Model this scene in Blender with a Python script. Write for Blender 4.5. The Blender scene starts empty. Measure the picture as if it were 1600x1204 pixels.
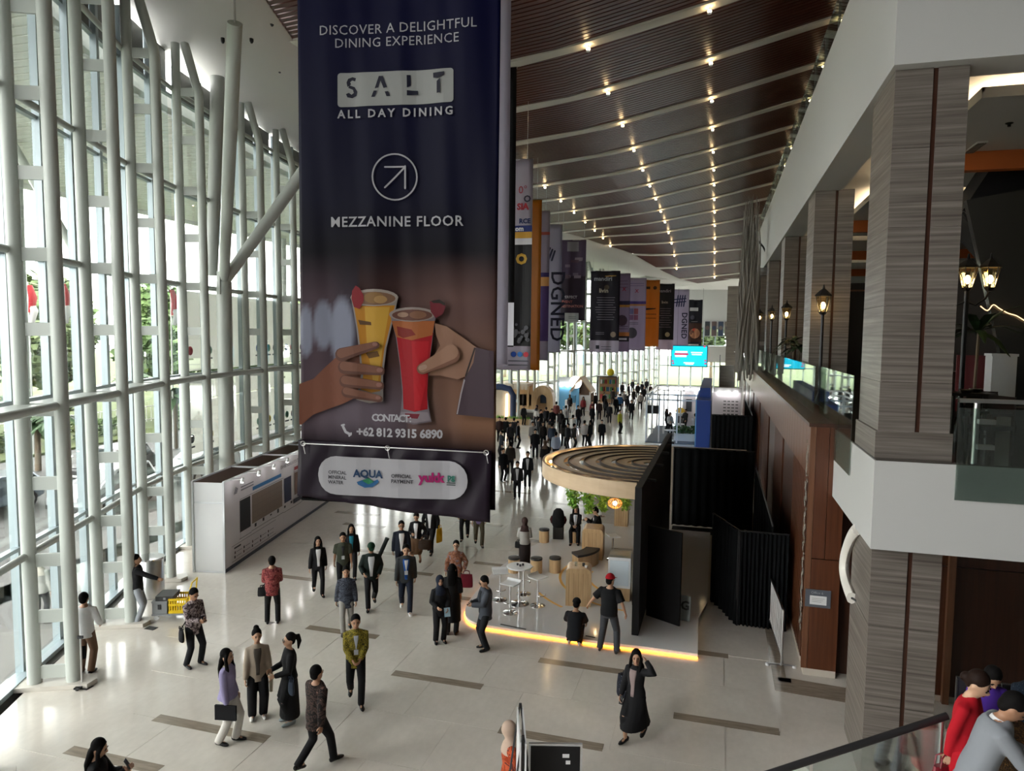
import bpy, bmesh, math, random
from mathutils import Vector, Matrix, Euler
random.seed(7)
SC = bpy.context.scene
COL = SC.collection
R_ = math.radians

# ------------------------------------------------------------------ camera
W, H, FPX, HC = 1600, 1204, 1110.0, 7.2
_p, _r, _y = R_(4.05), R_(0.74), R_(16.1)
_fw = Vector((-math.sin(_y)*math.cos(_p), math.cos(_y)*math.cos(_p), -math.sin(_p)))
_rt = Vector((math.cos(_y), math.sin(_y), 0)); _up = _rt.cross(_fw)
CR = math.cos(_r)*_rt + math.sin(_r)*_up
CU = -math.sin(_r)*_rt + math.cos(_r)*_up
CAMP = Vector((0, 0, HC))
cd = bpy.data.cameras.new('camera'); cd.sensor_fit = 'HORIZONTAL'; cd.sensor_width = 36; cd.lens = FPX/W*36
cd.clip_start = .05; cd.clip_end = 600
cam = bpy.data.objects.new('camera', cd); COL.objects.link(cam)
M3 = Matrix((CR, CU, -_fw)).transposed()
cam.matrix_world = Matrix.Translation(CAMP) @ M3.to_4x4()
SC.camera = cam

# ------------------------------------------------------------------ sky, exposure
wd = bpy.data.worlds.new('sky'); SC.world = wd; wd.use_nodes = True
nt = wd.node_tree; bg = nt.nodes['Background']
bg.inputs[0].default_value = (1.0, .985, .965, 1); bg.inputs[1].default_value = 3.0
SC.view_settings.view_transform = 'Standard'; SC.view_settings.look = 'None'
SC.view_settings.gamma = 1; SC.view_settings.use_curve_mapping = False
SC.view_settings.exposure = 1.85
SC.cycles.max_bounces = 10; SC.cycles.transparent_max_bounces = 24; SC.cycles.diffuse_bounces = 6
SC.cycles.glossy_bounces = 4; SC.cycles.sample_clamp_indirect = 6; SC.cycles.caustics_reflective = False
SC.cycles.caustics_refractive = False

# ------------------------------------------------------------------ pixel -> place
def ray(x, y): return _fw + CR*((x-800)/FPX) + CU*((602-y)/FPX)
def G(x, y, z=0.0):
    d = ray(x, y); return CAMP + d*((z-HC)/d.z)
def GX(x, y, X):
    d = ray(x, y); return CAMP + d*(X/d.x)
def GY(x, y, Y):
    d = ray(x, y); return CAMP + d*(Y/d.y)
def GD(x, y, dist):
    return CAMP + ray(x, y)*dist
def lerp(tab, t):
    if t <= tab[0][0]: return tab[0][1]
    for (a, va), (b, vb) in zip(tab, tab[1:]):
        if t <= b: return va+(vb-va)*(t-a)/(b-a)
    return tab[-1][1]
def face_to(p, deg=0):
    """world z-rotation of something whose front is -Y so that it looks at the camera, turned by deg"""
    return math.atan2(-p[0], p[1])*1.0 + R_(deg)

# ------------------------------------------------------------------ materials
MATS = {}
def nmat(name):
    m = bpy.data.materials.new(name); m.use_nodes = True
    return m, m.node_tree, m.node_tree.nodes['Principled BSDF']
def mat(name, c=None, rough=.6, metal=0., emit=0., spec=.5, alpha=1.):
    if name in MATS: return MATS[name]
    m, t, b = nmat(name)
    b.inputs['Base Color'].default_value = (*c, 1); b.inputs['Roughness'].default_value = rough
    b.inputs['Metallic'].default_value = metal; b.inputs['Specular IOR Level'].default_value = spec
    if emit:
        b.inputs['Emission Color'].default_value = (*c, 1); b.inputs['Emission Strength'].default_value = emit
    MATS[name] = m; return m
def nz(t, scale, coord='Object', stretch=(1, 1, 1), detail=4, rough=.55):
    tc = t.nodes.new('ShaderNodeTexCoord'); mp = t.nodes.new('ShaderNodeMapping'); mp.inputs['Scale'].default_value = stretch
    n = t.nodes.new('ShaderNodeTexNoise'); n.inputs['Scale'].default_value = scale; n.inputs['Detail'].default_value = detail
    n.inputs['Roughness'].default_value = rough
    t.links.new(tc.outputs[coord], mp.inputs[0]); t.links.new(mp.outputs[0], n.inputs['Vector']); return n
def ramp(t, src, stops, interp='LINEAR'):
    r = t.nodes.new('ShaderNodeValToRGB'); cr = r.color_ramp; cr.interpolation = interp
    while len(cr.elements) < len(stops): cr.elements.new(.5)
    for e, (p, c) in zip(cr.elements, stops): e.position = p; e.color = (*c, 1)
    t.links.new(src, r.inputs[0]); return r
def vmat(name, scale, stops, stretch=(1, 1, 1), rough=.6, spec=.5, coord='Object', bump=0., interp='LINEAR', metal=0., detail=4):
    if name in MATS: return MATS[name]
    m, t, b = nmat(name)
    n = nz(t, scale, coord, stretch, detail); r = ramp(t, n.outputs[0], stops, interp)
    t.links.new(r.outputs[0], b.inputs['Base Color']); b.inputs['Roughness'].default_value = rough
    b.inputs['Specular IOR Level'].default_value = spec; b.inputs['Metallic'].default_value = metal
    if bump:
        bp = t.nodes.new('ShaderNodeBump'); bp.inputs['Strength'].default_value = bump; bp.inputs['Distance'].default_value = .02
        t.links.new(n.outputs[0], bp.inputs['Height']); t.links.new(bp.outputs[0], b.inputs['Normal'])
    MATS[name] = m; return m
def glass_mat(name, tint=(.9, .96, .95), refl=.5, base=.04, rough=.02, k=.6):
    m = bpy.data.materials.new(name); m.use_nodes = True; t = m.node_tree; t.nodes.clear()
    o = t.nodes.new('ShaderNodeOutputMaterial'); mx = t.nodes.new('ShaderNodeMixShader')
    tr = t.nodes.new('ShaderNodeBsdfTransparent'); tr.inputs[0].default_value = (*tint, 1)
    gl = t.nodes.new('ShaderNodeBsdfGlossy'); gl.inputs['Roughness'].default_value = rough; gl.inputs[0].default_value = (.95, 1, .98, 1)
    lw = t.nodes.new('ShaderNodeLayerWeight'); lw.inputs[0].default_value = refl
    mr = t.nodes.new('ShaderNodeMath'); mr.operation = 'MULTIPLY_ADD'; mr.inputs[1].default_value = k; mr.inputs[2].default_value = base
    t.links.new(lw.outputs['Fresnel'], mr.inputs[0]); t.links.new(mr.outputs[0], mx.inputs[0])
    t.links.new(tr.outputs[0], mx.inputs[1]); t.links.new(gl.outputs[0], mx.inputs[2]); t.links.new(mx.outputs[0], o.inputs[0])
    MATS[name] = m; return m

# ------------------------------------------------------------------ mesh helpers
class MB:
    def __init__(s): s.v = []; s.f = []; s.m = []; s.cur = 0
    def add(s, vs, fs):
        k = len(s.v); s.v += [tuple(p) for p in vs]; s.f += [tuple(i+k for i in f) for f in fs]; s.m += [s.cur]*len(fs); return s
    def box(s, a, b, M=None):
        (x0, y0, z0), (x1, y1, z1) = a, b
        vs = [Vector(p) for p in ((x0,y0,z0),(x1,y0,z0),(x1,y1,z0),(x0,y1,z0),(x0,y0,z1),(x1,y0,z1),(x1,y1,z1),(x0,y1,z1))]
        if M is not None: vs = [M @ p for p in vs]
        return s.add(vs, [(0,3,2,1),(4,5,6,7),(0,1,5,4),(1,2,6,5),(2,3,7,6),(3,0,4,7)])
    def cbox(s, c, d, M=None):
        return s.box([c[i]-d[i]/2 for i in range(3)], [c[i]+d[i]/2 for i in range(3)], M)
    def loft(s, pts, rad, n=10, cap=True, ref=None, ph=0.):
        pts = [Vector(p) for p in pts]; N = len(pts); k = len(s.v); rings = []
        t0 = (pts[1]-pts[0]).normalized()
        u = Vector(ref) if ref is not None else (Vector((1, 0, 0)) if abs(t0.x) < .9 else Vector((0, 1, 0)))
        vs = []
        for i in range(N):
            t = (pts[min(i+1, N-1)]-pts[max(i-1, 0)])
            t = t.normalized() if t.length > 1e-9 else t0
            u = (u-t*u.dot(t)); u = u.normalized() if u.length > 1e-6 else t.orthogonal().normalized(); w = t.cross(u)
            r = rad[i] if isinstance(rad, (list, tuple)) else rad
            rx, ry = (r if isinstance(r, (list, tuple)) else (r, r))
            for j in range(n):
                a = 2*math.pi*j/n+ph; vs.append(pts[i]+u*(rx*math.cos(a))+w*(ry*math.sin(a)))
        fs = [(i*n+j, i*n+(j+1) % n, (i+1)*n+(j+1) % n, (i+1)*n+j) for i in range(N-1) for j in range(n)]
        if cap: fs += [tuple(range(n-1, -1, -1)), tuple((N-1)*n+j for j in range(n))]
        return s.add(vs, fs)
    def cyl(s, a, b, r, n=12, r2=None): return s.loft([a, b], [r, r if r2 is None else r2], n)
    def ell(s, c, r, n=12, m=8, M=None):
        c = Vector(c); vs = []; fs = []
        for i in range(1, m):
            th = math.pi*i/m
            for j in range(n):
                a = 2*math.pi*j/n; p = Vector((r[0]*math.sin(th)*math.cos(a), r[1]*math.sin(th)*math.sin(a), r[2]*math.cos(th)))
                if M is not None: p = M @ p
                vs.append(c+p)
        top, bot = Vector((0, 0, r[2])), Vector((0, 0, -r[2]))
        if M is not None: top = M @ top; bot = M @ bot
        k = len(vs); vs += [c+top, c+bot]
        for i in range(m-2):
            for j in range(n): fs.append((i*n+j, (i+1)*n+j, (i+1)*n+(j+1) % n, i*n+(j+1) % n))
        for j in range(n): fs.append((k, j, (j+1) % n)); fs.append((k+1, (m-2)*n+(j+1) % n, (m-2)*n+j))
        return s.add(vs, fs)
    def prism(s, poly, z0, z1):
        n = len(poly); vs = [(p[0], p[1], z0) for p in poly]+[(p[0], p[1], z1) for p in poly]
        ar = sum(poly[i][0]*poly[(i+1) % n][1]-poly[(i+1) % n][0]*poly[i][1] for i in range(n))
        fs = [tuple(range(n-1, -1, -1)), tuple(range(n, 2*n))]+[(i, (i+1) % n, n+(i+1) % n, n+i) for i in range(n)]
        if ar < 0: fs = [tuple(reversed(f)) for f in fs]
        return s.add(vs, fs)
    def extr(s, poly, M, d):
        """polygon in local xy, extruded along local z by d, placed by M"""
        k = len(s.v); q = MB().prism(poly, 0, d); return s.add([M @ Vector(p) for p in q.v], q.f)
    def lathe(s, prof, n=16, c=(0, 0, 0)):
        vs = []; m = len(prof)
        for r, z in prof:
            for j in range(n):
                a = 2*math.pi*j/n; vs.append((c[0]+r*math.cos(a), c[1]+r*math.sin(a), c[2]+z))
        fs = [(i*n+j, i*n+(j+1) % n, (i+1)*n+(j+1) % n, (i+1)*n+j) for i in range(m-1) for j in range(n)]
        fs += [tuple(range(n-1, -1, -1)), tuple((m-1)*n+j for j in range(n))]
        return s.add(vs, fs)
    def torus(s, c, R, r, n=24, m=8, M=None, a0=0, a1=2*math.pi):
        full = abs(a1-a0-2*math.pi) < 1e-6; pts = []
        N = n if full else n+1; vs = []; c = Vector(c)
        for i in range(N):
            a = a0+(a1-a0)*i/n
            for j in range(m):
                b = 2*math.pi*j/m; p = Vector(((R+r*math.cos(b))*math.cos(a), (R+r*math.cos(b))*math.sin(a), r*math.sin(b)))
                vs.append(c+(M @ p if M is not None else p))
        fs = [(i*m+j, ((i+1) % N)*m+j, ((i+1) % N)*m+(j+1) % m, i*m+(j+1) % m) for i in range(N if full else N-1) for j in range(m)]
        return s.add(vs, fs)
    def mesh(s, name, mats, smooth=False):
        me = bpy.data.meshes.new(name); me.from_pydata(s.v, [], s.f)
        for m in (mats if isinstance(mats, (list, tuple)) else [mats]): me.materials.append(m)
        if len(set(s.m)) > 1: me.polygons.foreach_set('material_index', s.m)
        if smooth: me.polygons.foreach_set('use_smooth', [True]*len(me.polygons))
        me.update()
        if smooth: me.set_sharp_from_angle(angle=.9)
        return me
    def build(s, name, mats, parent=None, smooth=False, M=None):
        return link(name, s.mesh(name, mats, smooth), parent, M)
def link(name, me, parent=None, M=None):
    o = bpy.data.objects.new(name, me); COL.objects.link(o)
    if parent is not None: o.parent = parent
    if M is not None: o.matrix_local = M
    return o
def tag(o, label=None, cat=None, group=None, kind=None):
    if label: o['label'] = label
    if cat: o['category'] = cat
    if group: o['group'] = group
    if kind: o['kind'] = kind
    return o
def empty(name, loc=(0, 0, 0), rz=0., label=None, cat=None, group=None, kind=None, parent=None):
    o = bpy.data.objects.new(name, None); COL.objects.link(o); o.location = loc; o.rotation_euler = (0, 0, rz)
    o.empty_display_size = .1
    if parent is not None: o.parent = parent
    return tag(o, label, cat, group, kind)
def kids(o): return [c for c in o.children]
def dup(root, loc=None, rz=None, label=None, parent=None, par_of=None):
    r = root.copy(); COL.objects.link(r)
    if loc is not None: r.location = loc
    if rz is not None: r.rotation_euler = (0, 0, rz)
    if label: r['label'] = label
    if parent is not None: r.parent = parent
    for ch in (par_of or CH)(root):
        c = dup(ch, par_of=par_of); c.parent = r; c.matrix_parent_inverse = ch.matrix_parent_inverse
    return r
def CH(o):
    return [c for c in bpy.data.objects if c.parent == o]
def T(x, y, z): return Matrix.Translation((x, y, z))
def RZ(a): return Matrix.Rotation(a, 4, 'Z')
def RX(a): return Matrix.Rotation(a, 4, 'X')
def RY(a): return Matrix.Rotation(a, 4, 'Y')
def SCL(x, y, z): return Matrix.Diagonal((x, y, z, 1))
UNIT = {}
def unit_box(m):
    k = ('box', m.name)
    if k not in UNIT: UNIT[k] = MB().box((-.5, -.5, -.5), (.5, .5, .5)).mesh('unit_box', m)
    return UNIT[k]
def bx(name, a, b, m, parent=None):
    return MB().box(a, b).build(name, m, parent)
S2 = bpy.data.scenes.new('workbench')      # scratch scene for evaluating lettering and remeshed figures; removed at the end
FONTCACHE = {}
def text_mesh(txt, size=1., align='CENTER', bold=0., spacing=1., extr=0.):
    k = (txt, size, align, bold, spacing, extr)
    if k in FONTCACHE: return FONTCACHE[k]
    c = bpy.data.curves.new('lettering', 'FONT'); c.body = txt; c.size = size; c.align_x = align; c.offset = bold; c.space_character = spacing
    c.resolution_u = 2; c.extrude = extr; c.fill_mode = 'FRONT'
    o = bpy.data.objects.new('lettering', c); S2.collection.objects.link(o)
    S2.view_layers[0].update()
    ev = o.evaluated_get(S2.view_layers[0].depsgraph); me = ev.to_mesh()
    vs = [v.co.copy() for v in me.vertices]; fs = [tuple(p.vertices) for p in me.polygons]
    ev.to_mesh_clear(); bpy.data.objects.remove(o); bpy.data.curves.remove(c)
    FONTCACHE[k] = (vs, fs); return FONTCACHE[k]
def words(name, txt, size, M, m, parent=None, align='CENTER', bold=0., spacing=1., warp=None):
    vs, fs = text_mesh(txt, size, align, bold, spacing)
    if not vs: return None
    me = bpy.data.meshes.new(name); me.from_pydata([(warp(v) if warp else v)[:] for v in vs], [], fs); me.materials.append(m); me.update()
    return link(name, me, parent, M)
# ================================================================== surface materials
WHITE = mat('white_paint', (.54, .55, .54), .55)
SOFFIT = mat('soffit_paint', (.70, .70, .67), .6)
STEEL = mat('truss_paint', (.44, .47, .44), .38)
GREYP = mat('grey_cladding', (.16, .165, .16), .5)
MULL = mat('mullion_metal', (.36, .43, .46), .35, .2)
DARKM = mat('dark_metal', (.03, .03, .032), .4, .6)
CHROME = mat('chrome', (.75, .75, .76), .12, 1.)
BRUSH = mat('brushed_steel', (.6, .6, .6), .3, 1.)
BLACKP = mat('black_panel', (.006, .006, .007), .55, spec=.3)
BLACKC = vmat('black_curtain_cloth', 3, [(0, (.004, .005, .006)), (1, (.010, .011, .012))], (8, 8, .3), .9, .1)
LEDW = mat('warm_led', (1., .33, .03), .5, emit=2.6)
LAMPW = mat('lamp_glow', (1., .70, .36), .5, emit=13)
LAMPC = mat('lamp_cool', (1., .98, .95), .5, emit=22)
COVE = mat('cove_glow', (1., .76, .48), .5, emit=9)
FLOORM = None
def _floor():
    m, t, b = nmat('cream_marble')
    n = nz(t, .9, 'Object', (1, 1, 1), 8); n2 = nz(t, 9, 'Object', (1, .6, 1), 6)
    r = ramp(t, n.outputs[0], [(.2, (.60, .56, .50)), (.55, (.67, .63, .57)), (.85, (.72, .68, .62))])
    r2 = ramp(t, n2.outputs[0], [(.3, (.93, .93, .93)), (.7, (1, 1, 1))])
    mx = t.nodes.new('ShaderNodeMix'); mx.data_type = 'RGBA'; mx.blend_type = 'MULTIPLY'; mx.inputs[0].default_value = 1
    t.links.new(r.outputs[0], mx.inputs[6]); t.links.new(r2.outputs[0], mx.inputs[7]); t.links.new(mx.outputs[2], b.inputs['Base Color'])
    b.inputs['Roughness'].default_value = .13; b.inputs['Specular IOR Level'].default_value = .55
    MATS['cream_marble'] = m; return m
FLOORM = _floor()
BROWNST = vmat('brown_marble', 2.5, [(.25, (.20, .165, .125)), (.5, (.27, .225, .175)), (.75, (.33, .28, .22))], (1, 6, 1), .18)
STONE = None
def _stone(name, lo, mid, hi):
    m, t, b = nmat(name)
    n = nz(t, 1.4, 'Object', (.25, .25, 14), 6, .6); n2 = nz(t, 1.2, 'Object', (.5, .5, 3), 3)
    r = ramp(t, n.outputs[0], [(.32, lo), (.5, mid), (.68, hi)])
    r2 = ramp(t, n2.outputs[0], [(.3, (.82, .81, .80)), (.7, (1, 1, 1))])
    mx = t.nodes.new('ShaderNodeMix'); mx.data_type = 'RGBA'; mx.blend_type = 'MULTIPLY'; mx.inputs[0].default_value = 1
    t.links.new(r.outputs[0], mx.inputs[6]); t.links.new(r2.outputs[0], mx.inputs[7]); t.links.new(mx.outputs[2], b.inputs['Base Color'])
    b.inputs['Roughness'].default_value = .42; MATS[name] = m; return m
STONE = _stone('banded_travertine', (.092, .078, .066), (.172, .152, .133), (.27, .245, .22))
def wood(name, lo, hi, scale=2., stretch=(14, 14, .5), rough=.35):
    return vmat(name, scale, [(.3, lo), (.7, hi)], stretch, rough, detail=6)
SLATW = wood('ceiling_slat_wood', (.068, .015, .009), (.108, .028, .017), 2, (.4, 10, 10), .36)
REDWOOD = wood('red_brown_veneer', (.068, .021, .009), (.12, .04, .017), 1.6, (9, 9, .35), .33)
REDWOOD2 = wood('brown_veneer_strip', (.115, .046, .021), (.18, .078, .04), 1.6, (9, 9, .35), .35)
DARKWOOD = wood('dark_brown_veneer', (.035, .012, .006), (.06, .02, .010), 1.6, (9, 9, .35), .35)
OAK = wood('light_oak', (.42, .27, .13), (.58, .40, .22), 2.2, (6, 6, .6), .4)
OAKH = wood('light_oak_across', (.42, .27, .13), (.58, .40, .22), 2.2, (.6, 6, 6), .4)
GLASS = glass_mat('facade_glass', (.95, .965, .955), .2, .0, .01, .25)
BALGLASS = glass_mat('balustrade_glass', (.84, .91, .88), .5, .10)
CLEARG = glass_mat('clear_glass', (.92, .95, .95), .4, .04)

# ================================================================== wall line of the glass facade
CTRL = [(-2.5, -8), (-5.2, -3), (-7.9, 2), (-10.4, 6.9), (-12.39, 11.0), (-13.62, 13.74), (-15.02, 16.66), (-16.02, 19.59), (-16.95, 24.0), (-17.5, 27),
        (-18.4, 35), (-18.4, 45), (-17.3, 56), (-15.2, 67), (-13.0, 76), (-10.4, 90), (-7.4, 104)]
def cr(p0, p1, p2, p3, t):
    return tuple(.5*((2*b)+(-a+c)*t+(2*a-5*b+4*c-d)*t*t+(-a+3*b-3*c+d)*t**3) for a, b, c, d in zip(p0, p1, p2, p3))
LINE = []
for i in range(len(CTRL)-1):
    a = CTRL[max(i-1, 0)]; d = CTRL[min(i+2, len(CTRL)-1)]
    for k in range(20): LINE.append(cr(a, CTRL[i], CTRL[i+1], d, k/20))
LINE.append(CTRL[-1])
def XG(Y): return lerp([(p[1], p[0]) for p in LINE], Y)
def ZTOP(Y): return lerp([(-10, 16.5), (18, 16.45), (24, 15.9), (29, 15.7), (66, 15.8), (104, 13.2)], Y)
LEAN = .02
# truss positions: measured ones, then every 3.15 m along the curve
import bisect
acc = [0]
for a, b in zip(LINE, LINE[1:]): acc.append(acc[-1]+math.hypot(b[0]-a[0], b[1]-a[1]))
def at_s(s):
    i = min(max(bisect.bisect(acc, s)-1, 0), len(LINE)-2); f = (s-acc[i])/(acc[i+1]-acc[i])
    return (LINE[i][0]+(LINE[i+1][0]-LINE[i][0])*f, LINE[i][1]+(LINE[i+1][1]-LINE[i][1])*f)
def s_of(Y):
    for i in range(len(LINE)-1):
        if LINE[i][1] <= Y <= LINE[i+1][1]:
            return acc[i]+(acc[i+1]-acc[i])*(Y-LINE[i][1])/(LINE[i+1][1]-LINE[i][1])
SS = [s_of(y) for y in (1.9, 5.0, 8.1, 11.0, 13.74, 16.66, 19.59, 24.0, 27.0)]
s = SS[-1]+3.3
while s < acc[-1]-.5: SS.append(s); s += 3.3 if s < s_of(60) else 4.4
def frame(s):
    p = at_s(s); a = at_s(max(s-.4, 0)); b = at_s(min(s+.4, acc[-1]-.001))
    t = Vector((b[0]-a[0], b[1]-a[1], 0)).normalized(); n = Vector((-t.y, t.x, 0))
    if n.x > 0: n = -n
    return Vector((p[0], p[1], 0)), t, n
LEV = [2.7, 5.7, 8.72, 11.8, 14.9]

floor = empty('floor', kind='structure')
# base slab: everything inside the facade
poly = [(p[0]-.9, p[1]) for p in LINE]+[(30, 104), (30, -8)]
MB().prism(poly, -.3, -.006).build('floor_slab', FLOORM, floor)
TX, TY = 1.95, 1.5
tile_me = MB().box((.004, .004, -.006), (TX-.004, TY-.004, 0)).mesh('tile', FLOORM)
for j in range(17):
    y0 = 7.45+j*TY+.0
    off = -.62 if j % 2 == 0 else .35
    for i in range(-10, 2):
        x0 = off+i*TX
        if x0 < XG(y0+.7)+.2 or x0+TX > 1.62: continue
        o = link('tile', tile_me, floor); o.location = (x0, y0, 0)
        if (i*7+j*3) % 5 == 0: o.location = (x0, y0, -.0012)
def stripe(x0, x1, y, w=.24):
    MB().box((x0, y-w/2, -.004), (x1, y+w/2, .0025)).build('stone_inlay', BROWNST, floor)
for a in ((-6.42, -4.42, 13.4), (-3.6, -1.7, 14.93), (-.59, 1.31, 13.46), (-3.62, -1.71, 11.99), (-9.85, -7.45, 10.46), (-10.5, -8.6, 9.18),
          (-9.45, -7.55, 14.92), (-1.6, .45, 16.42), (-13.4, -11.7, 23.7), (-14.6, -12.7, 25.2), (-12.9, -11.1, 17.9), (-6.6, -4.7, 17.9),
          (-9.9, -8, 19.4), (-7.2, -5.3, 20.9), (-11.4, -9.5, 20.9), (-6.5, -4.6, 23.8), (-9.5, -7.6, 25.3), (-6.6, -4.7, 29.5), (-10, -8, 31), (-7.5, -5.5, 34)):
    stripe(*a, w=.24 if a[2] < 22 else .3)
for px_, py_ in ((133, 1073), (236, 981), (1226, 1062)):
    g_ = G(px_, py_); MB().box((g_.x-.13, g_.y-.09, -.002), (g_.x+.13, g_.y+.09, .004)).build('floor_grille', DARKM, floor)
# brown border along the timber wall
MB().prism([(1.35, 15.1), (1.62, 15.1), (1.62, 60), (1.35, 60)], -.003, .003).build('stone_inlay', BROWNST, floor)
MB().prism([(1.36, 15.08), (3.2, 14.95), (3.2, 15.6), (1.36, 15.75)], -.003, .004).build('stone_inlay', BROWNST, floor)

# ------------------------------------------------------------------ glass facade
wl = empty('wall_left', kind='structure')
def column_mesh(kink, h=16.2, r=.135, n=14):
    pts = [(0, 0, 0), (0, 0, h-1.75), (0, 0, h-1.45), (0, 0, h)] if not kink else [(0, 0, 0), (0, 0, h-1.75), (0.02, 0, h-1.5), (.42, 0, h)]
    return MB().loft(pts, [r]*4, n, ref=(0, 1, 0)).mesh('truss_column', STEEL, True)
COLK, COLS = column_mesh(True), column_mesh(False)
RUNG = MB().box((0, -.03, -.13), (.72, .03, .13)).mesh('truss_rung', STEEL)
PANE = MB().box((-.5, -.006, -.5), (.5, .006, .5)).mesh('glass_pane', GLASS)
FOOT = MB().prism([(-.35, -.24), (1.35, -.24), (1.35, .24), (-.35, .24), (-.45, 0)], 0, .09).mesh('truss_foot', mat('plinth_stone', (.55, .52, .47), .4))
def mat_from(x, y, z, o): return Matrix(((x.x, y.x, z.x, o.x), (x.y, y.y, z.y, o.y), (x.z, y.z, z.z, o.z), (0, 0, 0, 1)))
ZUP = Vector((0, 0, 1))
fr = [frame(s) for s in SS]
FARR, FARP = MB(), MB()
for k, (p, t, n) in enumerate(fr):
    zt = ZTOP(p.y); sc = zt/16.2
    M = mat_from(n, ZUP.cross(n), ZUP+n*LEAN, p)
    link('truss_column', COLK, wl, M @ SCL(1, 1, sc)); link('truss_column', COLS, wl, M @ T(.72, 0, 0) @ SCL(1, 1, sc))
    link('truss_foot', FOOT, wl, M)
    zs = [.3, 1.45, 2.6, 4.15, 5.62, 7.2, 8.65, 10.2, 11.7, 13.3, 14.8]
    for z in zs:
        if z*1.0 < zt-1.2:
            if p.y < 66: link('truss_rung', RUNG, wl, M @ T(0, 0, z))
            else: FARR.box((0, -.03, z-.13), (.72, .03, z+.13), M)
def beam_between(name, a, b, w, h, m, parent):
    d = b-a; L = d.length; t = d.normalized(); u = ZUP.cross(t).normalized(); v = t.cross(u)
    return link(name, unit_box(m), parent, mat_from(t, u, v, (a+b)/2) @ SCL(L, w, h))
TUBE = MB().cyl((-.5, 0, 0), (.5, 0, 0), 1., 10).mesh('rail_tube', STEEL, True)
def tube_between(name, a, b, r, parent, me=None):
    d = b-a; L = d.length; t = d.normalized(); u = (ZUP if abs(t.z) < .9 else Vector((1, 0, 0))).cross(t).normalized(); v = t.cross(u)
    return link(name, me or TUBE, parent, mat_from(t, u, v, (a+b)/2) @ SCL(L, r, r))
for k in range(len(fr)-1):
    (p, t, n), (q, t2, n2) = fr[k], fr[k+1]
    zt = min(ZTOP(p.y), ZTOP(q.y))
    ga, gb = p+n*1.15, q+n2*1.15
    oa, ob = p+n*.72, q+n2*.72
    gt = (gb-ga).normalized(); gn = Vector((gt.y, -gt.x, 0))
    wide = (q-p).length > 4.2
    lev = [0.05]+[z for z in LEV if z < zt-.6]+[zt+.05]
    nm = 3 if wide and p.y < 40 else 2
    # mullions: (two per bay)
    for i in range(nm):
        f = (i+.5)/nm if nm == 2 else i/3+.17
        f = (.2, .72)[i] if nm == 2 else f
        m = ga+(gb-ga)*f
        beam = link('mullion', unit_box(MULL), wl, mat_from(gt, gn, ZUP+n*LEAN, m+ZUP*(zt/2)+n*(LEAN*zt/2)) @ SCL(.17, .16, zt))
    fs = ([0, .2, .72, 1] if nm == 2 else [0, .17, .5, .837, 1])
    for a, b in zip(lev, lev[1:]):
        # one pane between neighbouring mullions
        for f0, f1 in ([(.2, .72), (.72, 1.2)] if nm == 2 else [(.17, .5), (.5, .837), (.837, 1.2)]):
            c = ga+(gb-ga)*((f0+f1)/2)
            Mp = mat_from(gt, gn, ZUP+n*LEAN, c+(ZUP+n*LEAN)*((a+b)/2)) @ SCL((gb-ga).length*(f1-f0)-.1, 1, b-a-.05)
            if p.y < 2.5 or a > 14: link('spandrel_panel', unit_box(GREYP), wl, Mp @ SCL(1, .012, 1))  # nearest bay, out of view, made opaque to cut light on front faces
            elif p.y < 62: link('glass_pane', PANE, wl, Mp)
            else: FARP.box((-.5, -.006, -.5), (.5, .006, .5), Mp)
    for z in [zz for zz in LEV if zz < zt-.6]:
        beam_between('transom', ga+ZUP*z+n*LEAN*z, gb+ZUP*z+n2*LEAN*z, .14, .08, MULL, wl)
        p_, q_ = p+n*LEAN*z, q+n2*LEAN*z
        if abs(z-5.7) < .1:
            tube_between('rail_tube', p_+ZUP*z, q_+ZUP*z, .085, wl)
            beam_between('ledge', p_+n*.5+ZUP*z, q_+n2*.5+ZUP*z, .5, .05, STEEL, wl)
        else:
            tube_between('rail_tube', oa+ZUP*z+n*LEAN*z, ob+ZUP*z+n2*LEAN*z, .075, wl)
    beam_between('sill', ga+ZUP*.05, gb+ZUP*.05, .3, .1, MULL, wl)

tag(FARR.build('truss_rung', STEEL, wl), kind='stuff'); tag(FARP.build('glass_pane', GLASS, wl), kind='stuff')
# big raking mast, diagonal and post between two trusses
mast = empty('roof_mast', kind='structure', parent=None)
mast.name = 'trim_1'
pb = G(352, 780); dm = (at_s((SS[6]+SS[7])/2)); pb = Vector((dm[0]+.25, dm[1]+.1, 0))
tdir = (pb-CAMP); dist = math.hypot(pb.x, pb.y)
def on_plan(x, y, P):   # the point seen at pixel x,y standing on the vertical line nearest to plan point P
    d = ray(x, y); tt = (d.x*P.x+d.y*P.y)/(d.x*d.x+d.y*d.y); return CAMP+d*tt
kn = on_plan(350, 440, pb)
TUBEB = mat('mast_paint', (.40, .42, .40), .35)
MB().loft([(kn.x, kn.y, 0), (kn.x, kn.y, kn.z)], [.26, .26], 18).build('post', STEEL, mast, True)
top = CAMP+ray(367, 36)*((15.55-HC)/ray(367, 36).z)
MB().loft([kn, kn.lerp(top, .5), top], [.17, .2, .2], 18).build('raking_tube', STEEL, mast, True)
MB().loft([top, top+Vector((0, 0, .75))], [.03, .03], 8).build('pin', BRUSH, mast, True)
dg = on_plan(500, 232, pb+Vector((2.2, 0, 0)))
MB().loft([kn, dg], [.19, .22], 18).build('raking_tube', TUBEB, mast, True)
MB().loft([dg, dg+(dg-kn).normalized()*2.5], [.04, .04], 8).build('pin', BRUSH, mast, True)
MB().box((kn.x-.06, kn.y-.3, kn.z-.45), (kn.x+.06, kn.y+.3, kn.z+.35)).build('gusset_plate', STEEL, mast)
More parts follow.
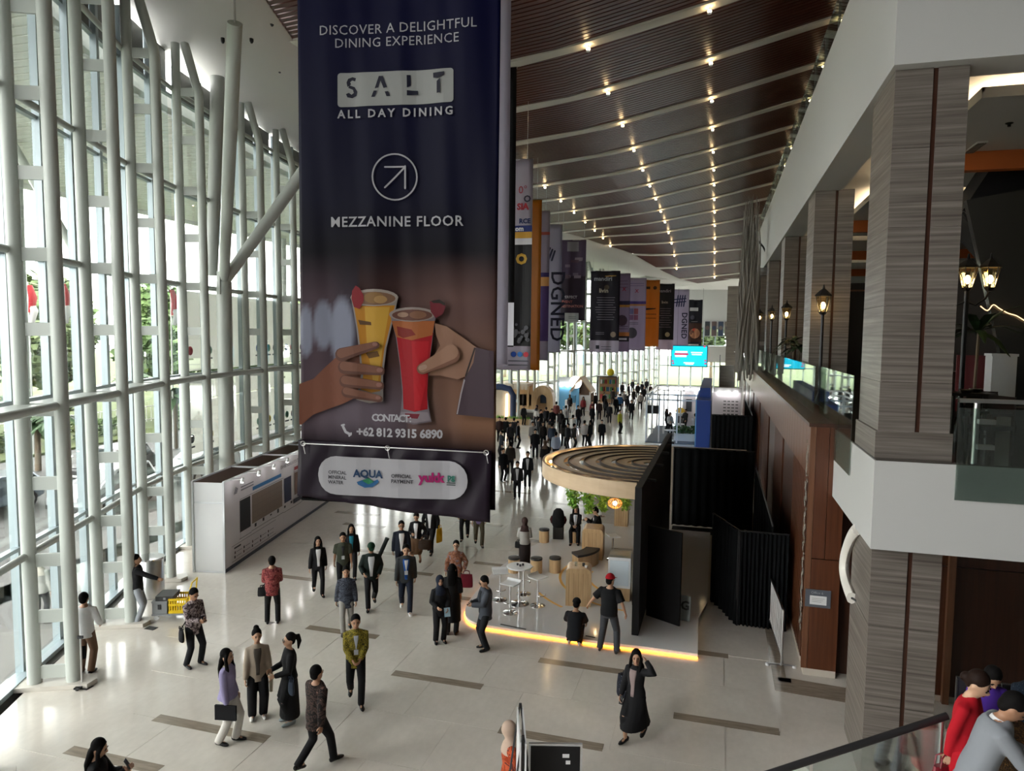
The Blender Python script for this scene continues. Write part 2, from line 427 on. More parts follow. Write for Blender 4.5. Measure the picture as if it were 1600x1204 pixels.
bk = on_plan(340, 132, pb+Vector((-.55, .1, 0))); bb = on_plan(331, 430, pb+Vector((-.55, .1, 0)))
MB().loft([bb, bk, bk+Vector((0, 0, .25))], [.2, .24, .24], 18).build('post', TUBEB, mast, True)

# ------------------------------------------------------------------ ceiling
PROF = [(-22, 15.9), (-13, 16.08), (-10, 16.3), (-6, 16.7), (-4.5, 17.0), (-.6, 17.8), (3.4, 18.75), (9, 20.1), (16, 21)]
DR = [(51, 0), (60, .4), (64.8, .9), (69.3, 1.5), (73.8, 2.4), (78.3, 3.15), (82.8, 4.0), (88, 4.6)]
DL = [(64, 0), (69.3, .2), (73.8, .6), (78.3, 1.6), (82.8, 2.6), (88, 3.4)]
def ZC(X, Y):
    f = min(max((X+10)/11.6, 0), 1.3)
    return lerp(PROF, X)-(lerp(DL, Y)*(1-f)+lerp(DR, Y)*f)
XLT = [(-10, -3.2), (0, -6), (8, -9), (12, -10.5), (17, -12.0), (19.8, -12.84), (30, -14.5), (42, -14.9), (52, -14.2), (60, -13.2), (69.3, -10.96), (73.8, -8.6), (78.3, -6.54), (82.8, -4.32), (87, -2.0)]
def XL(Y): return lerp(XLT, Y)
YS = [19.8+4.5*i for i in range(-5, 15)]
ceil = empty('ceiling', kind='structure')
XR = 13.0
def xs(Y, n=12): return [XL(Y)+(XR-XL(Y))*i/n for i in range(n+1)]
STRIP = mat('ceiling_strip_paint', (.74, .72, .66), .55)
BACK = mat('ceiling_void', (.012, .008, .006), .9)
def ribbon(mb, y0, y1, zoff, th, n=12):
    vs = []; fs = []
    for i in range(n+1):
        for y in (y0, y1):
            X = XL((y0+y1)/2)+(XR-XL((y0+y1)/2))*i/n; z = ZC(X, y)+zoff
            vs += [(X, y, z), (X, y, z+th)]
    for i in range(n):
        a = 4*i; b = a+4
        fs += [(a, a+2, b+2, b), (a+1, b+1, b+3, a+3), (a, b, b+1, a+1), (a+2, a+3, b+3, b+2)]
    fs += [(0, 1, 3, 2), (4*n, 4*n+2, 4*n+3, 4*n+1)]
    mb.add(vs, fs)
for i, Y in enumerate(YS):
    mb = MB(); ribbon(mb, Y-.25, Y+.25, -.06, .2); mb.build('ceiling_strip', STRIP, ceil)
    y1 = YS[i+1] if i+1 < len(YS) else Y+3.5
    mb = MB(); n = int((y1-Y-.5)/.25); p = (y1-Y-.5)/n
    for k in range(n): ribbon(mb, Y+.25+k*p+.033, Y+.25+(k+1)*p-.033, 0, .06, 10)
    tag(mb.build('slat_panel', SLATW, ceil), kind='stuff')
    mb = MB(); ribbon(mb, Y, y1, .25, .05, 10); mb.build('ceiling_void', BACK, ceil)
# downlights: glowing balls hung below the strips to wash them with light
DL_ME = MB().ell((0, 0, -.12), (.07, .07, .05), 10, 6).mesh('downlight', LAMPW)
DLR = MB().lathe([(.0, .05), (.02, .05), (.02, -.14), (.07, -.18), (.075, -.20), (0, -.20)], 10).mesh('lamp_housing', BRUSH)
for i, Y in enumerate(YS):
    if Y < 15: continue
    for X in (-10.3, -4.5, -.6, 3.9):
        if X < XL(Y)+.4: continue
        o = link('downlight', DL_ME, ceil); o.location = (X, Y, ZC(X, Y)-.07)
        h = link('lamp_housing', DLR, o)
# white soffit between timber ceiling and facade
mb = MB(); ys = [-8+2.0*i for i in range(53)]
vs = []; fs = []
ys2 = [y for y in ys]
for y in ys2:
    xl = XL(y) if y < 87 else lerp([(87, -2.0), (110, 14)], y)
    zt = ZTOP(y)
    zi = ZC(max(xl, -15), y)-.06 if y < 87 else zt+.5
    xg = XG(y)-1.9
    for f in (0, .5, 1): vs.append((xg+(xl-xg)*f, y, zt+.02+(zi-zt-.02)*f*f))
for i in range(len(ys2)-1):
    for j in range(2): fs.append((3*i+j, 3*i+j+1, 3*i+4+j, 3*i+3+j))
mb.add(vs, fs); o = mb.build('soffit', SOFFIT, ceil, True)
md = o.modifiers.new('thick', 'SOLIDIFY'); md.thickness = .12; md.offset = 1
for px, py in ((393, 62), (437, 109), (348, 62), (425, 35)):
    d = ray(px, py); t_ = (16.15-HC)/d.z; q = CAMP+d*t_
    MB().lathe([(.0, .1), (.06, .1), (.06, .0), (.03, -.06), (0, -.06)], 10).build('sprinkler', DARKM, ceil, M=T(q.x, q.y, q.z-.05))
# roof deck over everything
tag(MB().prism([(p[0]-2.0, p[1]) for p in LINE]+[(30, 106), (30, -8)], 21.6, 21.9).build('roof_deck', BACK, ceil))

# ------------------------------------------------------------------ far end of the hall
we = empty('wall_back', kind='structure')
ew = 104.0
bx('upper_wall', (-9, ew, 8.6), (14, ew+.4, 22), WHITE, we)
bx('end_soffit', (-9, ew-19, 13.9), (14, ew+.4, 14.1), SOFFIT, we)
for i in range(9):
    x = -8.4+i*1.6
    bx('mullion', (x-.08, ew-.1, 0), (x+.08, ew+.1, 8.7), MULL, we)
    link('glass_pane', PANE, we, T(x+.8, ew, 4.35) @ SCL(1.5, 1, 8.6))
for z in (3.1, 6.0): bx('transom', (-9, ew-.1, z), (8, ew+.1, z+.15), MULL, we)

# ------------------------------------------------------------------ wall behind the viewer, outer right wall
bx('wall_front', (-10, -8.4, 0), (30, -8, 21.6), GREYP)['kind'] = 'structure'
bx('wall_right', (29.6, -8, 0), (30, 104.4, 21.6), GREYP)['kind'] = 'structure'
# ================================================================== mezzanine on the right
MX, MY, MZ = 2.4, 12.08, 5.35
mez = empty('wall_mezzanine', kind='structure')
DARKFLR = vmat('dark_polished_floor', 2, [(.3, (.05, .045, .04)), (.7, (.10, .09, .08))], (1, 1, 1), .12)
# lower slab with white fascia
bx('fascia', (MX, MY, 3.93), (14, 86, MZ-.02), WHITE, mez)
bx('mezzanine_floor', (MX+.02, MY+.02, MZ-.02), (14, 86, MZ), DARKFLR, mez)
# upper slab (beam and flat ceiling of the mezzanine)
GREYW = mat('grey_white_paint', (.50, .50, .48), .6)
bx('upper_beam', (MX, MY, 11.3), (MX+.75, 86, 14.25), WHITE, mez)
bx('upper_beam', (MX+.75, MY, 11.3), (14, MY+.8, 14.25), WHITE, mez)
bx('upper_floor', (MX+.75, MY+.8, 13.4), (14, 86, 14.2), WHITE, mez)
bx('mezzanine_ceiling', (MX+.85, MY+.95, 11.75), (14, 86, 11.85), GREYW, mez)
bx('cove_edge', (MX+.75, MY+.8, 11.55), (14, MY+.95, 11.85), GREYW, mez)
# lowered ceiling field with cove light, orange trim, dark back rooms
ORANGE = mat('orange_trim_paint', (.42, .10, .02), .5)
for k, y in enumerate((13.6, 23.0, 32.4, 41.8)):
    bx('lowered_ceiling', (4.2, y+.6, 11.35), (14, y+8.6, 11.45), GREYW, mez)
    bx('cove_light', (4.55, y+1.0, 11.47), (4.61, y+8.3, 11.52), COVE, mez)
    bx('cove_lip', (4.2, y+.6, 11.45), (4.24, y+8.6, 11.53), GREYW, mez)
    bx('cove_light', (4.7, y+.95, 11.47), (13, y+1.01, 11.52), COVE, mez)
    bx('cove_lip', (4.2, y+.6, 11.45), (14, y+.64, 11.53), GREYW, mez)
    bx('trim_orange', (4.3, y+4.5, 10.95), (14, y+4.75, 11.4), ORANGE, mez)
VENT = mat('vent_metal', (.08, .08, .08), .6)
for px, py, z in ((1524, 230, 11.34), (1337, 249, 11.74), (1299, 297, 11.74), (1244, 367, 11.74)):
    d = ray(px, py); q = CAMP+d*((z-HC)/d.z)
    v = empty('ceiling_vent', (q.x, q.y, q.z-.02), 0, parent=mez)
    MB().box((-.1, -.45, 0), (.1, .45, .03)).build('vent_frame', GREYW, v)
    for j in range(4): MB().box((-.08+j*.045, -.42, -.01), (-.055+j*.045, .42, .0)).build('vent_slat', VENT, v)
for px, py in ((1577, 193), (1566, 287), (1545, 308), (1356, 348)):
    d = ray(px, py); q = CAMP+d*((11.34-HC)/d.z)
    MB().lathe([(.0, .05), (.07, .05), (.07, .0), (.03, -.02), (.03, -.06), (0, -.06)], 10).build('sprinkler', DARKM, mez, M=T(q.x, q.y, q.z))
# ---------------- stone columns: panels with a recessed joint
def stone_column(y0, z0, z1, base=True):
    c = empty('stone_column', (2.47, y0, z0), parent=mez)
    wd, dp, h = 1.0, 1.6, z1-z0
    MB().box((.03, .03, 0), (wd-.03, dp-.03, h)).build('core', DARKWOOD, c)
    nr = max(2, round(h/1.22)); hh = h/nr
    for r in range(nr):
        a, b = r*hh+.003, (r+1)*hh-.003
        for (x0, x1) in ((0, wd*.52), (wd*.52+.07, wd)):
            MB().box((x0, 0, a), (x1, .05, b)).build('stone_panel', STONE, c)
        MB().box((0, .051, a), (.05, dp, b)).build('stone_panel', STONE, c)
        MB().box((wd-.05, .051, a), (wd, dp, b)).build('stone_panel', STONE, c)
    if base: MB().box((-.04, -.04, 0), (wd+.04, dp+.04, .42)).build('stone_base', STONE, c)
    return c
for y in (12.32, 21.6, 30.9, 40.2, 49.5): stone_column(y, MZ, 11.32)
stone_column(12.32, 0, 3.93, False)
for y in (21.6, 30.9): stone_column(y, 0, 3.93, False)
# ---------------- timber-clad volume that projects below the balustrade
tim = empty('wall_timber', kind='structure')
bx('timber_core', (2.02, 16.05, .1), (2.6, 70, 5.36), DARKWOOD, tim)
bx('timber_cap', (1.9, 16.0, 5.36), (2.62, 70, 5.44), DARKWOOD, tim)
bx('plinth', (1.98, 16.0, 0), (2.62, 70, .16), mat('plinth_cream', (.55, .50, .43), .3), tim)
# end panels facing the viewer
for (x0, x1, z0, z1, m) in ((1.93, 2.045, .16, 5.36, REDWOOD2), (2.05, 2.62, .16, 2.55, REDWOOD), (2.05, 2.3, 2.57, 5.36, REDWOOD), (2.31, 2.62, 2.57, 5.36, REDWOOD)):
    bx('timber_panel', (x0, 15.98, z0), (x1, 16.04, z1), m, tim)
# upper band of boards and fluted strips below, seen at a rake
y = 16.05; k = 0
while y < 62:
    wv = .62
    bx('timber_panel', (1.93, y+.008, 4.3), (2.0, y+wv-.008, 5.34), REDWOOD2, tim)
    y += wv; k += 1
y = 16.05
FL = MB().box((0, 0, 0), (.055, .11, 4.1)).mesh('timber_flute', REDWOOD); FL2 = MB().box((0, 0, 0), (.03, 2.3, 4.1)).mesh('timber_panel', DARKWOOD)
nf = 0
while y < 58:
    for j in range(18):
        if nf < 230:
            o = link('timber_flute', FL, tim); o.location = (1.97, y+.5+j*.17, .17); nf += 1
    o = link('timber_panel', FL2, tim); o.location = (1.99, y+3.7, .17)
    y += 6.2
# carved floral vertical panel near the end
ORN = mat('carved_grey', (.20, .17, .14), .5)
mb = MB(); random.seed(3)
for j in range(46):
    z = .9+j*.09; yy = 16.38+.12*math.sin(j*1.7)+random.uniform(-.05, .05)
    mb.torus((1.93, yy, z), .055+.02*random.random(), .014, 10, 5, RY(math.pi/2).to_3x3(), random.random()*3, 4+random.random()*3)
    mb.ell((1.93, yy+.05, z+.03), (.012, .03, .045), 6, 4)
tag(mb.build('carved_ornament', ORN, tim), kind='stuff')
# recessed dark door beside the column, walls under the mezzanine
bx('recess_wall', (2.62, 16.3, 0), (3.4, 16.5, 3.93), DARKWOOD, tim)
wu = empty('wall_under', kind='structure')
for i, (x0, x1) in enumerate(((3.3, 4.5), (4.62, 6.3), (6.32, 8.0), (8.02, 9.7))):
    bx('timber_panel', (x0, 15.62, 0.12), (x1, 15.7, 2.75), DARKWOOD if i else REDWOOD, wu)
    bx('timber_panel', (x0, 15.62, 2.77), (x1, 15.7, 3.93), DARKWOOD if i else REDWOOD, wu)
bx('timber_panel', (4.5, 15.5, 0), (4.62, 15.7, 3.93), REDWOOD2, wu)
bx('timber_core', (3.3, 15.71, 0), (14, 15.9, 3.93), DARKWOOD, wu)
bx('plinth', (3.3, 15.6, 0), (12, 15.71, .12), mat('plinth_cream'), wu)
# ---------------- glass balustrades
def glass_panel(parent, a, b, z0, z1, m=BALGLASS, th=.016):
    a = Vector((a[0], a[1], 0)); b = Vector((b[0], b[1], 0)); t = (b-a).normalized(); n = Vector((-t.y, t.x, 0))
    return link('glass_panel', unit_box(m), parent, mat_from(t, n, ZUP, (a+b)/2+ZUP*((z0+z1)/2)) @ SCL((b-a).length-.012, th, z1-z0))
bal = empty('glass_balustrade', (MX, 14.0, MZ), label='frameless glass balustrade along the mezzanine edge above the timber wall', cat='balustrade')
B0 = lambda o: o
def unp(o, par): o.matrix_parent_inverse = par.matrix_world.inverted(); return o
def child_world(o, par):
    o.matrix_parent_inverse = Matrix.Translation(par.location).inverted(); return o
y = 14.05
for k in range(3): child_world(glass_panel(bal, (MX-.02, y), (MX-.02, y+1.42), 4.72, 6.55), bal); y += 1.42
y = 18.3
while y < 62:
    child_world(glass_panel(bal, (2.25, y), (2.25, y+1.9), 5.44, 6.55), bal); y += 1.9
for yy in (13.9, 18.2, 26, 34, 42):
    child_world(MB().cyl((2.5, yy, MZ), (2.5, yy, 6.45), .03, 10).build('rail_post', BRUSH, bal, True), bal)
bal2 = empty('mezzanine_railing', (3.8, 12.1, MZ), label='glass railing with steel post and flat top rail beside the nearest stone column', cat='railing')
child_world(glass_panel(bal2, (3.5, 12.05), (8.2, 12.05), 4.8, 6.2), bal2)
child_world(MB().box((3.55, 12.2, 6.27), (9, 12.28, 6.33)).build('top_rail', BRUSH, bal2), bal2)
child_world(MB().cyl((3.78, 12.2, MZ), (3.78, 12.2, 6.27), .045, 14).build('rail_post', BRUSH, bal2, True), bal2)
for z in (5.62, 6.0): child_world(MB().box((3.78, 12.05, z-.035), (4.0, 12.17, z+.035)).build('glass_clamp', BRUSH, bal2), bal2)
ub = empty('upper_balustrade', (MX, 12.1, 14.25), label='glass balustrade on the upper floor above the white beam', cat='balustrade')
y = 12.3
while y < 80:
    child_world(glass_panel(ub, (MX+.1, y), (MX+.1, y+2.2), 14.2, 15.35), ub)
    child_world(MB().box((MX+.1, y-.02, 14.2), (MX+.16, y+.02, 15.3)).build('rail_post', BRUSH, ub), ub); y += 2.2
bx('upper_back_wall', (8.5, 12.9, 14.2), (8.7, 86, 21), DARKWOOD, mez)
# ---------------- dark back rooms of the mezzanine
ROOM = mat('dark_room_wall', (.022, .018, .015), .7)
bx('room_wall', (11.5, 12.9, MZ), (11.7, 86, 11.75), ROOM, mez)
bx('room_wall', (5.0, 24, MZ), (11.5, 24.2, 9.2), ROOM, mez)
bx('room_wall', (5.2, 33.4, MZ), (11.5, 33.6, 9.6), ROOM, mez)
for y in (24.0, 33.4): bx('trim_brass', (5.0, y-.02, 9.25), (11.5, y+.05, 9.32), REDWOOD2, mez)
# glossy raking wall with the wavy light line, right of the column
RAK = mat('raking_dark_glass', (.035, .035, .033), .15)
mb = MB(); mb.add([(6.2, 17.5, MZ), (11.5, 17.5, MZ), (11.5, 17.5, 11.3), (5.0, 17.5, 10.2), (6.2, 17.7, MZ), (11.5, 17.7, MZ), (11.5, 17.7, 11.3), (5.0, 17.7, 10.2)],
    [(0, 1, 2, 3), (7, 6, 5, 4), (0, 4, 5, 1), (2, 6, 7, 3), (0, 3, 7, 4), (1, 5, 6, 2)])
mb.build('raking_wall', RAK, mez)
# ================================================================== outside the facade
ROADM = vmat('pale_asphalt', 3, [(.3, (.11, .11, .11)), (.7, (.145, .145, .14))], (1, 1, 1), .8)
LAWNM = vmat('lawn', 4, [(.3, (.06, .085, .025)), (.7, (.10, .125, .04))], (1, 1, 1), .9)
gr = tag(MB().prism([(-300, -60), (60, -60), (60, 300), (-300, 300)], -.9, -.35).build('ground', ROADM), kind='structure')
tag(MB().prism([(-17.2, -20), (-15.2, -20), (-22.5, 30), (-22.5, 60), (-12, 106), (-9.5, 106), (-19.5, 56), (-19.5, 34)][:4]+[(-21.5, 60), (-12, 106), (-9, 106), (-18, 56), (-18.6, 35), (-15, 16), (-10, 0)], -.34, -.02).build('pavement', mat('pavement_stone', (.17, .165, .16), .7)), kind='structure')
lawn = tag(MB().prism([(-200, -60), (-36, -60), (-38, 20), (-40, 60), (-30, 140), (-30, 280), (-200, 280)], -.34, -.2).build('lawn', LAWNM), kind='structure')
tag(MB().prism([(-200, 118), (60, 112), (60, 290), (-200, 290)], -.34, -.19).build('lawn', LAWNM), kind='structure')
# drop-off canopy with slatted underside
CANW = mat('canopy_paint', (.86, .87, .82), .6)
can = empty('ceiling_canopy', kind='structure')
MB().prism([(-34.4, 92), (-34.4, 2)]+[(p[0]-2.1, p[1]) for p in LINE if 2 <= p[1] <= 92], 14.85, 15.3).build('canopy_deck', CANW, can)
bx('canopy_edge', (-34.7, 2, 14.4), (-34.4, 92, 15.4), CANW, can)
mb = MB(); y = 2.2
while y < 90: mb.box((-34.3, y, 14.6), (XG(y)-2.2, y+.34, 14.66)); y += .42
tag(mb.build('canopy_slat', CANW, can), kind='stuff')
for (x, y0) in ((-27, 18), (-27, 40), (-27, 62)):
    MB().loft([(-19.6, y0, 9.5), (x, y0+4, 14.5)], [.16, .16], 12).build('canopy_strut', STEEL, can, True)
    MB().loft([(-33, y0+9, -.3), (-33, y0+9, 14.5)], [.3, .3], 14).build('canopy_post', STEEL, can, True)
# ---------------- trees
LEAFS = [vmat('leaf_green_%d' % i, 1.2, [(.3, lo), (.7, hi)], (1, 1, 1), .8, .2) for i, (lo, hi) in enumerate((((.06, .115, .035), (.14, .20, .075)), ((.08, .12, .05), (.17, .21, .10)), ((.05, .095, .03), (.115, .175, .065))))]
BARK = vmat('bark', 6, [(.3, (.12, .09, .06)), (.7, (.22, .17, .12))], (1, 1, .3), .9)
def crown_mesh(seed, n, r, mats, leaf=.5):
    rd = random.Random(seed); mb = MB()
    blobs = [(Vector((rd.uniform(-.6, .6), rd.uniform(-.6, .6), rd.uniform(-.4, .6)))*r, r*rd.uniform(.35, .6)) for _ in range(9)]
    for i in range(n):
        c, br = rd.choice(blobs); d = Vector((rd.gauss(0, 1), rd.gauss(0, 1), rd.gauss(0, 1))).normalized()
        p = c+d*br*rd.uniform(.75, 1.05); a = Vector((rd.gauss(0, 1), rd.gauss(0, 1), rd.gauss(0, .6))).normalized(); b = a.cross(d+Vector((0, 0, .3))).normalized()
        s = leaf*rd.uniform(.6, 1.3)
        mb.add([p-a*s, p-b*s*.5, p+a*s, p+b*s*.5], [(0, 1, 2, 3)])
    return mb.mesh('foliage', mats)
CROWNS = [crown_mesh(i, 1500, 4.2, LEAFS[i % 3], .55) for i in range(3)]
TRUNK = MB().loft([(0, 0, -.3), (.1, 0, 2), (-.05, .1, 4.2), (.1, .1, 7)], [.28, .2, .17, .08], 8).mesh('trunk', BARK, True)
def tree(x, y, s, v, lab):
    t = empty('tree', (x, y, -.25), v*1.3, lab, 'tree', 'trees beyond the drop-off road')
    o = link('trunk', TRUNK, t); o.scale = (s, s, s)
    o = link('foliage', CROWNS[v % 3], t); o.location = (0, 0, 6.6*s); o.scale = (s, s, s*.95)
rd = random.Random(5)
tl = [(-60, 20, 1.2), (-52, 33, 1.0), (-66, 38, 1.3), (-54, 47, 1.05), (-68, 56, 1.3), (-53, 61, 1.05), (-66, 73, 1.3), (-51, 76, 1.1), (-54, 92, 1.25), (-42, 104, 1.15),
      (-36, 120, 1.1), (-25, 126, 1.1), (-13, 123, 1.1), (-1, 127, 1.15), (11, 124, 1.1), (-48, 124, 1.3), (-76, 22, 1.3), (-68, 6, 1.2),
      (-47, 22, .8), (-45.5, 40, .85), (-46, 54, .8), (-45.5, 68, .85), (-44, 84, .9), (-48, 12, .8), (-57, 10, 1.0), (-44, 31, .75), (-43.5, 47, .7), (-44, 61, .7)]
for i, (x, y, s) in enumerate(tl): tree(x, y, s, i, 'leafy green tree beyond the road outside the glass wall')
# clipped shrubs in front of the fence
SHRUB = [crown_mesh(20+i, 420, .9, LEAFS[i % 3], .2) for i in range(2)]
for i in range(22):
    o = link('shrub', SHRUB[i % 2]); o.location = (-40.5-.6*(i % 3), 14+i*2.6, .35); o.scale = (1, 1.1, .75); tag(o, 'low leafy shrub at the lawn edge beyond the road', 'shrub', 'shrubs along the lawn')
# cycads / fan palms near the road
FROND = mat('frond_green', (.06, .115, .05), .6)
def palm(x, y, h, lab, seed):
    rd = random.Random(seed); t = empty('palm', (x, y, -.3), 0, lab, 'palm', 'palms by the road')
    MB().loft([(0, 0, 0), (.05, 0, h)], [.16, .13], 8).build('trunk', BARK, t, True)
    for k in range(22):
        a = k*2.4; el = rd.uniform(-.2, 1.1); L = rd.uniform(1.3, 1.9); mb = MB()
        d = Vector((math.cos(a)*math.cos(el), math.sin(a)*math.cos(el), math.sin(el)))
        side = Vector((-math.sin(a), math.cos(a), 0)); pts = [Vector((0, 0, h))+d*(L*f)-Vector((0, 0, .9*f*f)) for f in (0, .25, .5, .75, 1)]
        wd = [.03, .22, .26, .18, .02]; vs = []
        for p, w_ in zip(pts, wd): vs += [p-side*w_-Vector((0, 0, w_*.4)), p, p+side*w_-Vector((0, 0, w_*.4))]
        fs = [(3*i+j, 3*i+j+1, 3*i+4+j, 3*i+3+j) for i in range(4) for j in range(2)]
        mb.add(vs, fs).build('frond', FROND, t)
for i, (px, py, dd, h) in enumerate(((95, 748, 36, 3.2), (60, 735, 42, 2.6), (275, 700, 46, 3.4), (207, 690, 47, 4.2), (20, 700, 40, 3.0))):
    q = G(px, py, -.3); palm(q.x, q.y, h, ['tall fan palm left of the white car', 'low fan palm at the lawn edge behind the leftmost columns', 'fan palm behind the thick raking post', 'slim palm beside the parked dark car', 'fan palm behind the outermost column on the left'][i], i)
# flag poles
FLAG = mat('flag_red', (.55, .05, .06), .7); FLAGW = mat('flag_white', (.8, .8, .8), .7)
for i, (px, dd) in enumerate(((46, 58), (98, 56), (190, 60), (268, 62))):
    d = ray(px, 520); q = CAMP+d*(dd*.72)
    f = empty('flagpole', (q.x, q.y, -.25), 0, ['leftmost', 'second', 'third', 'fourth'][i]+' white flagpole from the left with a limp red and white flag', 'flagpole', 'flagpoles beyond the road')
    MB().loft([(0, 0, 0), (0, 0, 10.2)], [.07, .04], 8).build('pole', WHITE, f, True)
    mb = MB(); mb.loft([(0.1, 0, 10), (.25, .1, 9.3), (.2, 0, 8.4)], [(.05, .2), (.09, .28), (.05, .2)], 8); mb.build('flag', FLAG, f, True)
    mb = MB(); mb.loft([(.1, 0.02, 9.2), (.3, .12, 8.5), (.22, 0, 7.8)], [(.05, .2), (.09, .25), (.04, .16)], 8); mb.build('flag', FLAGW, f, True)
# white fence
fe = empty('garden_fence', (-43, 40, -.2), 0, 'white railing fence along the lawn beyond the road', 'fence')
pk = MB().box((-.02, -.02, 0), (.02, .02, 1.3)).mesh('picket', FLAGW)
for i in range(90):
    o = link('picket', pk, fe); o.location = (-1.5, -18+i*.5, 0)
for z in (.15, 1.2): MB().box((-1.53, -18, z), (-1.47, 27, z+.06)).build('rail', FLAGW, fe)
# ---------------- cars
CARW = mat('car_white', (.40, .42, .44), .2, .1); CARB = mat('car_silver_blue', (.10, .13, .17), .2, .3); CARK = mat('car_black', (.02, .02, .022), .15); CARG = mat('car_glass', (.03, .04, .045), .06, spec=.9); TYRE = mat('tyre', (.015, .015, .015), .8)
LGT = mat('headlamp', (.8, .82, .85), .1); GRL = mat('grille_black', (.02, .02, .02), .4)
def car(loc, rz, paint, label, tall=1.75, L=4.5):
    c = empty('car', loc, rz, label, 'car')   # front towards -Y
    w = .88; h = tall
    prof = [(-L/2, .35), (-L/2, .75), (-L/2+.15, .95), (-L/2+1.15, 1.08), (-L/2+2.0, h-.08), (-L/2+2.5, h), (L/2-.5, h-.03), (L/2-.08, 1.15), (L/2, .95), (L/2, .4), (L/2-.4, .3), (-L/2+.4, .3)]
    mb = MB(); n = len(prof); secs = [(-w, .93), (-w*.92, 1.), (w*.92, 1.), (w, .93)]
    vs = []
    for sx, k in secs:
        for y, z in prof: vs.append((sx*(1 if z < 1.1 else .86), y*k if abs(sx) > .85 else y, z if abs(sx) < .85 or z < 1.1 else z*.97))
    fs = [(a*n+i, a*n+(i+1) % n, (a+1)*n+(i+1) % n, (a+1)*n+i) for a in range(3) for i in range(n)]
    fs += [tuple(range(n-1, -1, -1)), tuple(3*n+i for i in range(n))]
    o = mb.add(vs, fs).build('car_body', paint, c); b = o.modifiers.new('b', 'BEVEL'); b.width = .05; b.segments = 2
    mb = MB().add([(-.66, -L/2+1.22, 1.13), (.66, -L/2+1.22, 1.13), (.6, -L/2+1.98, h-.12), (-.6, -L/2+1.98, h-.12)], [(0, 1, 2, 3)]); o = mb.build('windscreen', CARG, c); o.location = (0, -.03, .02)
    for s in (-1, 1):
        MB().add([(s*.80, -L/2+1.55, 1.12), (s*.80, L/2-.3, 1.12), (s*.755, L/2-.65, h-.12), (s*.755, -L/2+2.1, h-.12)], [(0, 1, 2, 3)]).build('side_window', CARG, c, M=T(s*.02, 0, 0))
        MB().box((s*.5-.2, -L/2-.02, .72), (s*.5+.2, -L/2+.1, .88)).build('headlight', LGT, c)
        MB().box((s*.92-.08, -L/2+1.5, 1.05), (s*.92+.08, -L/2+1.6, 1.22)).build('wing_mirror', paint, c)
        for y in (-L/2+.85, L/2-.85):
            wv = MB().lathe([(.2, -.1), (.33, -.1), (.34, -.05), (.34, .05), (.33, .1), (.2, .1)], 18).build('wheel', TYRE, c, M=T(s*.80, y, .34) @ RY(math.pi/2))
            MB().lathe([(.0, -.105), (.2, -.105), (.2, .105), (0, .105)], 12).build('hub', BRUSH, wv)
    MB().box((-.42, -L/2-.02, .55), (.42, -L/2+.05, .85)).build('grille', GRL, c)
    MB().box((-.8, -L/2-.04, .36), (.8, -L/2+.1, .52)).build('bumper', GRL, c)
    MB().box((-.25, -L/2-.05, .56), (.25, -L/2-.02, .66)).build('number_plate', mat('plate_white', (.75, .75, .75), .5), c)
    return c
q = G(100, 812, -.35); car((-25.0, 24.1, -.35), R_(3), CARW, 'white people carrier parked head-on outside the glass wall')
q = G(18, 800, -.35); car((-28.6, 21.5, -.35), R_(8), CARB, 'silver car at the left edge outside the glass wall', 1.5)
q = G(190, 760, -.35); car((-25.4, 30.4, -.35), R_(2), CARW, 'white car standing behind the people carrier', 1.7)
q = G(245, 690, -.35); car((q.x+1, q.y+6, -.35), R_(100), CARK, 'dark car on the far side of the road', 1.5)
q = G(120, 725, -.35); car((-29.2, 28.5, -.35), R_(4), CARK, 'black car standing beyond the people carrier', 1.7)
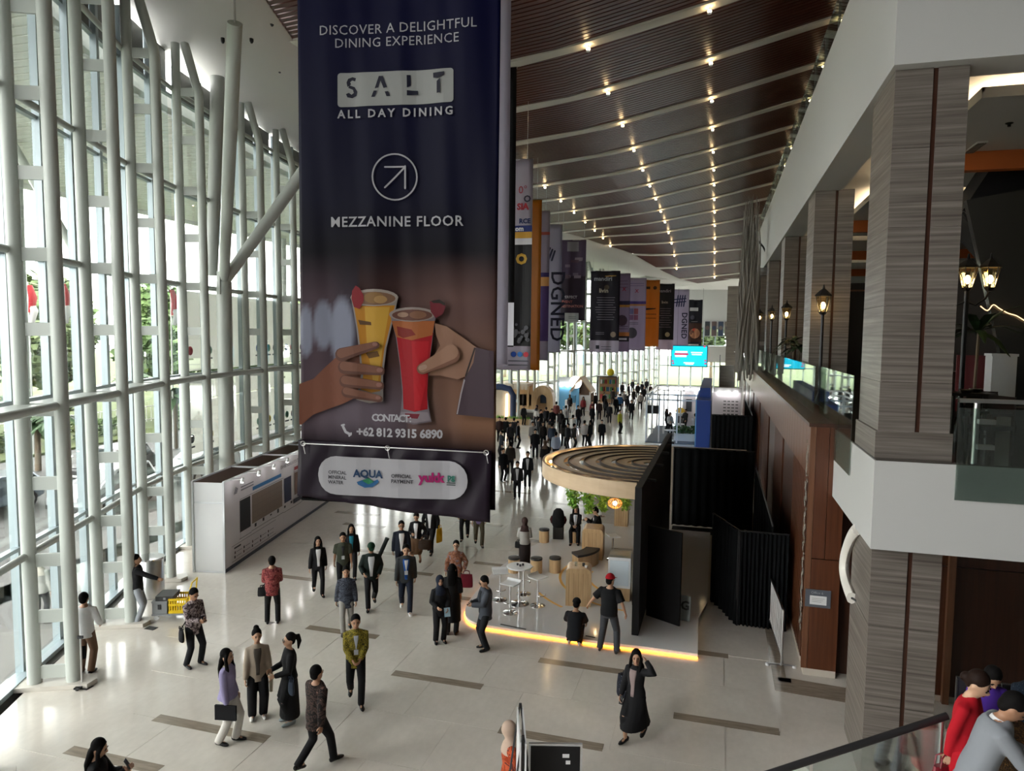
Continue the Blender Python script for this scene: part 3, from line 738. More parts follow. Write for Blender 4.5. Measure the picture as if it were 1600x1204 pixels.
# ---------------- white hoarding boards hung outside the glass
def _tl(name, c):
    m, t, b = nmat(name); b.inputs['Base Color'].default_value = (*c, 1); tr = t.nodes.new('ShaderNodeBsdfTranslucent'); tr.inputs[0].default_value = (*c, 1)
    mx = t.nodes.new('ShaderNodeMixShader'); mx.inputs[0].default_value = .5; t.links.new(b.outputs[0], mx.inputs[1]); t.links.new(tr.outputs[0], mx.inputs[2])
    t.links.new(mx.outputs[0], t.nodes['Material Output'].inputs[0]); MATS[name] = m; return m
HOARD = _tl('hoarding_cloth', (.88, .88, .84)); LOGO = [mat('logo_%d' % i, c, .7) for i, c in enumerate(((.05, .06, .08), (.65, .45, .05), (.10, .2, .5), (.6, .05, .06), (.08, .3, .2)))]
hi = 0
for k in (7, 8, 9, 10):
    if k+1 >= len(fr): break
    (p, t, n), (q, t2, n2) = fr[k], fr[k+1]
    if k == 7: p = p-t*3.2
    a, b = p+n*1.62, q+n2*1.62; tt = (b-a).normalized(); L = (b-a).length
    hb = empty('hoarding', ((a+b)/2)[:], math.atan2(tt.y, tt.x), ['white sponsor board outside the glass right of the thick post', 'white sponsor board outside the glass, second from the thick post', 'white sponsor board outside the glass, third from the thick post', 'white sponsor board outside the glass behind the big banner'][hi], 'hoarding')
    for (z0, z1) in ((5.78, 8.6), (4.72, 5.6), (2.8, 4.68)): MB().box((-L/2+.05, -.03, z0), (L/2-.05, .03, z1)).build('board', HOARD, hb)
    for s in (-1, 1): MB().box((s*(L/2-.12)-.04, .03, -.3), (s*(L/2-.12)+.04, .12, 8.6)).build('board_post', MULL, hb)
    rd = random.Random(k)
    for j in range(5):
        x = -L/2+.5+j*(L-1)/4
        for z in (6.5, 3.35):
            m = LOGO[(j+k+int(z)) % 5]
            MB().lathe([(.0, 0), (.16, 0), (.16, .02), (0, .02)], 12).build('emblem', m, hb, M=T(x, -.031, z) @ RX(R_(90)))
            MB().box((-.2, -.012, -.03), (.2, 0, .03)).build('emblem_line', LOGO[0], hb, M=T(x, -.03, z-.3))
    MB().box((-.45, -.035, 5.08), (.45, -.031, 5.16)).build('emblem_line', LOGO[0], hb)
    hi += 1
# ================================================================== hanging banners
def hx(h):
    h = h.lstrip('#'); v = [int(h[i:i+2], 16)/255 for i in (0, 2, 4)]
    return tuple(x/12.92 if x <= .04045 else ((x+.055)/1.055)**2.4 for x in v)
PG = ['', .56]
def pmat(h, rough=.5):
    return mat('print_'+h+PG[0], tuple(min(x*PG[1], .85) for x in hx(h)), rough, spec=.2)
def fine(vs, fs, L, warp):
    """triangulate, cut edges longer than L, then bend onto the cloth"""
    bm = bmesh.new()
    bv = [bm.verts.new(v) for v in vs]
    for f in fs:
        try: bm.faces.new([bv[i] for i in f])
        except ValueError: pass
    bmesh.ops.triangulate(bm, faces=bm.faces[:])
    for _ in range(6):
        es = [e for e in bm.edges if e.calc_length() > L]
        if not es: break
        bmesh.ops.subdivide_edges(bm, edges=es, cuts=1)
        bmesh.ops.triangulate(bm, faces=[f for f in bm.faces if len(f.verts) > 3])
    for v in bm.verts: v.co = warp(v.co)
    bm.normal_update()
    for f in bm.faces:
        if f.normal.y > 0: f.normal_flip()
    me = bpy.data.meshes.new('print'); bm.to_mesh(me); bm.free(); return me
class Banner:
    def __init__(s, label, cx, dist, ang, x0, x1, y0, y1, base, waves, colf=None, rough=.42, seg=(28, 60), group='hanging banners along the hall', ztop=None):
        s.c = GD(cx, (max(y0, 0)+y1)/2, dist); s.e = Vector((math.cos(R_(ang)), math.sin(R_(ang)), 0)); s.n = Vector((s.e.y, -s.e.x, 0))
        l, _ = s.uv(x0, (y0+y1)/2); r, _ = s.uv(x1, (y0+y1)/2); _, b = s.uv(cx, y1); _, t = s.uv(cx, y0)
        if ztop: t = ztop-s.c.z
        s.l, s.r, s.b, s.t = l, r, b, t; s.waves = waves; s.k = 0
        s.root = empty('hanging_banner', (s.c.x, s.c.y, s.c.z+b), R_(ang), label, 'banner', group)
        s.oz = b; nx, nz_ = seg; vs = []; cs = []
        for j in range(nz_+1):
            for i in range(nx+1):
                u, v = l+(r-l)*i/nx, b+(t-b)*j/nz_
                p = s.warp(Vector((u, v, 0)), 0); vs.append(p)
                if colf: cs.append(colf(s, u, v))
        fs = [(j*(nx+1)+i, j*(nx+1)+i+1, (j+1)*(nx+1)+i+1, (j+1)*(nx+1)+i) for j in range(nz_) for i in range(nx)]
        if colf:
            m, t_, bs = nmat('print_cloth'); at = t_.nodes.new('ShaderNodeVertexColor'); at.layer_name = 'print'
            t_.links.new(at.outputs[0], bs.inputs['Base Color']); bs.inputs['Roughness'].default_value = rough; bs.inputs['Specular IOR Level'].default_value = .1
        else: m = sheer(base)
        s.cm = m
        me = MB().add(vs, fs).mesh('cloth', m, True)
        if colf:
            ca = me.color_attributes.new('print', 'FLOAT_COLOR', 'POINT'); ca.data.foreach_set('color', [c for q in cs for c in (*q, 1)])
        o = link('cloth', me, s.root); md = o.modifiers.new('thick', 'SOLIDIFY'); md.thickness = .006; md.offset = -1
        MB().cyl((l, .01, t-b), (r, .01, t-b), .03, 8).build('top_bar', BRUSH, s.root, True)
        MB().cyl((l, .01, .0), (r, .01, .0), .02, 8).build('bottom_bar', m, s.root, True)
        zc = ZC(s.c.x, s.c.y) if s.c.y < 86 else 13.9
        for f in (.08, .92): MB().cyl((l+(r-l)*f, .01, t-b), (l+(r-l)*f, .01, max(zc-s.c.z-b, t-b+.1)), .008, 5).build('hanging_wire', BRUSH, s.root)
    def uv(s, x, y):
        d = ray(x, y); k = (s.c-CAMP).dot(s.n)/d.dot(s.n); q = CAMP+d*k-s.c; return q.dot(s.e), q.z
    def warp(s, p, off):
        u, v = p.x, p.y; y = 0
        for a, kx, kz, ph in s.waves: y += a*math.sin(kx*u+kz*v+ph)
        return Vector((u, y-off, v-s.oz))
    def off(s): s.k += 1; return .007+.0025*s.k if s.waves is WV else .02+.004*s.k
    def poly(s, pts, h, name='print', px=True, m=None, L=.12):
        if px: pts = [s.uv(*p) for p in pts]
        o = s.off(); me = fine([(p[0], p[1], 0) for p in pts], [tuple(range(len(pts)))], L, lambda q: s.warp(q, o))
        me.materials.append(m or pmat(h)); return link(name, me, s.root)
    def rel(s, u, v): return (s.l+(s.r-s.l)*u, s.b+(s.t-s.b)*v)
    def rect(s, u0, v0, u1, v1, h, name='print'):
        return s.poly([s.rel(u0, v0), s.rel(u1, v0), s.rel(u1, v1), s.rel(u0, v1)], h, name, False, L=.18)
    def disc(s, u, v, r, h, n=14, name='emblem', sx=1., sy=1.):
        c = s.rel(u, v); return s.poly([(c[0]+sx*r*math.cos(2*math.pi*i/n), c[1]+sy*r*math.sin(2*math.pi*i/n)) for i in range(n)], h, name, False, L=.3)
    def text(s, c, size, txt, h, rot=0., bold=0., spacing=1., align='CENTER', L=.15, name='lettering'):
        vs, fs = text_mesh(txt, size, align, bold, spacing); ca, sa = math.cos(rot), math.sin(rot); o = s.off()
        me = fine([(c[0]+v.x*ca-v.y*sa, c[1]+v.x*sa+v.y*ca, 0) for v in vs], fs, L, lambda q: s.warp(q, o))
        me.materials.append(pmat(h)); return link(name, me, s.root)
    def textpx(s, x, y, hpx, txt, h, **k):
        c = s.uv(x, y); s0 = s.uv(x, y-hpx)[1]-c[1]; return s.text(c, s0/.72, txt, h, **k)
    def fit(s, x0, x1, y, hpx, txt, h, **k):
        """one line of lettering whose ends sit at pixels x0, x1 and whose base line sits at y"""
        a = s.uv(x0, y); b = s.uv(x1, y); z = s.uv((x0+x1)/2, y); sz = (s.uv((x0+x1)/2, y-hpx)[1]-z[1])/.72
        k2 = dict(k); sp = k2.pop('spacing', None)
        vs, _ = text_mesh(txt, sz, 'CENTER', k2.get('bold', 0), 1.); w0 = max(v.x for v in vs)-min(v.x for v in vs)
        vs, _ = text_mesh(txt, sz, 'CENTER', k2.get('bold', 0), 1.4); w1 = max(v.x for v in vs)-min(v.x for v in vs)
        need = b[0]-a[0]; f = 1+.4*(need-w0)/max(w1-w0, 1e-5)
        return s.text(((a[0]+b[0])/2, z[1]), sz, txt, h, spacing=max(.6, min(f, 2.6)), **k2)
def capsule(a, b, w, n=6, w2=None):
    w2 = w2 or w; ang = math.atan2(b[1]-a[1], b[0]-a[0]); pts = []
    for i in range(n+1): t = ang+math.pi/2+math.pi*i/n; pts.append((a[0]+w/2*math.cos(t), a[1]+w/2*math.sin(t)))
    for i in range(n+1): t = ang-math.pi/2+math.pi*i/n; pts.append((b[0]+w2/2*math.cos(t), b[1]+w2/2*math.sin(t)))
    return pts

# ---------------- the big banner in front
def mixc(a, b, f): f = min(max(f, 0), 1); return tuple(x+(y-x)*f for x, y in zip(a, b))
def main_col(s, u, v):
    fx = (u-s.l)/(s.r-s.l); py = s._py(v)
    navy, navy2, dk = hx('#0e124a'), hx('#101238'), hx('#110d1a')
    c = mixc(navy, navy2, py/300) if py < 300 else mixc(navy2, dk, (py-300)/90)
    if py > 385:
        f = (py-385)/70
        ph = mixc(hx('#54352f'), hx('#8a6a60'), .5+.5*math.sin(fx*9+1)) if fx > .3 else mixc(hx('#4d4049'), hx('#6d5a60'), .5+.5*math.sin(fx*18))
        if fx > .55: ph = mixc(ph, hx('#a5795a'), (py-480)/140)
        ph = mixc(ph, hx('#8d7f86'), max(0, 1-abs(fx-.35)/.5)*min(max((py-560)/70, 0), 1))
        for (bx_, by_, rx_, ry_) in ((.03, 510, .035, 38), (.12, 500, .045, 36), (.22, 510, .06, 50)):
            d = ((fx-bx_)/rx_)**2+((py-by_)/ry_)**2
            if d < 1.5: ph = mixc(ph, hx('#b3b8c6'), (1.5-d)/.7)
        c = mixc(c, ph, f)
        if py > 655: c = mixc(c, hx('#2a1a20'), (py-655)/45)
    g_ = .30 if py < 385 else .42
    return (c[0]*g_, c[1]*g_, c[2]*g_*1.1)
class MainBanner(Banner):
    def _py(s, v):
        # photo row for a height on the cloth (centre column)
        if not hasattr(s, '_k'):
            _, a = s.uv(628, 0); _, b = s.uv(628, 780); s._k = (a, b)
        a, b = s._k; return 780*(a-v)/(a-b)
WV = [(.020, 2.7, .45, 0), (.012, 6.1, -.7, 1.), (.006, 11.5, .9, 2.), (.002, 21, 1.2, .5)]
mb_ = MainBanner('huge navy banner advertising a restaurant, two toasting drinks printed on it', 622, 10.6, 7.0, 468, 778, 0, 787, '#121330', WV, main_col, .5, (60, 130), ztop=12.9)
B = mb_; LG = '#cfcfd6'; NV = '#11132e'
B.fit(501, 745, 50, 15.5, 'DISCOVER A DELIGHTFUL', LG); B.fit(525, 717, 71, 15, 'DINING EXPERIENCE', LG)
def rrect(x0, y0, x1, y1, r, n=5):
    pts = []
    for (cx, cy, a0) in ((x1-r, y0+r, -90), (x1-r, y1-r, 0), (x0+r, y1-r, 90), (x0+r, y0+r, 180)):
        for i in range(n+1): t = R_(a0+90*i/n); pts.append((cx+r*math.cos(t), cy+r*math.sin(t)))
    return pts
def slant(pts, x0, k): return [(x, y-k*(x-x0)) for x, y in pts]
B.poly(slant(rrect(529, 111, 709, 164, 5), 619, .05), '#b9bcba', 'logo_plate')
def lt(pts): B.poly([(460+x/2.868, y/2.868) for x, y in pts], NV, 'logo_letter')
# S
for seg in ([(236, 372), (243, 355), (262, 347), (278, 352), (274, 366), (260, 362), (252, 370), (256, 380), (240, 392)], [(248, 384), (272, 392), (284, 412), (280, 432), (262, 442), (240, 438), (234, 424), (246, 418), (258, 426), (268, 418), (264, 404), (244, 396)]): lt(seg)
lt([(380, 342), (398, 342), (417, 392), (401, 396), (388, 362), (378, 394), (362, 398)]); lt([(358, 408), (373, 408), (362, 436), (347, 437)]); lt([(407, 412), (422, 410), (431, 432), (415, 433)])
lt([(504, 337), (521, 336), (522, 384), (505, 393)]); lt([(505, 405), (553, 407), (554, 424), (505, 428)])
lt([(623, 328), (674, 323), (674, 338), (640, 352), (624, 350)]); lt([(640, 366), (656, 350), (656, 416), (640, 419)])
B.fit(530, 709, 183, 13, 'ALL DAY DINING', LG, bold=.004)
# arrow in a circle
cx, cy = 618, 277
def ringpoly(cx, cy, r0, r1, n=40, ky=1.06):
    for i in range(0, n, 4):
        a = [2*math.pi*(i+j)/n for j in range(5)]
        B.poly([(cx+r1*math.cos(t), cy+ky*r1*math.sin(t)) for t in a]+[(cx+r0*math.cos(t), cy+ky*r0*math.sin(t)) for t in reversed(a)], LG, 'emblem_ring'); B.k -= 1
ringpoly(cx, cy, 32.5, 34.8); B.k += 1
for a, b in (((603, 294), (634, 261)), ((603, 262), (634, 261)), ((634, 260), (634, 295))): B.poly(capsule(a, b, 2.6, 2), LG, 'arrow')
B.fit(519, 724, 354, 16, 'MEZZANINE FLOOR', LG, bold=.003)
# printed picture
def cp(pts): return [(460+x/3.009, 400+y/3.009) for x, y in pts]
def art(pts, h): B.poly(cp(pts), h, 'picture')
def ellp(cx, cy, rx, ry, n=20): return [(cx+rx*math.cos(2*math.pi*i/n), cy+ry*math.sin(2*math.pi*i/n)) for i in range(n)]
art([(28, 600), (95, 575), (150, 520), (205, 470), (262, 430), (330, 420), (345, 470), (330, 560), (335, 640), (290, 665), (240, 690), (150, 722), (90, 745), (40, 790), (28, 790)], '#86503a')
art([(275, 190), (300, 330), (312, 430), (322, 560), (300, 672), (360, 690), (425, 680), (424, 560), (440, 430), (470, 300), (493, 190)], '#a8a09a')
art([(290, 235), (310, 350), (322, 450), (332, 560), (322, 625), (370, 640), (412, 632), (415, 560), (430, 440), (458, 320), (478, 232)], '#d08e1c')
art([(340, 240), (350, 420), (380, 600), (400, 600), (425, 420), (455, 240)], '#e2b040')
art([(310, 300), (370, 310), (372, 325), (318, 322)], '#6b4a26'); art([(345, 455), (400, 445), (410, 470), (360, 480)], '#7a5524')
art(ellp(384, 196, 110, 40), '#b7aca4'); art(ellp(384, 200, 98, 31), '#8d6a50'); art(ellp(385, 197, 48, 26), '#a07a4a'); art(ellp(415, 205, 30, 18), '#c39a63')
art([(280, 200), (284, 165), (300, 140), (318, 152), (336, 185), (338, 210), (318, 250), (292, 240)], '#9c2630')
art([(665, 315), (720, 330), (800, 385), (862, 430), (862, 490), (815, 562), (770, 578), (690, 560), (640, 560), (660, 470), (690, 420), (672, 370)], '#a87f68')
art([(457, 268), (485, 380), (505, 520), (516, 640), (510, 720), (498, 770), (570, 788), (652, 775), (640, 720), (632, 640), (640, 520), (655, 400), (672, 272)], '#8b8088')
art([(488, 372), (505, 500), (518, 620), (522, 715), (575, 728), (634, 716), (632, 640), (638, 520), (655, 380), (660, 360)], '#b4061a')
art([(560, 400), (575, 720), (600, 722), (625, 600), (640, 400)], '#cc1424')
art([(466, 305), (488, 380), (560, 395), (655, 372), (667, 305)], '#b86a34'); art([(490, 330), (560, 345), (580, 370), (520, 385), (495, 372)], '#8f2a1e')
art([(512, 728), (636, 730), (650, 768), (575, 780), (502, 764)], '#a49aa2'); art([(530, 735), (600, 738), (590, 760), (535, 756)], '#8a2a3a')
art(ellp(563, 275, 107, 34), '#a89a94'); art(ellp(563, 278, 94, 26), '#6e4436'); art(ellp(590, 277, 40, 18), '#8f6248'); art(ellp(520, 276, 26, 12), '#b08d76')
art([(645, 215), (668, 206), (700, 212), (718, 235), (706, 272), (672, 292), (650, 262)], '#7c2430'); art([(650, 212), (690, 205), (716, 222), (714, 234), (690, 222), (662, 222)], '#2f2a22')
for a, b, w1, w2 in (((235, 462), (398, 418), 62, 34), ((250, 520), (420, 538), 62, 40), ((255, 585), (418, 606), 56, 38), ((262, 635), (414, 666), 48, 32)):
    art(capsule(a, b, w1, 6, w2), '#6b4436'); art(capsule((a[0], a[1]-6), (b[0]-4, b[1]-5), w1*.7, 6, w2*.7), '#8a5c49'); art(capsule((b[0]-8, b[1]-5), (b[0]+2, b[1]-4), w2*.5, 5, w2*.4), '#a5766a')
art(capsule((615, 528), (745, 462), 50, 7, 84), '#8f6552'); art(capsule((617, 524), (745, 450), 40, 7, 70), '#b38a72'); art(capsule((608, 524), (626, 518), 22, 5, 22), '#c7a592')
art([(862, 428), (905, 438), (948, 446), (948, 756), (860, 748), (770, 740), (785, 660), (805, 580), (850, 500)], '#4b3a44')
art([(806, 575), (790, 640), (772, 738), (778, 738), (796, 645), (812, 580)], '#b8b0b4')
art(capsule((858, 432), (815, 560), 8, 3, 8), '#2e221f')
B.fit(587, 648, 656, 11, 'CONTACT :', LG, bold=.004); B.fit(564, 695, 680, 13, '+62 812 9315 6890', LG, bold=.006)
for i in range(6):
    t0, t1 = R_(200+i*18-60), R_(218+i*18-60)
B.poly(capsule((543, 664), (547, 672), 4, 3), LG, 'phone_icon'); B.poly(capsule((547, 672), (555, 676), 4, 3), LG, 'phone_icon'); B.poly(capsule((541, 662), (545, 661), 3, 3), LG, 'phone_icon'); B.poly(capsule((553, 678), (556, 674), 3, 3), LG, 'phone_icon')
# lower flap tied over the bottom
l2, r2 = B.l-.01, B.r-.06
flap = []
vs = []; fs = []; nx, nz_ = 40, 14
for j in range(nz_+1):
    for i in range(nx+1):
        u = B.l+(B.r-B.l-.05)*i/nx; vt = B.uv(622, 694)[1]-.10*(i/nx-.5)*.6; vb = B.b-.13+.26*(1-i/nx)-.05
        f = j/nz_; v = vb+(vt-vb)*f; p = B.warp(Vector((u, v, 0)), .14+.02*math.sin(u*5+v*3)+.015*math.sin(13*u-6*v)-.04*f); vs.append(p)
fs = [(j*(nx+1)+i, j*(nx+1)+i+1, (j+1)*(nx+1)+i+1, (j+1)*(nx+1)+i) for j in range(nz_) for i in range(nx)]
o = MB().add(vs, fs).build('lower_flap', pmat('#2c2130', .38), B.root, True); md = o.modifiers.new('t', 'SOLIDIFY'); md.thickness = .005
B.k = 78
def fo(pts, h, n='print'): return B.poly(pts, h, n)
fo(slant(rrect(505, 713, 735, 772, 28), 620, -.045), '#c9c9cf', 'logo_plate')
for i, t in enumerate(('OFFICIAL', 'MINERAL', 'WATER')): B.textpx(521, 735.5+i*7.5+.3, 5.2, t, '#4a4a52', align='LEFT', bold=.0015)
for i, t in enumerate(('OFFICIAL', 'PAYMENT')): B.textpx(619, 741+i*8, 5.6, t, '#4a4a52', align='LEFT', bold=.0015)
B.textpx(583, 741, 11.5, 'AQUA', '#23466e', bold=.006)
fo([(566, 748), (578, 744), (590, 748), (598, 744), (600, 748), (590, 756), (578, 757), (568, 752)], '#2f6fa8', 'logo_wave'); fo([(574, 746), (584, 742), (592, 748), (584, 752)], '#3b9a6a', 'logo_wave')
B.textpx(680, 748, 14, 'yukk', '#c0267a', bold=.009); B.textpx(710, 745, 9, 'pg', '#2a7a6a', bold=.006)
for y_ in (749, 752): B.poly([(703, y_), (717, y_+.4), (717, y_+1.8), (703, y_+1.4)], '#3a4a4a')
for px_, py_ in ((481, 690), (611, 697), (763, 704)):
    c = B.uv(px_, py_); MB().torus((c[0], -.17, c[1]-B.oz), .035, .008, 10, 5, RX(R_(90)).to_3x3()).build('tie_ring', BRUSH, B.root, True)
    MB().cyl((c[0], -.17, c[1]-B.oz), (c[0]+.03, -.16, c[1]-B.oz-.16), .007, 5).build('tie_cord', mat('cord_white', (.6, .6, .6), .7), B.root)
a, b = B.uv(481, 690), B.uv(763, 704); MB().cyl((a[0], -.165, a[1]-B.oz), (b[0], -.165, b[1]-B.oz), .009, 6).build('tie_rod', BRUSH, B.root, True)

# ---------------- the row behind it
PG[:] = ['_far', 1.0]
def sheer(h):
    k = 'sheer_'+h
    return MATS[k] if k in MATS else _tl(k, tuple(min(x*1.0, .85) for x in hx(h)))
SW = [(.05, 3.6, .25, 0), (.018, 8, -.5, 1), (.003, 15, .3, 2)]
def ban(label, cx, dist, x0, x1, y0, y1, base, ang=6, waves=SW):
    return Banner(label, cx, dist, ang, x0, x1, y0, y1, base, waves, None, .5, (16, 24))
def txtw(B, u, v, size, t, h, rot=0., bold=0., sp=1.): B.text(B.rel(u, v), size, t, h, rot, bold, sp, L=.4)
def lines(B, u0, u1, v0, dv, n, h, th=.006, rnd=None):
    rd = random.Random(n)
    for i in range(n):
        w_ = (u1-u0)*(.6+.4*rd.random()); c = (u0+u1)/2; B.rect(c-w_/2, v0-i*dv, c+w_/2, v0-i*dv+th, h, 'text_line')
b = ban('plain white banner edge showing directly behind the huge navy banner', 740, 17, 620, 796, -60, 570, '#b9b4c4')
b = ban('black banner behind the white one, only its right edge in view', 760, 21.5, 655, 805, 108, 540, '#0b0b12'); b.rect(.0, 0, 1, .16, '#c4c2cc')
b = ban('white banner with gold lettering on a black middle, right of the huge banner', 787, 28.8, 717, 831, 250, 577, '#b9b2c0')
b.rect(0, .115, 1, .60, '#0d0b10'); b.rect(0, .60, 1, .63, '#c8c6ce'); b.rect(0, .63, 1, .66, '#b98a2e'); b.rect(0, .66, 1, .69, '#1c2a6a')
txtw(b, .80, .665, .26, '.com', '#d6d6dc', bold=.01); txtw(b, .86, .51, .55, 'O', '#b08a30', bold=.03); txtw(b, .87, .84, .42, '0\u00b0', '#a02a35'); txtw(b, .93, .80, .36, 'O', '#2a2a40', bold=.01); txtw(b, .87, .765, .34, 'SIA', '#a02a35', bold=.015); txtw(b, .9, .70, .26, 'RCE', '#23315e', bold=.01)
for i, h in enumerate(('#2a4a9a', '#2a6ab0', '#b03040')): b.disc(.77+i*.085, .075, .11, h)
lines(b, .7, .98, .04, .02, 2, '#55555f'); rd = random.Random(2)
for i in range(26): b.disc(.62+.36*rd.random(), .13+.11*rd.random()*(.4+rd.random()*.6), .05+.05*rd.random(), '#55555c', 7, 'printed_flower')
b = ban('plain orange banner hanging right of the white one with gold lettering', 806, 37, 753, 845, 313, 577, '#b8741e')
b = ban('white and purple banner between the orange banner and the white DGNED one', 818, 41, 774, 858, 330, 562, '#b4aec0'); b.rect(0, .13, 1, .5, '#4a3a6c'); b.rect(0, .5, 1, .56, '#c0915a'); b.rect(0, .56, 1, .59, '#3a2f62'); b.rect(.8, .84, 1, .86, '#b05a50')
b = ban('tall white banner with black DGNED lettering, nearer of the two', 837, 46, 801, 877, 351, 549, '#b7b5c6')
txtw(b, .80, .36, 1.25, 'DGNED', '#232334', R_(-90), .02, 1.05)
for i in range(5): b.poly(capsule((b.l+(b.r-b.l)*(.52+.07*i), b.b+(b.t-b.b)*.72), (b.l+(b.r-b.l)*(.66+.05*i), b.b+(b.t-b.b)*(.84-.012*i)), .12, 3), '#2a2a44', 'emblem', False, L=.5)
b = ban('short purple banner reading PERFECT EVENT DESTINATION', 895, 52, 876, 915, 375, 500, '#3d3040')
b.rect(0, .55, 1, 1, '#51445a'); b.rect(.25, .86, .7, .98, '#8c8a90'); rd = random.Random(4)
for i in range(9): u = rd.uniform(.05, .6); v = rd.uniform(.5, .8); b.rect(u, v, u+rd.uniform(.15, .35), v+.035, ('#766a7c', '#5c4a58', '#8a7f8c')[i % 3])
txtw(b, .40, .275, .26, 'PERFECT', '#c4bcc4', bold=.006); txtw(b, .28, .215, .26, 'EVENT', '#b56a66', bold=.006); txtw(b, .46, .16, .26, 'DESTINATION', '#c08078', bold=.006); b.rect(.2, -.02, .75, .09, '#a9aaa8'); lines(b, .35, .65, .04, .02, 2, '#66706a')
# second group further down the hall
b = ban('dark violet banner with pale logos and text lines, front of the far row', 945, 74, 922, 968, 423, 550, '#262232'); b.rect(0, 0, 1, .145, '#a8a0b4')
txtw(b, .42, .88, .62, 'mandiri', '#aeb2c0', bold=.01); b.poly(capsule(b.rel(.5, .935), b.rel(.85, .94), .1, 3), '#b08a4a', 'emblem', False, L=.5); txtw(b, .45, .735, .6, 'livin', '#bfb9ac', bold=.015); b.disc(.55, .80, .26, '#5a5048', 10); lines(b, .15, .9, .67, .03, 10, '#8e8a9a'); b.disc(.8, .22, .3, '#8a7a70', 10); lines(b, .2, .5, .24, .02, 2, '#8e8a9a')
b.rect(.22, .04, .34, .085, '#20202c'); lines(b, .4, .75, .065, .03, 2, '#3a3a48')
b = ban('pale lilac banner with a violet band half hidden behind the dark violet one', 967, 77, 946, 984, 427, 549, '#8e8098'); b.rect(0, .6, 1, .65, '#2a2540'); b.rect(0, .13, 1, .2, '#1b1622'); b.rect(0, .2, 1, .25, '#a8683a'); b.rect(0, .57, 1, .6, '#a8783a'); b.disc(.68, .4, .6, '#4a3a48', 12); txtw(b, .75, .78, .5, 'X', '#a03848', bold=.02); b.rect(.5, .15, .9, .175, '#b8b4c0'); lines(b, .5, .95, .32, .03, 2, '#3a3048'); lines(b, .5, .95, .9, .04, 3, '#6a4a60')
b = ban('white banner with violet band and picture tiles, third of the far row', 993, 80, 972, 1009, 434, 547, '#a49aaf'); b.rect(0, .64, 1, .68, '#4a3f7c'); b.rect(0, .615, 1, .64, '#b08050'); b.rect(.3, .5, .48, .58, '#6a6a90'); b.rect(.5, .5, .68, .58, '#9a5a60'); b.rect(.3, .42, .48, .49, '#7a5a78'); b.rect(.5, .42, .68, .49, '#8a5a70'); b.disc(.42, .24, .62, '#4c4a52', 14); txtw(b, .6, .8, .5, 'X', '#a04858', bold=.02); lines(b, .3, .9, .92, .03, 2, '#6a5a80'); lines(b, .3, .7, .38, .02, 2, '#4a4a55')
b = ban('orange banner in the far row with a black logo', 1016, 84, 1000, 1030, 437, 541, '#b0701f'); b.rect(.25, .86, .5, .9, '#2a2018'); b.disc(.75, .88, .22, '#3a2a18', 10); b.poly(capsule(b.rel(.2, .56), b.rel(.8, .57), .28, 3, .1), '#241a16', 'emblem', False, L=.5); lines(b, .15, .85, .48, .06, 2, '#4a3018', .01)
b = ban('black banner with pale text lines and a white foot, far row', 1041, 88, 1026, 1053, 443, 546, '#141016'); b.rect(0, 0, 1, .15, '#a090a4'); txtw(b, .4, .87, .55, 'mandiri', '#9a9098'); txtw(b, .45, .70, .5, 'livin', '#a89a8c'); lines(b, .1, .9, .62, .035, 9, '#6a6068'); b.disc(.65, .23, .3, '#8a7a60', 10)
b = ban('white banner with black DGNED lettering, farther of the two', 1063, 93, 1050, 1076, 452, 546, '#a79fb2'); txtw(b, .60, .40, .95, 'DGNED', '#1e1e30', R_(-90), .02, 1.05)
for i in range(4): b.poly(capsule(b.rel(.25+.14*i, .72), b.rel(.33+.14*i, .90), .16, 3), '#252a48', 'emblem', False, L=.5)
for i in range(2): b.poly(capsule(b.rel(.05, .78+.05*i), b.rel(.8, .80+.05*i), .14, 3), '#252a48', 'emblem', False, L=.5)
b = ban('small navy banner with a food picture at the end of the far row', 1086, 97, 1075, 1097, 468, 541, '#11121f'); b.rect(.1, .76, .7, .83, '#a8a8ac'); b.disc(.3, .62, .3, '#3a3a46', 12); b.rect(0, .1, 1, .5, '#33201c'); b.disc(.5, .28, .7, '#8a6048', 12, 'picture'); b.disc(.45, .36, .2, '#a03a30', 8, 'picture'); b.rect(.0, 0, .8, .05, '#9a9a98'); lines(b, .1, .8, .53, .02, 1, '#8a8a90')
# ================================================================== exhibition stands
WP = mat('stand_white', (.70, .71, .72), .35); GLOSSW = mat('gloss_white_floor', (.74, .74, .74), .08); CUSH = mat('black_leatherette', (.02, .02, .021), .5)
GREYC = mat('grey_carpet', (.10, .10, .105), .95)
PG[:] = ['_wall', .8]
def smooth_poly(pts, k=6, closed=False):
    out = []; n = len(pts)
    for i in range(n-1):
        a, b, c, d = pts[max(i-1, 0)], pts[i], pts[i+1], pts[min(i+2, n-1)]
        for j in range(k): out.append(cr(a, b, c, d, j/k))
    out.append(pts[-1]); return out
# ---------------- white platform with glowing edge
PZ = .12
front = [G(*p)[:2] for p in ((770, 899), (748, 925), (731, 948), (727, 966), (742, 979), (790, 988), (860, 998), (935, 1009), (1010, 1018))]
front = smooth_poly([tuple(p) for p in front], 6); rc = G(1090, 1029); rb = G(1091, 972)
back = [(-.05, 19.4), (-.05, 26.5), (-4.6, 26.5), (-5.9, 22.5)]
plat = empty('stand_platform', (-3.5, 17, 0), 0, 'white gloss stand platform with an orange glowing edge', 'platform')
out = front+[tuple(rc[:2]), tuple(rb[:2])]+back
loc = [(x+3.5, y-17) for x, y in out]
MB().prism(loc, .05, PZ).build('platform_top', GLOSSW, plat)
inn = [(x+3.5, y-17) for x, y in [(p[0]*.985+(-2.6)*.015, p[1]+.07) for p in out]]
MB().prism(inn, .0, .05).build('platform_base', mat('platform_base', (.2, .2, .2), .6), plat)
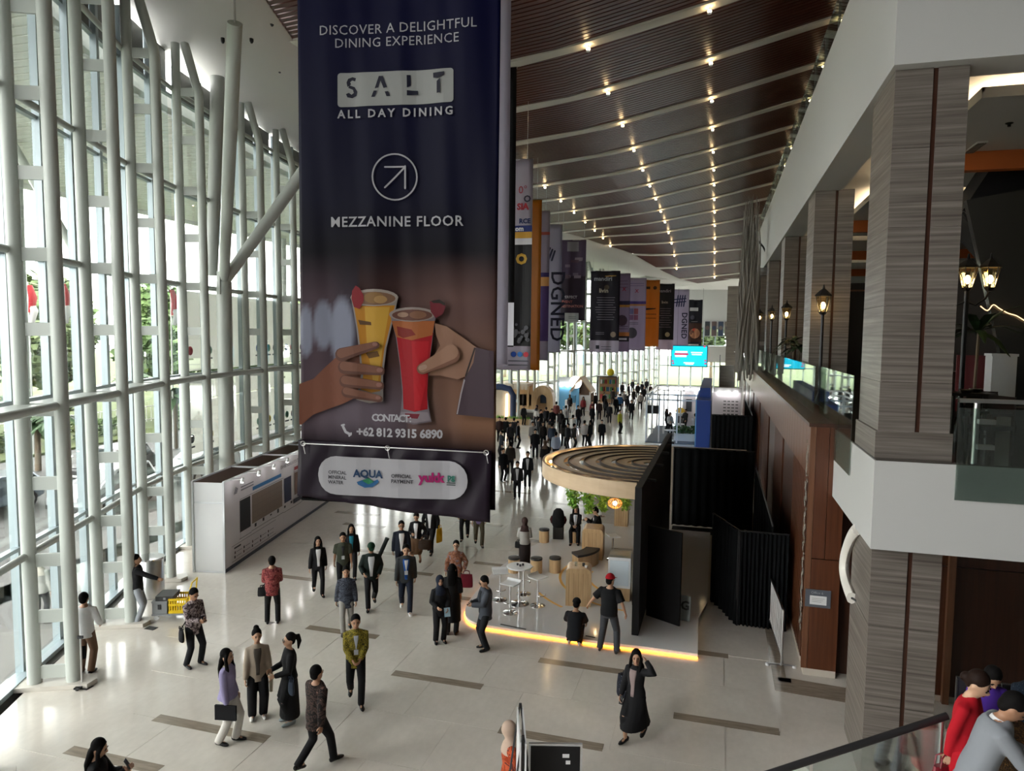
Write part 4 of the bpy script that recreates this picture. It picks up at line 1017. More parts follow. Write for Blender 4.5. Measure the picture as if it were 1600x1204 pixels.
edge = [Vector((x+3.5, y-17-.005, .028)) for x, y in front+[tuple(rc[:2])]]
MB().loft(edge, [.018]*len(edge), 6).build('edge_light', LEDW, plat, True)
GOLD = mat('gold_line', (.75, .42, .08), .35)
for r_, a0, a1 in ((2.55, 150, 262), (1.7, 170, 250), (3.4, 215, 235)):
    pts = [(-1.75+3.5+r_*math.cos(R_(a0+(a1-a0)*i/30)), 20.6-17+r_*math.sin(R_(a0+(a1-a0)*i/30)), PZ+.002) for i in range(31)]
    MB().loft(pts, [(.003, .045)]*31, 6, ref=(0, 0, 1), ph=0).build('floor_line', GOLD, plat)
# tape and cables left on the platform
TAPE = mat('tape_black', (.02, .02, .02), .6)
for a, b in (((782, 975), (822, 983)), ((915, 993), (930, 996))):
    p, q = G(*a, PZ), G(*b, PZ); MB().loft([p+Vector((0, 0, .004)), q+Vector((0, 0, .004))], [(.03, .004)]*2, 4).build('tape', TAPE, None).matrix_world = Matrix()
for i, o in enumerate([o for o in bpy.data.objects if o.name.startswith('tape') and o.parent is None]):
    tag(o, ['strip of black tape on the white platform near the stools', 'strip of black tape on the platform by the crouching man'][i % 2], 'tape')
# ---------------- bar stools and poseur table
def bar_stool(px, py, rot, label, z0=PZ):
    q = G(px, py, z0); s = empty('bar_stool', q[:], rot, label, 'stool', 'chrome bar stools on the white platform')
    MB().lathe([(.0, 0), (.2, 0), (.2, .012), (.12, .03), (.03, .05), (0, .05)], 20).build('base', CHROME, s, True)
    MB().cyl((0, 0, .04), (0, 0, .78), .026, 12).build('post', CHROME, s, True)
    MB().torus((0, -.1, .32), .13, .01, 18, 6, a0=R_(180), a1=R_(360)).build('footrest', CHROME, s, True)
    mb = MB(); pr = [(-.19, .77), (-.17, .755), (.15, .755), (.19, .79), (.21, .84), (.195, .845), (.17, .80), (.14, .785), (-.17, .785)]
    mb.extr([(y, z) for y, z in pr], Matrix(((0, 0, 1, -.2), (1, 0, 0, 0), (0, 1, 0, 0), (0, 0, 0, 1))), .4); o = mb.build('seat', WP, s)
    return s
bar_stool(781, 937, R_(25), 'chrome bar stool left of the round poseur table')
bar_stool(797, 957, R_(-15), 'chrome bar stool in front of the round poseur table')
bar_stool(818, 928, R_(160), 'chrome bar stool behind the round poseur table')
bar_stool(840, 946, R_(60), 'chrome bar stool right of the round poseur table')
bar_stool(957, 874, R_(120), 'chrome bar stool beside the second oak counter')
bar_stool(938, 806, R_(40), 'chrome bar stool under the round canopy nearest the oak block', 0)
bar_stool(912, 812, R_(80), 'chrome bar stool behind the seated woman')
q = G(811, 943, PZ); t = empty('poseur_table', q[:], 0, 'tall round white table on a chrome pedestal among bar stools', 'table')
MB().lathe([(.0, 0), (.26, 0), (.26, .012), (.15, .03), (.04, .06), (0, .06)], 24).build('base', CHROME, t, True)
MB().cyl((0, 0, .05), (0, 0, 1.0), .035, 14).build('post', CHROME, t, True)
MB().lathe([(0, .99), (.33, .99), (.34, 1.0), (.34, 1.02), (.33, 1.03), (0, 1.03)], 32).build('table_top', WP, t)
for i, (dx, dy) in enumerate(((-.06, .02), (.03, -.05), (.08, .05))):
    o = MB().lathe([(0, 0), (.025, 0), (.03, .05), (.026, .05), (.02, .008), (0, .008)], 10).build('cup', mat('dark_cup', (.04, .04, .05), .3)); o.location = (q.x+dx, q.y+dy, PZ+1.03)
    tag(o, 'small dark cup standing on the round poseur table', 'cup', 'cups on the poseur table')
# ---------------- oak drum stools
def drum(px, py, label, r=.175, h=.40):
    q = G(px, py, PZ); s = empty('drum_stool', q[:], 0, label, 'stool', 'oak drum stools')
    MB().lathe([(0, 0), (r, 0), (r, h), (0, h)], 24).build('drum', OAK, s)
    MB().lathe([(0, h), (r*1.02, h), (r*1.04, h+.02), (r*1.0, h+.055), (r*.8, h+.065), (0, h+.065)], 24).build('cushion', CUSH, s, True)
drum(803, 893, 'oak drum stool with black seat nearest the woman with the brown headscarf'); drum(838, 894, 'oak drum stool with black seat, middle of the three'); drum(867, 893, 'oak drum stool with black seat nearest the curved bench')
drum(850, 846, 'oak drum stool with black seat left of the black suitcase'); 
# ---------------- oak counters with rounded top edges
def counter(px, py, w, d, h, label, rz=0., r=.12):
    q = G(px, py, PZ); c = empty('oak_counter', q[:], rz, label, 'counter', 'oak counters on the platform')
    prof = [(-w/2, 0), (w/2, 0)]
    for i in range(7): a = R_(90*i/6); prof.append((w/2-r+r*math.cos(a), h-r+r*math.sin(a)))
    for i in range(7): a = R_(90+90*i/6); prof.append((-w/2+r+r*math.cos(a), h-r+r*math.sin(a)))
    MB().extr(prof, Matrix(((1, 0, 0, 0), (0, 0, -1, d), (0, 1, 0, 0), (0, 0, 0, 1))), d).build('counter_body', OAK, c)
    for k in range(5): MB().box((-w/2+.08+k*(w-.16)/4-.004, -.004, .02), (-w/2+.08+k*(w-.16)/4+.004, .0, h-r)).build('groove', mat('oak_groove', (.25, .15, .07), .6), c)
    return c, q
c1, q1 = counter(903, 947, .66, .6, 1.0, 'oak counter nearest the crouching man, drinks on top', R_(8))
c2, q2 = counter(925, 874, .66, .7, .98, 'oak counter in front of the seated person', R_(4))
c3, q3 = counter(970, 822, .5, .6, .75, 'oak counter under the canopy by the black wall', R_(2))
for i, (dx, dy, m, lab) in enumerate(((-.12, .25, CLEARG, 'clear glass on the nearest oak counter'), (.08, .28, CUSH, 'small black cup on the nearest oak counter'), (.16, .2, WP, 'small white cup on the nearest oak counter'))):
    o = MB().lathe([(0, 0), (.035, 0), (.04, .11-.03*i), (.034, .11-.03*i), (.03, .01), (0, .01)], 12).build('drinking_cup', m); o.location = (q1.x+dx, q1.y+dy, PZ+1.0); tag(o, lab, 'cup')
# curved bench
q = G(912, 888, PZ); bn = empty('curved_bench', q[:], 0, 'curved oak bench with a dark cushion behind the nearest counter', 'bench')
def arc(r0, r1, a0, a1, n=10): return [(r0*math.cos(R_(a0+(a1-a0)*i/n)), r0*math.sin(R_(a0+(a1-a0)*i/n))) for i in range(n+1)]+[(r1*math.cos(R_(a1-(a1-a0)*i/n)), r1*math.sin(R_(a1-(a1-a0)*i/n))) for i in range(n+1)]
ar = [(x-.9, y+.75) for x, y in arc(.85, 1.25, -52, -2)]
MB().prism(ar, 0, .40).build('bench_body', OAK, bn); MB().prism([(x-.9, y+.75) for x, y in arc(.83, 1.27, -53, -1)], .40, .47).build('cushion', CUSH, bn)
# white display fridge by the black wall
q = G(966, 938, PZ); d = empty('display_cabinet', q[:], R_(3), 'white glass-topped display cabinet against the black wall', 'cabinet')
MB().box((-.28, 0, .0), (.30, .7, .35)).build('plinth', OAK, d); MB().box((-.29, -.01, .35), (.31, .71, 1.18)).build('cabinet_body', WP, d); MB().box((-.24, -.02, .42), (.26, -.005, 1.1)).build('door', mat('pale_blue_panel', (.60, .68, .74), .2), d); MB().box((-.27, .01, 1.18), (.29, .69, 1.24)).build('glass_top', CLEARG, d)
# ---------------- round slatted canopy
cn = empty('round_canopy', (-1.78, 21.55, 0), 0, 'round oak canopy of concentric rings over the stand, cut by the black wall', 'canopy')
A0, A1 = 92, 268
def band(r0, r1, z0, z1, m, name, n=40):
    p = arc(r0, r1, A0, A1, n); N = len(p)//2; vs = []; fs = []
    for i in range(N):
        a = p[i]; b = p[2*N-1-i]
        vs += [(a[0], a[1], z0), (b[0], b[1], z0), (b[0], b[1], z1), (a[0], a[1], z1)]
    for i in range(N-1):
        for j in range(4): fs.append((4*i+j, 4*i+(j+1) % 4, 4*i+4+(j+1) % 4, 4*i+4+j))
    fs += [(0, 3, 2, 1), (4*N-4, 4*N-3, 4*N-2, 4*N-1)]
    MB().add(vs, fs).build(name, m, cn)
PALEO = wood('pale_oak_band', (.55, .40, .25), (.66, .50, .33), 2, (.5, .5, 3), .45)
band(3.32, 3.25, 3.02, 3.45, PALEO, 'rim')
DKR = mat('ring_rail_dark', (.03, .02, .015), .5)
for k in range(6):
    r_ = 3.0-.48*k
    band(r_+.03, r_-.0, 3.36, 3.44, DKR, 'ring_rail'); band(r_-.01, max(r_-.33, .05), 3.36, 3.40, PALEO, 'ring_board')
for k in range(7):
    a = R_(100+k*27); MB().box((0, -.02, 3.16), (3.25, .02, 3.22), RZ(a)).build('rib', OAK, cn)
for k in range(9):
    a = R_(112+k*18); o = MB().ell((3.1*math.cos(a), 3.1*math.sin(a), 3.30), (.05, .05, .04), 8, 5).build('spot', LAMPW, cn)
MB().cyl((-.15, -3.0, PZ), (-.15, -3.0, 3.1), .04, 8).build('support_post', BLACKP, cn); MB().cyl((-.1, 3.0, PZ), (-.1, 3.0, 3.1), .04, 8).build('support_post', BLACKP, cn)
# hanging greenery below the rim
VINE = [mat('vine_green', (.17, .36, .04), .6), mat('vine_light', (.36, .55, .08), .6)]
for i, (px, yt, yb) in enumerate(((897, 750, 778), (921, 755, 785), (944, 757, 793), (978, 762, 796))):
    g = GY(px, yt, 18.9+.35*abs(i-1)); v = empty('hanging_plant', (g.x, g.y, 2.5), 0, ['leftmost trailing plant hung under the canopy rim', 'second trailing plant from the left under the canopy rim', 'trailing plant left of the glowing basket lamp', 'trailing plant right of the basket lamp by the black wall'][i], 'plant', 'trailing plants under the canopy')
    rd = random.Random(i)
    for c in range(2):
        mb = MB()
        for k in range(150):
            a = rd.uniform(0, 6.28); rr = rd.uniform(0, .3); z = rd.uniform(-.08, .62); rr *= .45+.8*z
            p = Vector((rr*math.cos(a), rr*math.sin(a)*.8, z)); u = Vector((rd.gauss(0, 1), rd.gauss(0, 1), rd.gauss(0, .5))).normalized()*.065; w_ = u.cross(Vector((rd.gauss(0, 1), rd.gauss(0, 1), 1))).normalized()*.035
            mb.add([p-u, p-w_, p+u-Vector((0, 0, .03)), p+w_], [(0, 1, 2, 3)])
        tag(mb.build('leaves', VINE[c], v), kind='stuff')
    MB().box((-.25, -.08, .52), (.25, .08, .60)).build('planter_tray', OAK, v)
g = GY(961, 786, 18.7); l = empty('basket_lamp', g[:], 0, 'glowing woven basket lamp hanging under the canopy', 'lamp')
MB().ell((0, 0, 0), (.06, .06, .06), 10, 6).build('bulb', LAMPW, l, True)
RAT = mat('rattan', (.55, .30, .08), .6)
for k in range(8): MB().torus((0, 0, 0), .19, .008, 20, 5, (RZ(R_(k*22.5)) @ RX(R_(90))).to_3x3() @ Matrix.Diagonal((1, .72, 1))).build('rib', RAT, l, True)
MB().torus((0, 0, 0), .19, .008, 20, 5).build('hoop', RAT, l, True); MB().cyl((0, 0, .1), (0, 0, 3.2-g.z), .006, 5).build('cord', DARKM, l)
# ---------------- black stand walls
def wall(label, a, b, z0, z1, th, m, name='partition', cat='partition', pieces=1, ztop2=None):
    a, b = Vector((a[0], a[1], 0)), Vector((b[0], b[1], 0)); t_ = (b-a).normalized(); L = (b-a).length
    e = empty(name, a[:], math.atan2(t_.y, t_.x), label, cat)
    for k in range(pieces): MB().box((k*L/pieces+.004, -th/2, z0), ((k+1)*L/pieces-.004, th/2, z1)).build('panel', m, e)
    return e
w1 = wall('tall black partition beside the round canopy, seen nearly edge-on', (-1.68, 16.62), (-1.6, 26.6), PZ, 3.68, .16, BLACKP, pieces=8)
for k in range(4): MB().box((1.2+k*2.2, -.3, 3.6), (1.25+k*2.2, .1, 3.66)).build('bracket', BLACKP, w1)
a, b = G(1010, 960, PZ), G(1062, 978, PZ)
wall('black door panel standing ajar on the platform', (a.x, a.y), (b.x, b.y), PZ, 2.45, .05, BLACKP, 'door_panel', 'panel')
q = G(1069, 972, PZ); sb = empty('sign_board', (q.x, q.y+.1, PZ), R_(-8), 'small grey board with a letter G leaning in the dark stand', 'sign')
MB().box((-.13, 0, 0), (.13, .04, .62), RX(R_(-8))).build('board', mat('board_grey', (.25, .27, .26), .6), sb); words('lettering', 'G', .3, RX(R_(-8)) @ T(0, -.005, .28) @ RX(R_(90)), mat('letter_dark', (.03, .03, .03), .6), sb, bold=.01)
def curtain(label, a, b, z1, folds, seed, z0=.02):
    rd = random.Random(seed); a, b = Vector((a[0], a[1], 0)), Vector((b[0], b[1], 0)); L = (b-a).length; n = folds*6
    e = empty('black_curtain', a[:], math.atan2((b-a).y, (b-a).x), label, 'curtain', 'black drapes around the stands')
    vs = []; fs = []; ph = [rd.uniform(.6, 1.4) for _ in range(folds+1)]
    for j in range(7):
        z = z0+(z1-z0)*j/6
        for i in range(n+1):
            x = L*i/n; y = .045*math.sin(i/6*2*math.pi)*ph[i//6]*(1.2-.1*j)+.01*math.sin(i*.7+j); vs.append((x, y, z))
    fs = [(j*(n+1)+i, j*(n+1)+i+1, (j+1)*(n+1)+i+1, (j+1)*(n+1)+i) for j in range(6) for i in range(n)]
    o = MB().add(vs, fs).build('drape', BLACKC, e, True); md = o.modifiers.new('t', 'SOLIDIFY'); md.thickness = .01
    MB().cyl((0, 0, z1), (L, 0, z1), .025, 8).build('curtain_rail', DARKM, e, True); MB().cyl((0.02, 0, 0), (.02, 0, z1), .02, 6).build('upright', DARKM, e); MB().cyl((L-.02, 0, 0), (L-.02, 0, z1), .02, 6).build('upright', DARKM, e)
a, b, c = G(1080, 962), G(1150, 979), G(1228, 986)
curtain('black curtain closing the dark stand beside the steel barrier', (b.x, b.y+.1), (c.x, c.y), 2.42, 12, 1)
curtain('black curtain between the platform end and the steel barrier curtain', (.02, 19.9), (b.x, b.y+.12), 2.42, 7, 2)
curtain('long black curtain along the timber wall side of the dark stand', (1.5, 18.9), (1.5, 27.5), 2.42, 24, 3)
curtain('black curtain closing the back of the dark stand', (-1.5, 27.6), (1.45, 27.6), 3.0, 9, 4)
tag(MB().prism([(.02, 20), (1.4, 20), (1.4, 27.4), (-1.45, 27.4), (-1.45, 26.6), (.02, 26.6)], .001, .02).build('stand_carpet', BLACKP), 'black carpet inside the dark stand behind the curtains', 'carpet')
p = G(1073, 726); q = G(1175, 735)
curtain('tall black drape right of the blue wall', (p.x+1.3, 36.0), (1.75, 36.0), 3.45, 9, 5)
curtain('tall black drape running back beside the timber wall', (1.72, 36.1), (1.72, 46), 3.45, 14, 6)
BLUE = mat('royal_blue_panel', (.02, .07, .36), .4); BLUEL = mat('blue_edge_light', (.15, .45, .9), .4)
q = G(1098, 727); bw = empty('blue_wall', (-1.0, 37.6, 0), 0, 'tall royal blue stand wall seen end-on', 'partition')
MB().box((.05, 0, 0), (.75, 12, 4.0)).build('panel', BLUE, bw); MB().box((.0, -.02, 0), (.05, 12, 4.02)).build('edge_strip', BLUEL, bw); MB().box((.15, 2, 4.0), (.7, 12, 4.5)).build('upper_panel', BLUE, bw)
tag(MB().box((-2.6, 37.9, .0), (-1.05, 46.5, .03)).build('stand_carpet', GREYC), 'dark grey carpet beside the blue wall', 'carpet')
tag(MB().box((-2.7, 31.0, 0), (1.3, 31.3, 2.5)).build('cream_partition', mat('cream_board', (.30, .24, .19), .6)), 'low brown partition behind the dark stand', 'partition')

# ---------------- steel crowd barrier along the timber wall
ba = empty('crowd_barrier', (1.56, 16.2, 0), R_(93), 'steel crowd barrier standing along the timber wall', 'barrier')
L = 2.9
for z in (.25, 1.28): MB().cyl((0, 0, z), (L, 0, z), .022, 8).build('rail', BRUSH, ba, True)
for x in (0, L): MB().cyl((x, 0, .05), (x, 0, 1.28), .022, 8).build('upright', BRUSH, ba, True)
for i in range(19): MB().cyl((.14+i*.145, 0, .25), (.14+i*.145, 0, 1.28), .010, 6).build('bar', BRUSH, ba, True)
for x in (.05, L-.05): MB().cyl((x, -.28, .05), (x, .28, .05), .018, 6).build('foot', BRUSH, ba, True)
for x in (.05, L-.05):
    for s_ in (-.28, .28): MB().lathe([(0, 0), (.045, 0), (.045, .05), (0, .05)], 10).build('foot_pad', WP, ba, M=T(x, s_, 0))
# ---------------- exhibition layout wall
A_, B_, D_ = G(302, 893), G(350, 896), G(511, 785)
dirv = (D_-B_).normalized(); L = 13.0; th = (B_-A_).length
ex = empty('exhibition_wall', A_[:], math.atan2(dirv.y, dirv.x), 'long white exhibition wall printed with a floor plan, spotlights along its top', 'partition')
HT = 2.72   # local x runs away along the wall, visitors' side is local -y
npn = 9
EXW = mat('exhibition_vinyl', (.60, .57, .60), .35); FRM = mat('aluminium_frame', (.62, .64, .66), .3, .7); BOARD = mat('brown_board', (.20, .14, .11), .7)
for k in range(npn): MB().box((.05+k*L/npn, -th, .1), (.045+(k+1)*L/npn, -th+.03, HT)).build('front_panel', EXW, ex)
for k in range(npn): MB().box((.05+k*L/npn, -.05, .05), (.045+(k+1)*L/npn, -.02, HT)).build('back_panel', BOARD, ex)
MB().box((0, -th, .06), (.03, 0, 2.1)).build('end_panel', WP, ex); MB().box((0, -th, 2.13), (.03, 0, HT)).build('end_panel', WP, ex)
for y in (-th, -.03):
    MB().box((-.02, y-.02, 0), (.04, y+.04, HT+.03)).build('frame_post', FRM, ex)
    MB().box((0, y-.02, HT), (L, y+.03, HT+.05)).build('frame_rail', FRM, ex)
MB().box((-.01, -th, 2.09), (.035, 0, 2.14)).build('frame_rail', FRM, ex); MB().box((-.01, -th, 0), (.035, 0, .06)).build('frame_rail', FRM, ex)
MB().box((0, -th-.02, 0), (L, -th+.02, .1)).build('skirting', mat('navy_skirting', (.02, .025, .05), .5), ex)
for k in range(1, 5): MB().box((k*2.4, -th, HT+.0), (k*2.4+.05, 0, HT+.05)).build('cross_bar', FRM, ex)
for k in range(10):
    x = .35+k*1.15
    MB().cyl((x, -th, HT+.02), (x, -th-.45, HT+.06), .012, 6).build('lamp_arm', WP, ex)
    h_ = MB().loft([(x, -th-.43, HT+.1), (x, -th-.40, HT-.02)], [.045, .06], 10).build('spotlight', WP, ex, True)
    MB().ell((x, -th-.40, HT-.03), (.045, .045, .03), 8, 5).build('lamp', LAMPC, h_)
# printed plan on the long face: coordinates along the wall (x) and height (z)
exk = [0]
def pr(pts, h, name='print', d=None):
    exk[0] += 1; y = -th-.002-.0009*exk[0]
    mb = MB().add([(x, y, z) for x, z in pts], [tuple(range(len(pts)))]); return mb.build(name, pmat(h), ex)
def prr(x0, z0, x1, z1, h, name='print'): return pr([(x0, z0), (x1, z0), (x1, z1), (x0, z1)], h, name)
def prt(x, z, s, t, h, name='lettering'):
    exk[0] += 1; return words(name, t, s, T(x, -th-.002-.0009*exk[0], z) @ RX(R_(90)), pmat(h), ex)
prr(1.0, .95, 1.75, 1.95, '#1e1c22'); prr(1.85, 1.0, 4.3, 1.95, '#8f7e72')
for i in range(7): prr(1.95+i*.33, 1.1, 1.955+i*.33, 1.9, '#6e6058')
for i in range(4): prr(1.9, 1.15+i*.2, 4.25, 1.155+i*.2, '#6e6058')
prr(1.9, 2.08, 4.2, 2.2, '#3a78b0'); prr(4.45, 1.05, 5.1, 1.95, '#1b1f4c'); prr(5.4, 1.15, 7.0, 1.98, '#8a6f62'); prr(7.0, 1.1, 9.0, 2.1, '#7d828c')
prr(5.4, 2.08, 7.2, 2.2, '#a03c44'); prr(7.2, 2.1, 9.0, 2.25, '#b0683c'); prr(9.8, 1.15, 10.6, 2.1, '#2a282e')
for i in range(12): prr(2.0+i*.6, .86+.03*(i % 3), 2.14+i*.6, .97+.03*(i % 2), '#2c2a30', 'print')
for i in range(9): prr(.9+i*.85, .76+.03*math.sin(i), 1.75+i*.85, .775+.03*math.sin(i), '#3a383e')
for x0, z0, x1, z1 in ((.95, 2.0, 4.3, 2.015), (.95, .75, .965, 2.0), (5.3, 2.02, 9.1, 2.035), (9.3, 1.0, 9.31, 2.2)): prr(x0, z0, x1, z1, '#55525a')
prt(4.9, 2.36, .17, 'EXHIBITION LAYOUT', '#2a2a36'); prr(5.2, .86, 6.3, 1.02, '#22243a')
for i in range(4): pr([(.55+i*.05, 2.25), (.58+i*.05, 2.25), (.70+i*.04, 2.46-.02*i), (.67+i*.04, 2.46-.02*i)], '#2a2f4a', 'emblem')
for i in range(2): prr(1.0, 2.36-i*.09, 1.9, 2.40-i*.09, '#8a8890')
prr(.35, .2, 3.6, .215, '#77747c'); prr(.35, .68, 3.6, .695, '#77747c'); prr(.5, .57, .95, .62, '#33333b')
for i in range(10): prr(.5+(i % 5)*.6, .28+(i//5)*.14, .58+(i % 5)*.6, .36+(i//5)*.14, ('#22242c', '#5a3a3a')[i % 2]); prr(.64+(i % 5)*.6, .31+(i//5)*.14, .98+(i % 5)*.6, .33+(i//5)*.14, '#8a8890')

# ---------------- brushed steel drum, trolley with crates
q = G(236, 930); bi = empty('steel_drum', (q.x, q.y, 0), 0, 'tall brushed steel cylinder beside the columns', 'cylinder')
MB().lathe([(0, 0), (.34, 0), (.34, 1.05), (.33, 1.06), (.30, 1.06), (.30, 1.0), (0, 1.0)], 32).build('drum_body', BRUSH, bi, True); MB().lathe([(.335, 1.04), (.355, 1.04), (.355, 1.08), (.335, 1.08)], 32).build('drum_rim', CHROME, bi, True)
YEL = mat('yellow_plastic', (.80, .55, .01), .4); GRC = mat('grey_plastic', (.20, .21, .22), .5)
q = G(273, 963); tr = empty('platform_trolley', (q.x, q.y, 0), R_(22), 'low trolley with a curved push handle carrying crates', 'trolley')
MB().box((-.45, -.28, .14), (.42, .28, .18)).build('deck', GRC, tr)
for x in (-.36, .33):
    for y in (-.2, .2): MB().lathe([(0, -.02), (.06, -.02), (.06, .02), (0, .02)], 12).build('castor', WP, tr, M=T(x, y, .062) @ RX(R_(90)))
MB().loft([(.42, -.24, .16), (.47, -.24, .8), (.5, -.2, .93), (.5, .2, .93), (.47, .24, .8), (.42, .24, .16)], [.017]*6, 8).build('handle', YEL, tr, True)
def crate(name, lx, w, d, h, m, z, label, cat):
    c = empty(name, tuple((tr_M @ Vector((lx, 0, z)))[:]), R_(22), label, cat)
    MB().box((-w/2, -d/2, 0), (w/2, d/2, .03)).build('base', m, c)
    for (x0, x1, y0, y1) in ((-w/2, w/2, -d/2, -d/2+.02), (-w/2, w/2, d/2-.02, d/2), (-w/2, -w/2+.02, -d/2, d/2), (w/2-.02, w/2, -d/2, d/2)):
        for zz in (.03, h*.5, h-.06): MB().box((x0, y0, zz), (x1, y1, zz+.05)).build('side_rail', m, c)
        n = 8 if abs(x1-x0) > .1 else 6
        for i in range(n):
            f = (i+.5)/n
            if abs(x1-x0) > .1: MB().box((x0+f*(x1-x0)-.012, y0, .03), (x0+f*(x1-x0)+.012, y1, h)).build('side_slat', m, c)
            else: MB().box((x0, y0+f*(y1-y0)-.012, .03), (x1, y0+f*(y1-y0)+.012, h)).build('side_slat', m, c)
    return c
tr_M = T(q.x, q.y, 0) @ RZ(R_(22))
crate('plastic_crate', .17, .46, .5, .38, YEL, .18, 'open yellow plastic crate on the trolley', 'crate')
cg = empty('tool_case', tuple((tr_M @ Vector((-.26, 0, .18)))[:]), R_(22), 'grey lidded case on the trolley left of the yellow crate', 'case')
MB().box((-.18, -.26, 0), (.17, .26, .28)).build('case_body', GRC, cg); MB().box((-.19, -.27, .28), (.18, .27, .32)).build('case_lid', GRC, cg); MB().box((-.04, -.28, .12), (.03, -.262, .24)).build('latch', DARKM, cg)
cb = empty('flat_case', tuple((tr_M @ Vector((-.15, .02, .5)))[:]), R_(22), 'flat black case lying on top of the grey case', 'case'); cb.location.z = .502
MB().box((-.22, -.25, 0), (.2, .25, .11)).build('case_body', CUSH, cb); MB().box((-.03, -.265, .03), (.03, -.25, .08)).build('handle', GRC, cb)
# ---------------- big black board and white easel board at the bottom edge
q = G(868, 1204, 1.2); q = G(868, 1166, 1.75)
bb_ = empty('display_screen', (q.x, q.y, 0), R_(16), 'black display screen with two small paper notes, at the bottom edge', 'screen')
MB().box((-.33, 0, .45), (.33, .06, 1.75)).build('screen', BLACKP, bb_); MB().box((-.36, .01, .42), (.36, .05, 1.78)).build('screen_frame', FRM, bb_); MB().cyl((0, .03, 0), (0, .03, .45), .03, 8).build('stand_post', DARKM, bb_); MB().box((-.3, -.2, 0), (.3, .25, .02)).build('stand_base', DARKM, bb_)
for x, z, w_ in ((.14, 1.6, .09), (.17, 1.51, .06)): MB().box((x-w_/2, -.004, z), (x+w_/2, -.001, z+.05)).build('paper_note', WP, bb_)
q = G(818, 1120, 2.1); eb = empty('easel_board', (q.x, q.y, 0), R_(108), 'white board on a black easel seen edge-on beside the woman in orange batik', 'board')
MB().box((-.45, -.02, .8), (.45, .0, 2.0)).build('board', WP, eb); MB().box((-.45, .05, .8), (.45, .07, 2.0)).build('board', WP, eb)
for x in (-.4, .4): MB().loft([(x, -.25, 0), (x, .02, 2.08)], [.015, .015], 6).build('easel_leg', DARKM, eb); MB().loft([(x, .3, 0), (x, .03, 2.08)], [.015, .015], 6).build('easel_leg', DARKM, eb)
# ---------------- office sign, wall mounted white arc on the column
pz = GY(1278, 935, 15.96); sg = empty('room_sign', (pz.x, 15.96, pz.z), 0, 'grey room sign reading Office 6 with a paper note, on the timber end wall', 'sign')
MB().box((-.25, -.0, -.19), (.25, .02, .19)).build('plate', mat('sign_grey', (.09, .10, .12), .5), sg); MB().box((-.16, -.006, -.13), (.17, -.001, .06)).build('paper_note', WP, sg)
words('lettering', 'Office 6', .075, T(-.02, -.003, .10) @ RX(R_(90)), mat('sign_letters', (.35, .36, .38), .5), sg)
for i in range(3): MB().box((-.12, -.008, .0-.035*i), (.13-.03*i, -.0065, .008-.035*i)).build('text_line', mat('ink', (.3, .3, .3), .7), sg)
cw = empty('bow_sign', (MX-.02, 12.9, 2.2), 0, 'white curved bow sign projecting from the stone column', 'sign')
P0, P1, P2 = GX(1341, 829, 2.3), GX(1311, 885, 2.3), GX(1330, 938, 2.3)
cpts = [GX(1340, 826, 2.44)]+[GX(x, y, 2.42) for x, y in ((1331, 838), (1322, 862), (1319, 888), (1323, 912), (1331, 934))]
pp = smooth_poly([tuple(p) for p in cpts], 5)
o = MB().loft(pp, [(.09, .11)]*len(pp), 8, ref=(1, 0, 0)).build('bow', mat('bow_white', (.8, .78, .72), .4), cw, True); o.matrix_parent_inverse = T(MX-.02, 12.9, 2.2).inverted()
for p in (cpts[0], cpts[-1]):
    o = MB().cyl(p[:], (p[0]+.12, p[1]-.25, p[2]), .02, 8).build('bracket', DARKM, cw); o.matrix_parent_inverse = T(MX-.02, 12.9, 2.2).inverted()
# ================================================================== people
SKINS = [mat('skin_%d' % i, c, .55) for i, c in enumerate(((.42, .24, .15), (.34, .18, .105), (.50, .31, .20)))]
HAIRM = mat('black_hair', (.006, .0055, .0055), .7, spec=.06); EYEM = mat('eye_dark', (.012, .01, .01), .3); LIPM = mat('lips', (.30, .10, .08), .5); BROWNH = mat('brown_hair', (.014, .007, .005), .6, spec=.1)
_cl = {}
def cl(h, rough=.85):
    k = 'cloth_'+h
    return mat(k, hx(h), rough, spec=.25)
def batik(name, cols, scale=22, stretch=(1, 1, 1), kind='v'):
    if name in MATS: return MATS[name]
    m, t, b = nmat(name); tc = t.nodes.new('ShaderNodeTexCoord'); mp = t.nodes.new('ShaderNodeMapping'); mp.inputs['Scale'].default_value = stretch
    n = t.nodes.new('ShaderNodeTexNoise'); n.inputs['Scale'].default_value = scale*.5; n.inputs['Detail'].default_value = 3; n.inputs['Distortion'].default_value = 1.6
    t.links.new(tc.outputs['Object'], mp.inputs[0]); t.links.new(mp.outputs[0], n.inputs[0])
    N = len(cols); r = ramp(t, n.outputs[0], [(.36+.3*i/max(N-1, 1), hx(c)) for i, c in enumerate(cols)], 'CONSTANT')
    t.links.new(r.outputs[0], b.inputs['Base Color']); b.inputs['Roughness'].default_value = .85; b.inputs['Specular IOR Level'].default_value = .25
    MATS[name] = m; return m
PEND = []      # (objects, builder, voxel, smoothing, extra builder)
def remesh_later(objs, mb, voxel, it, extra=None): PEND.append((objs, mb, voxel, it, extra))
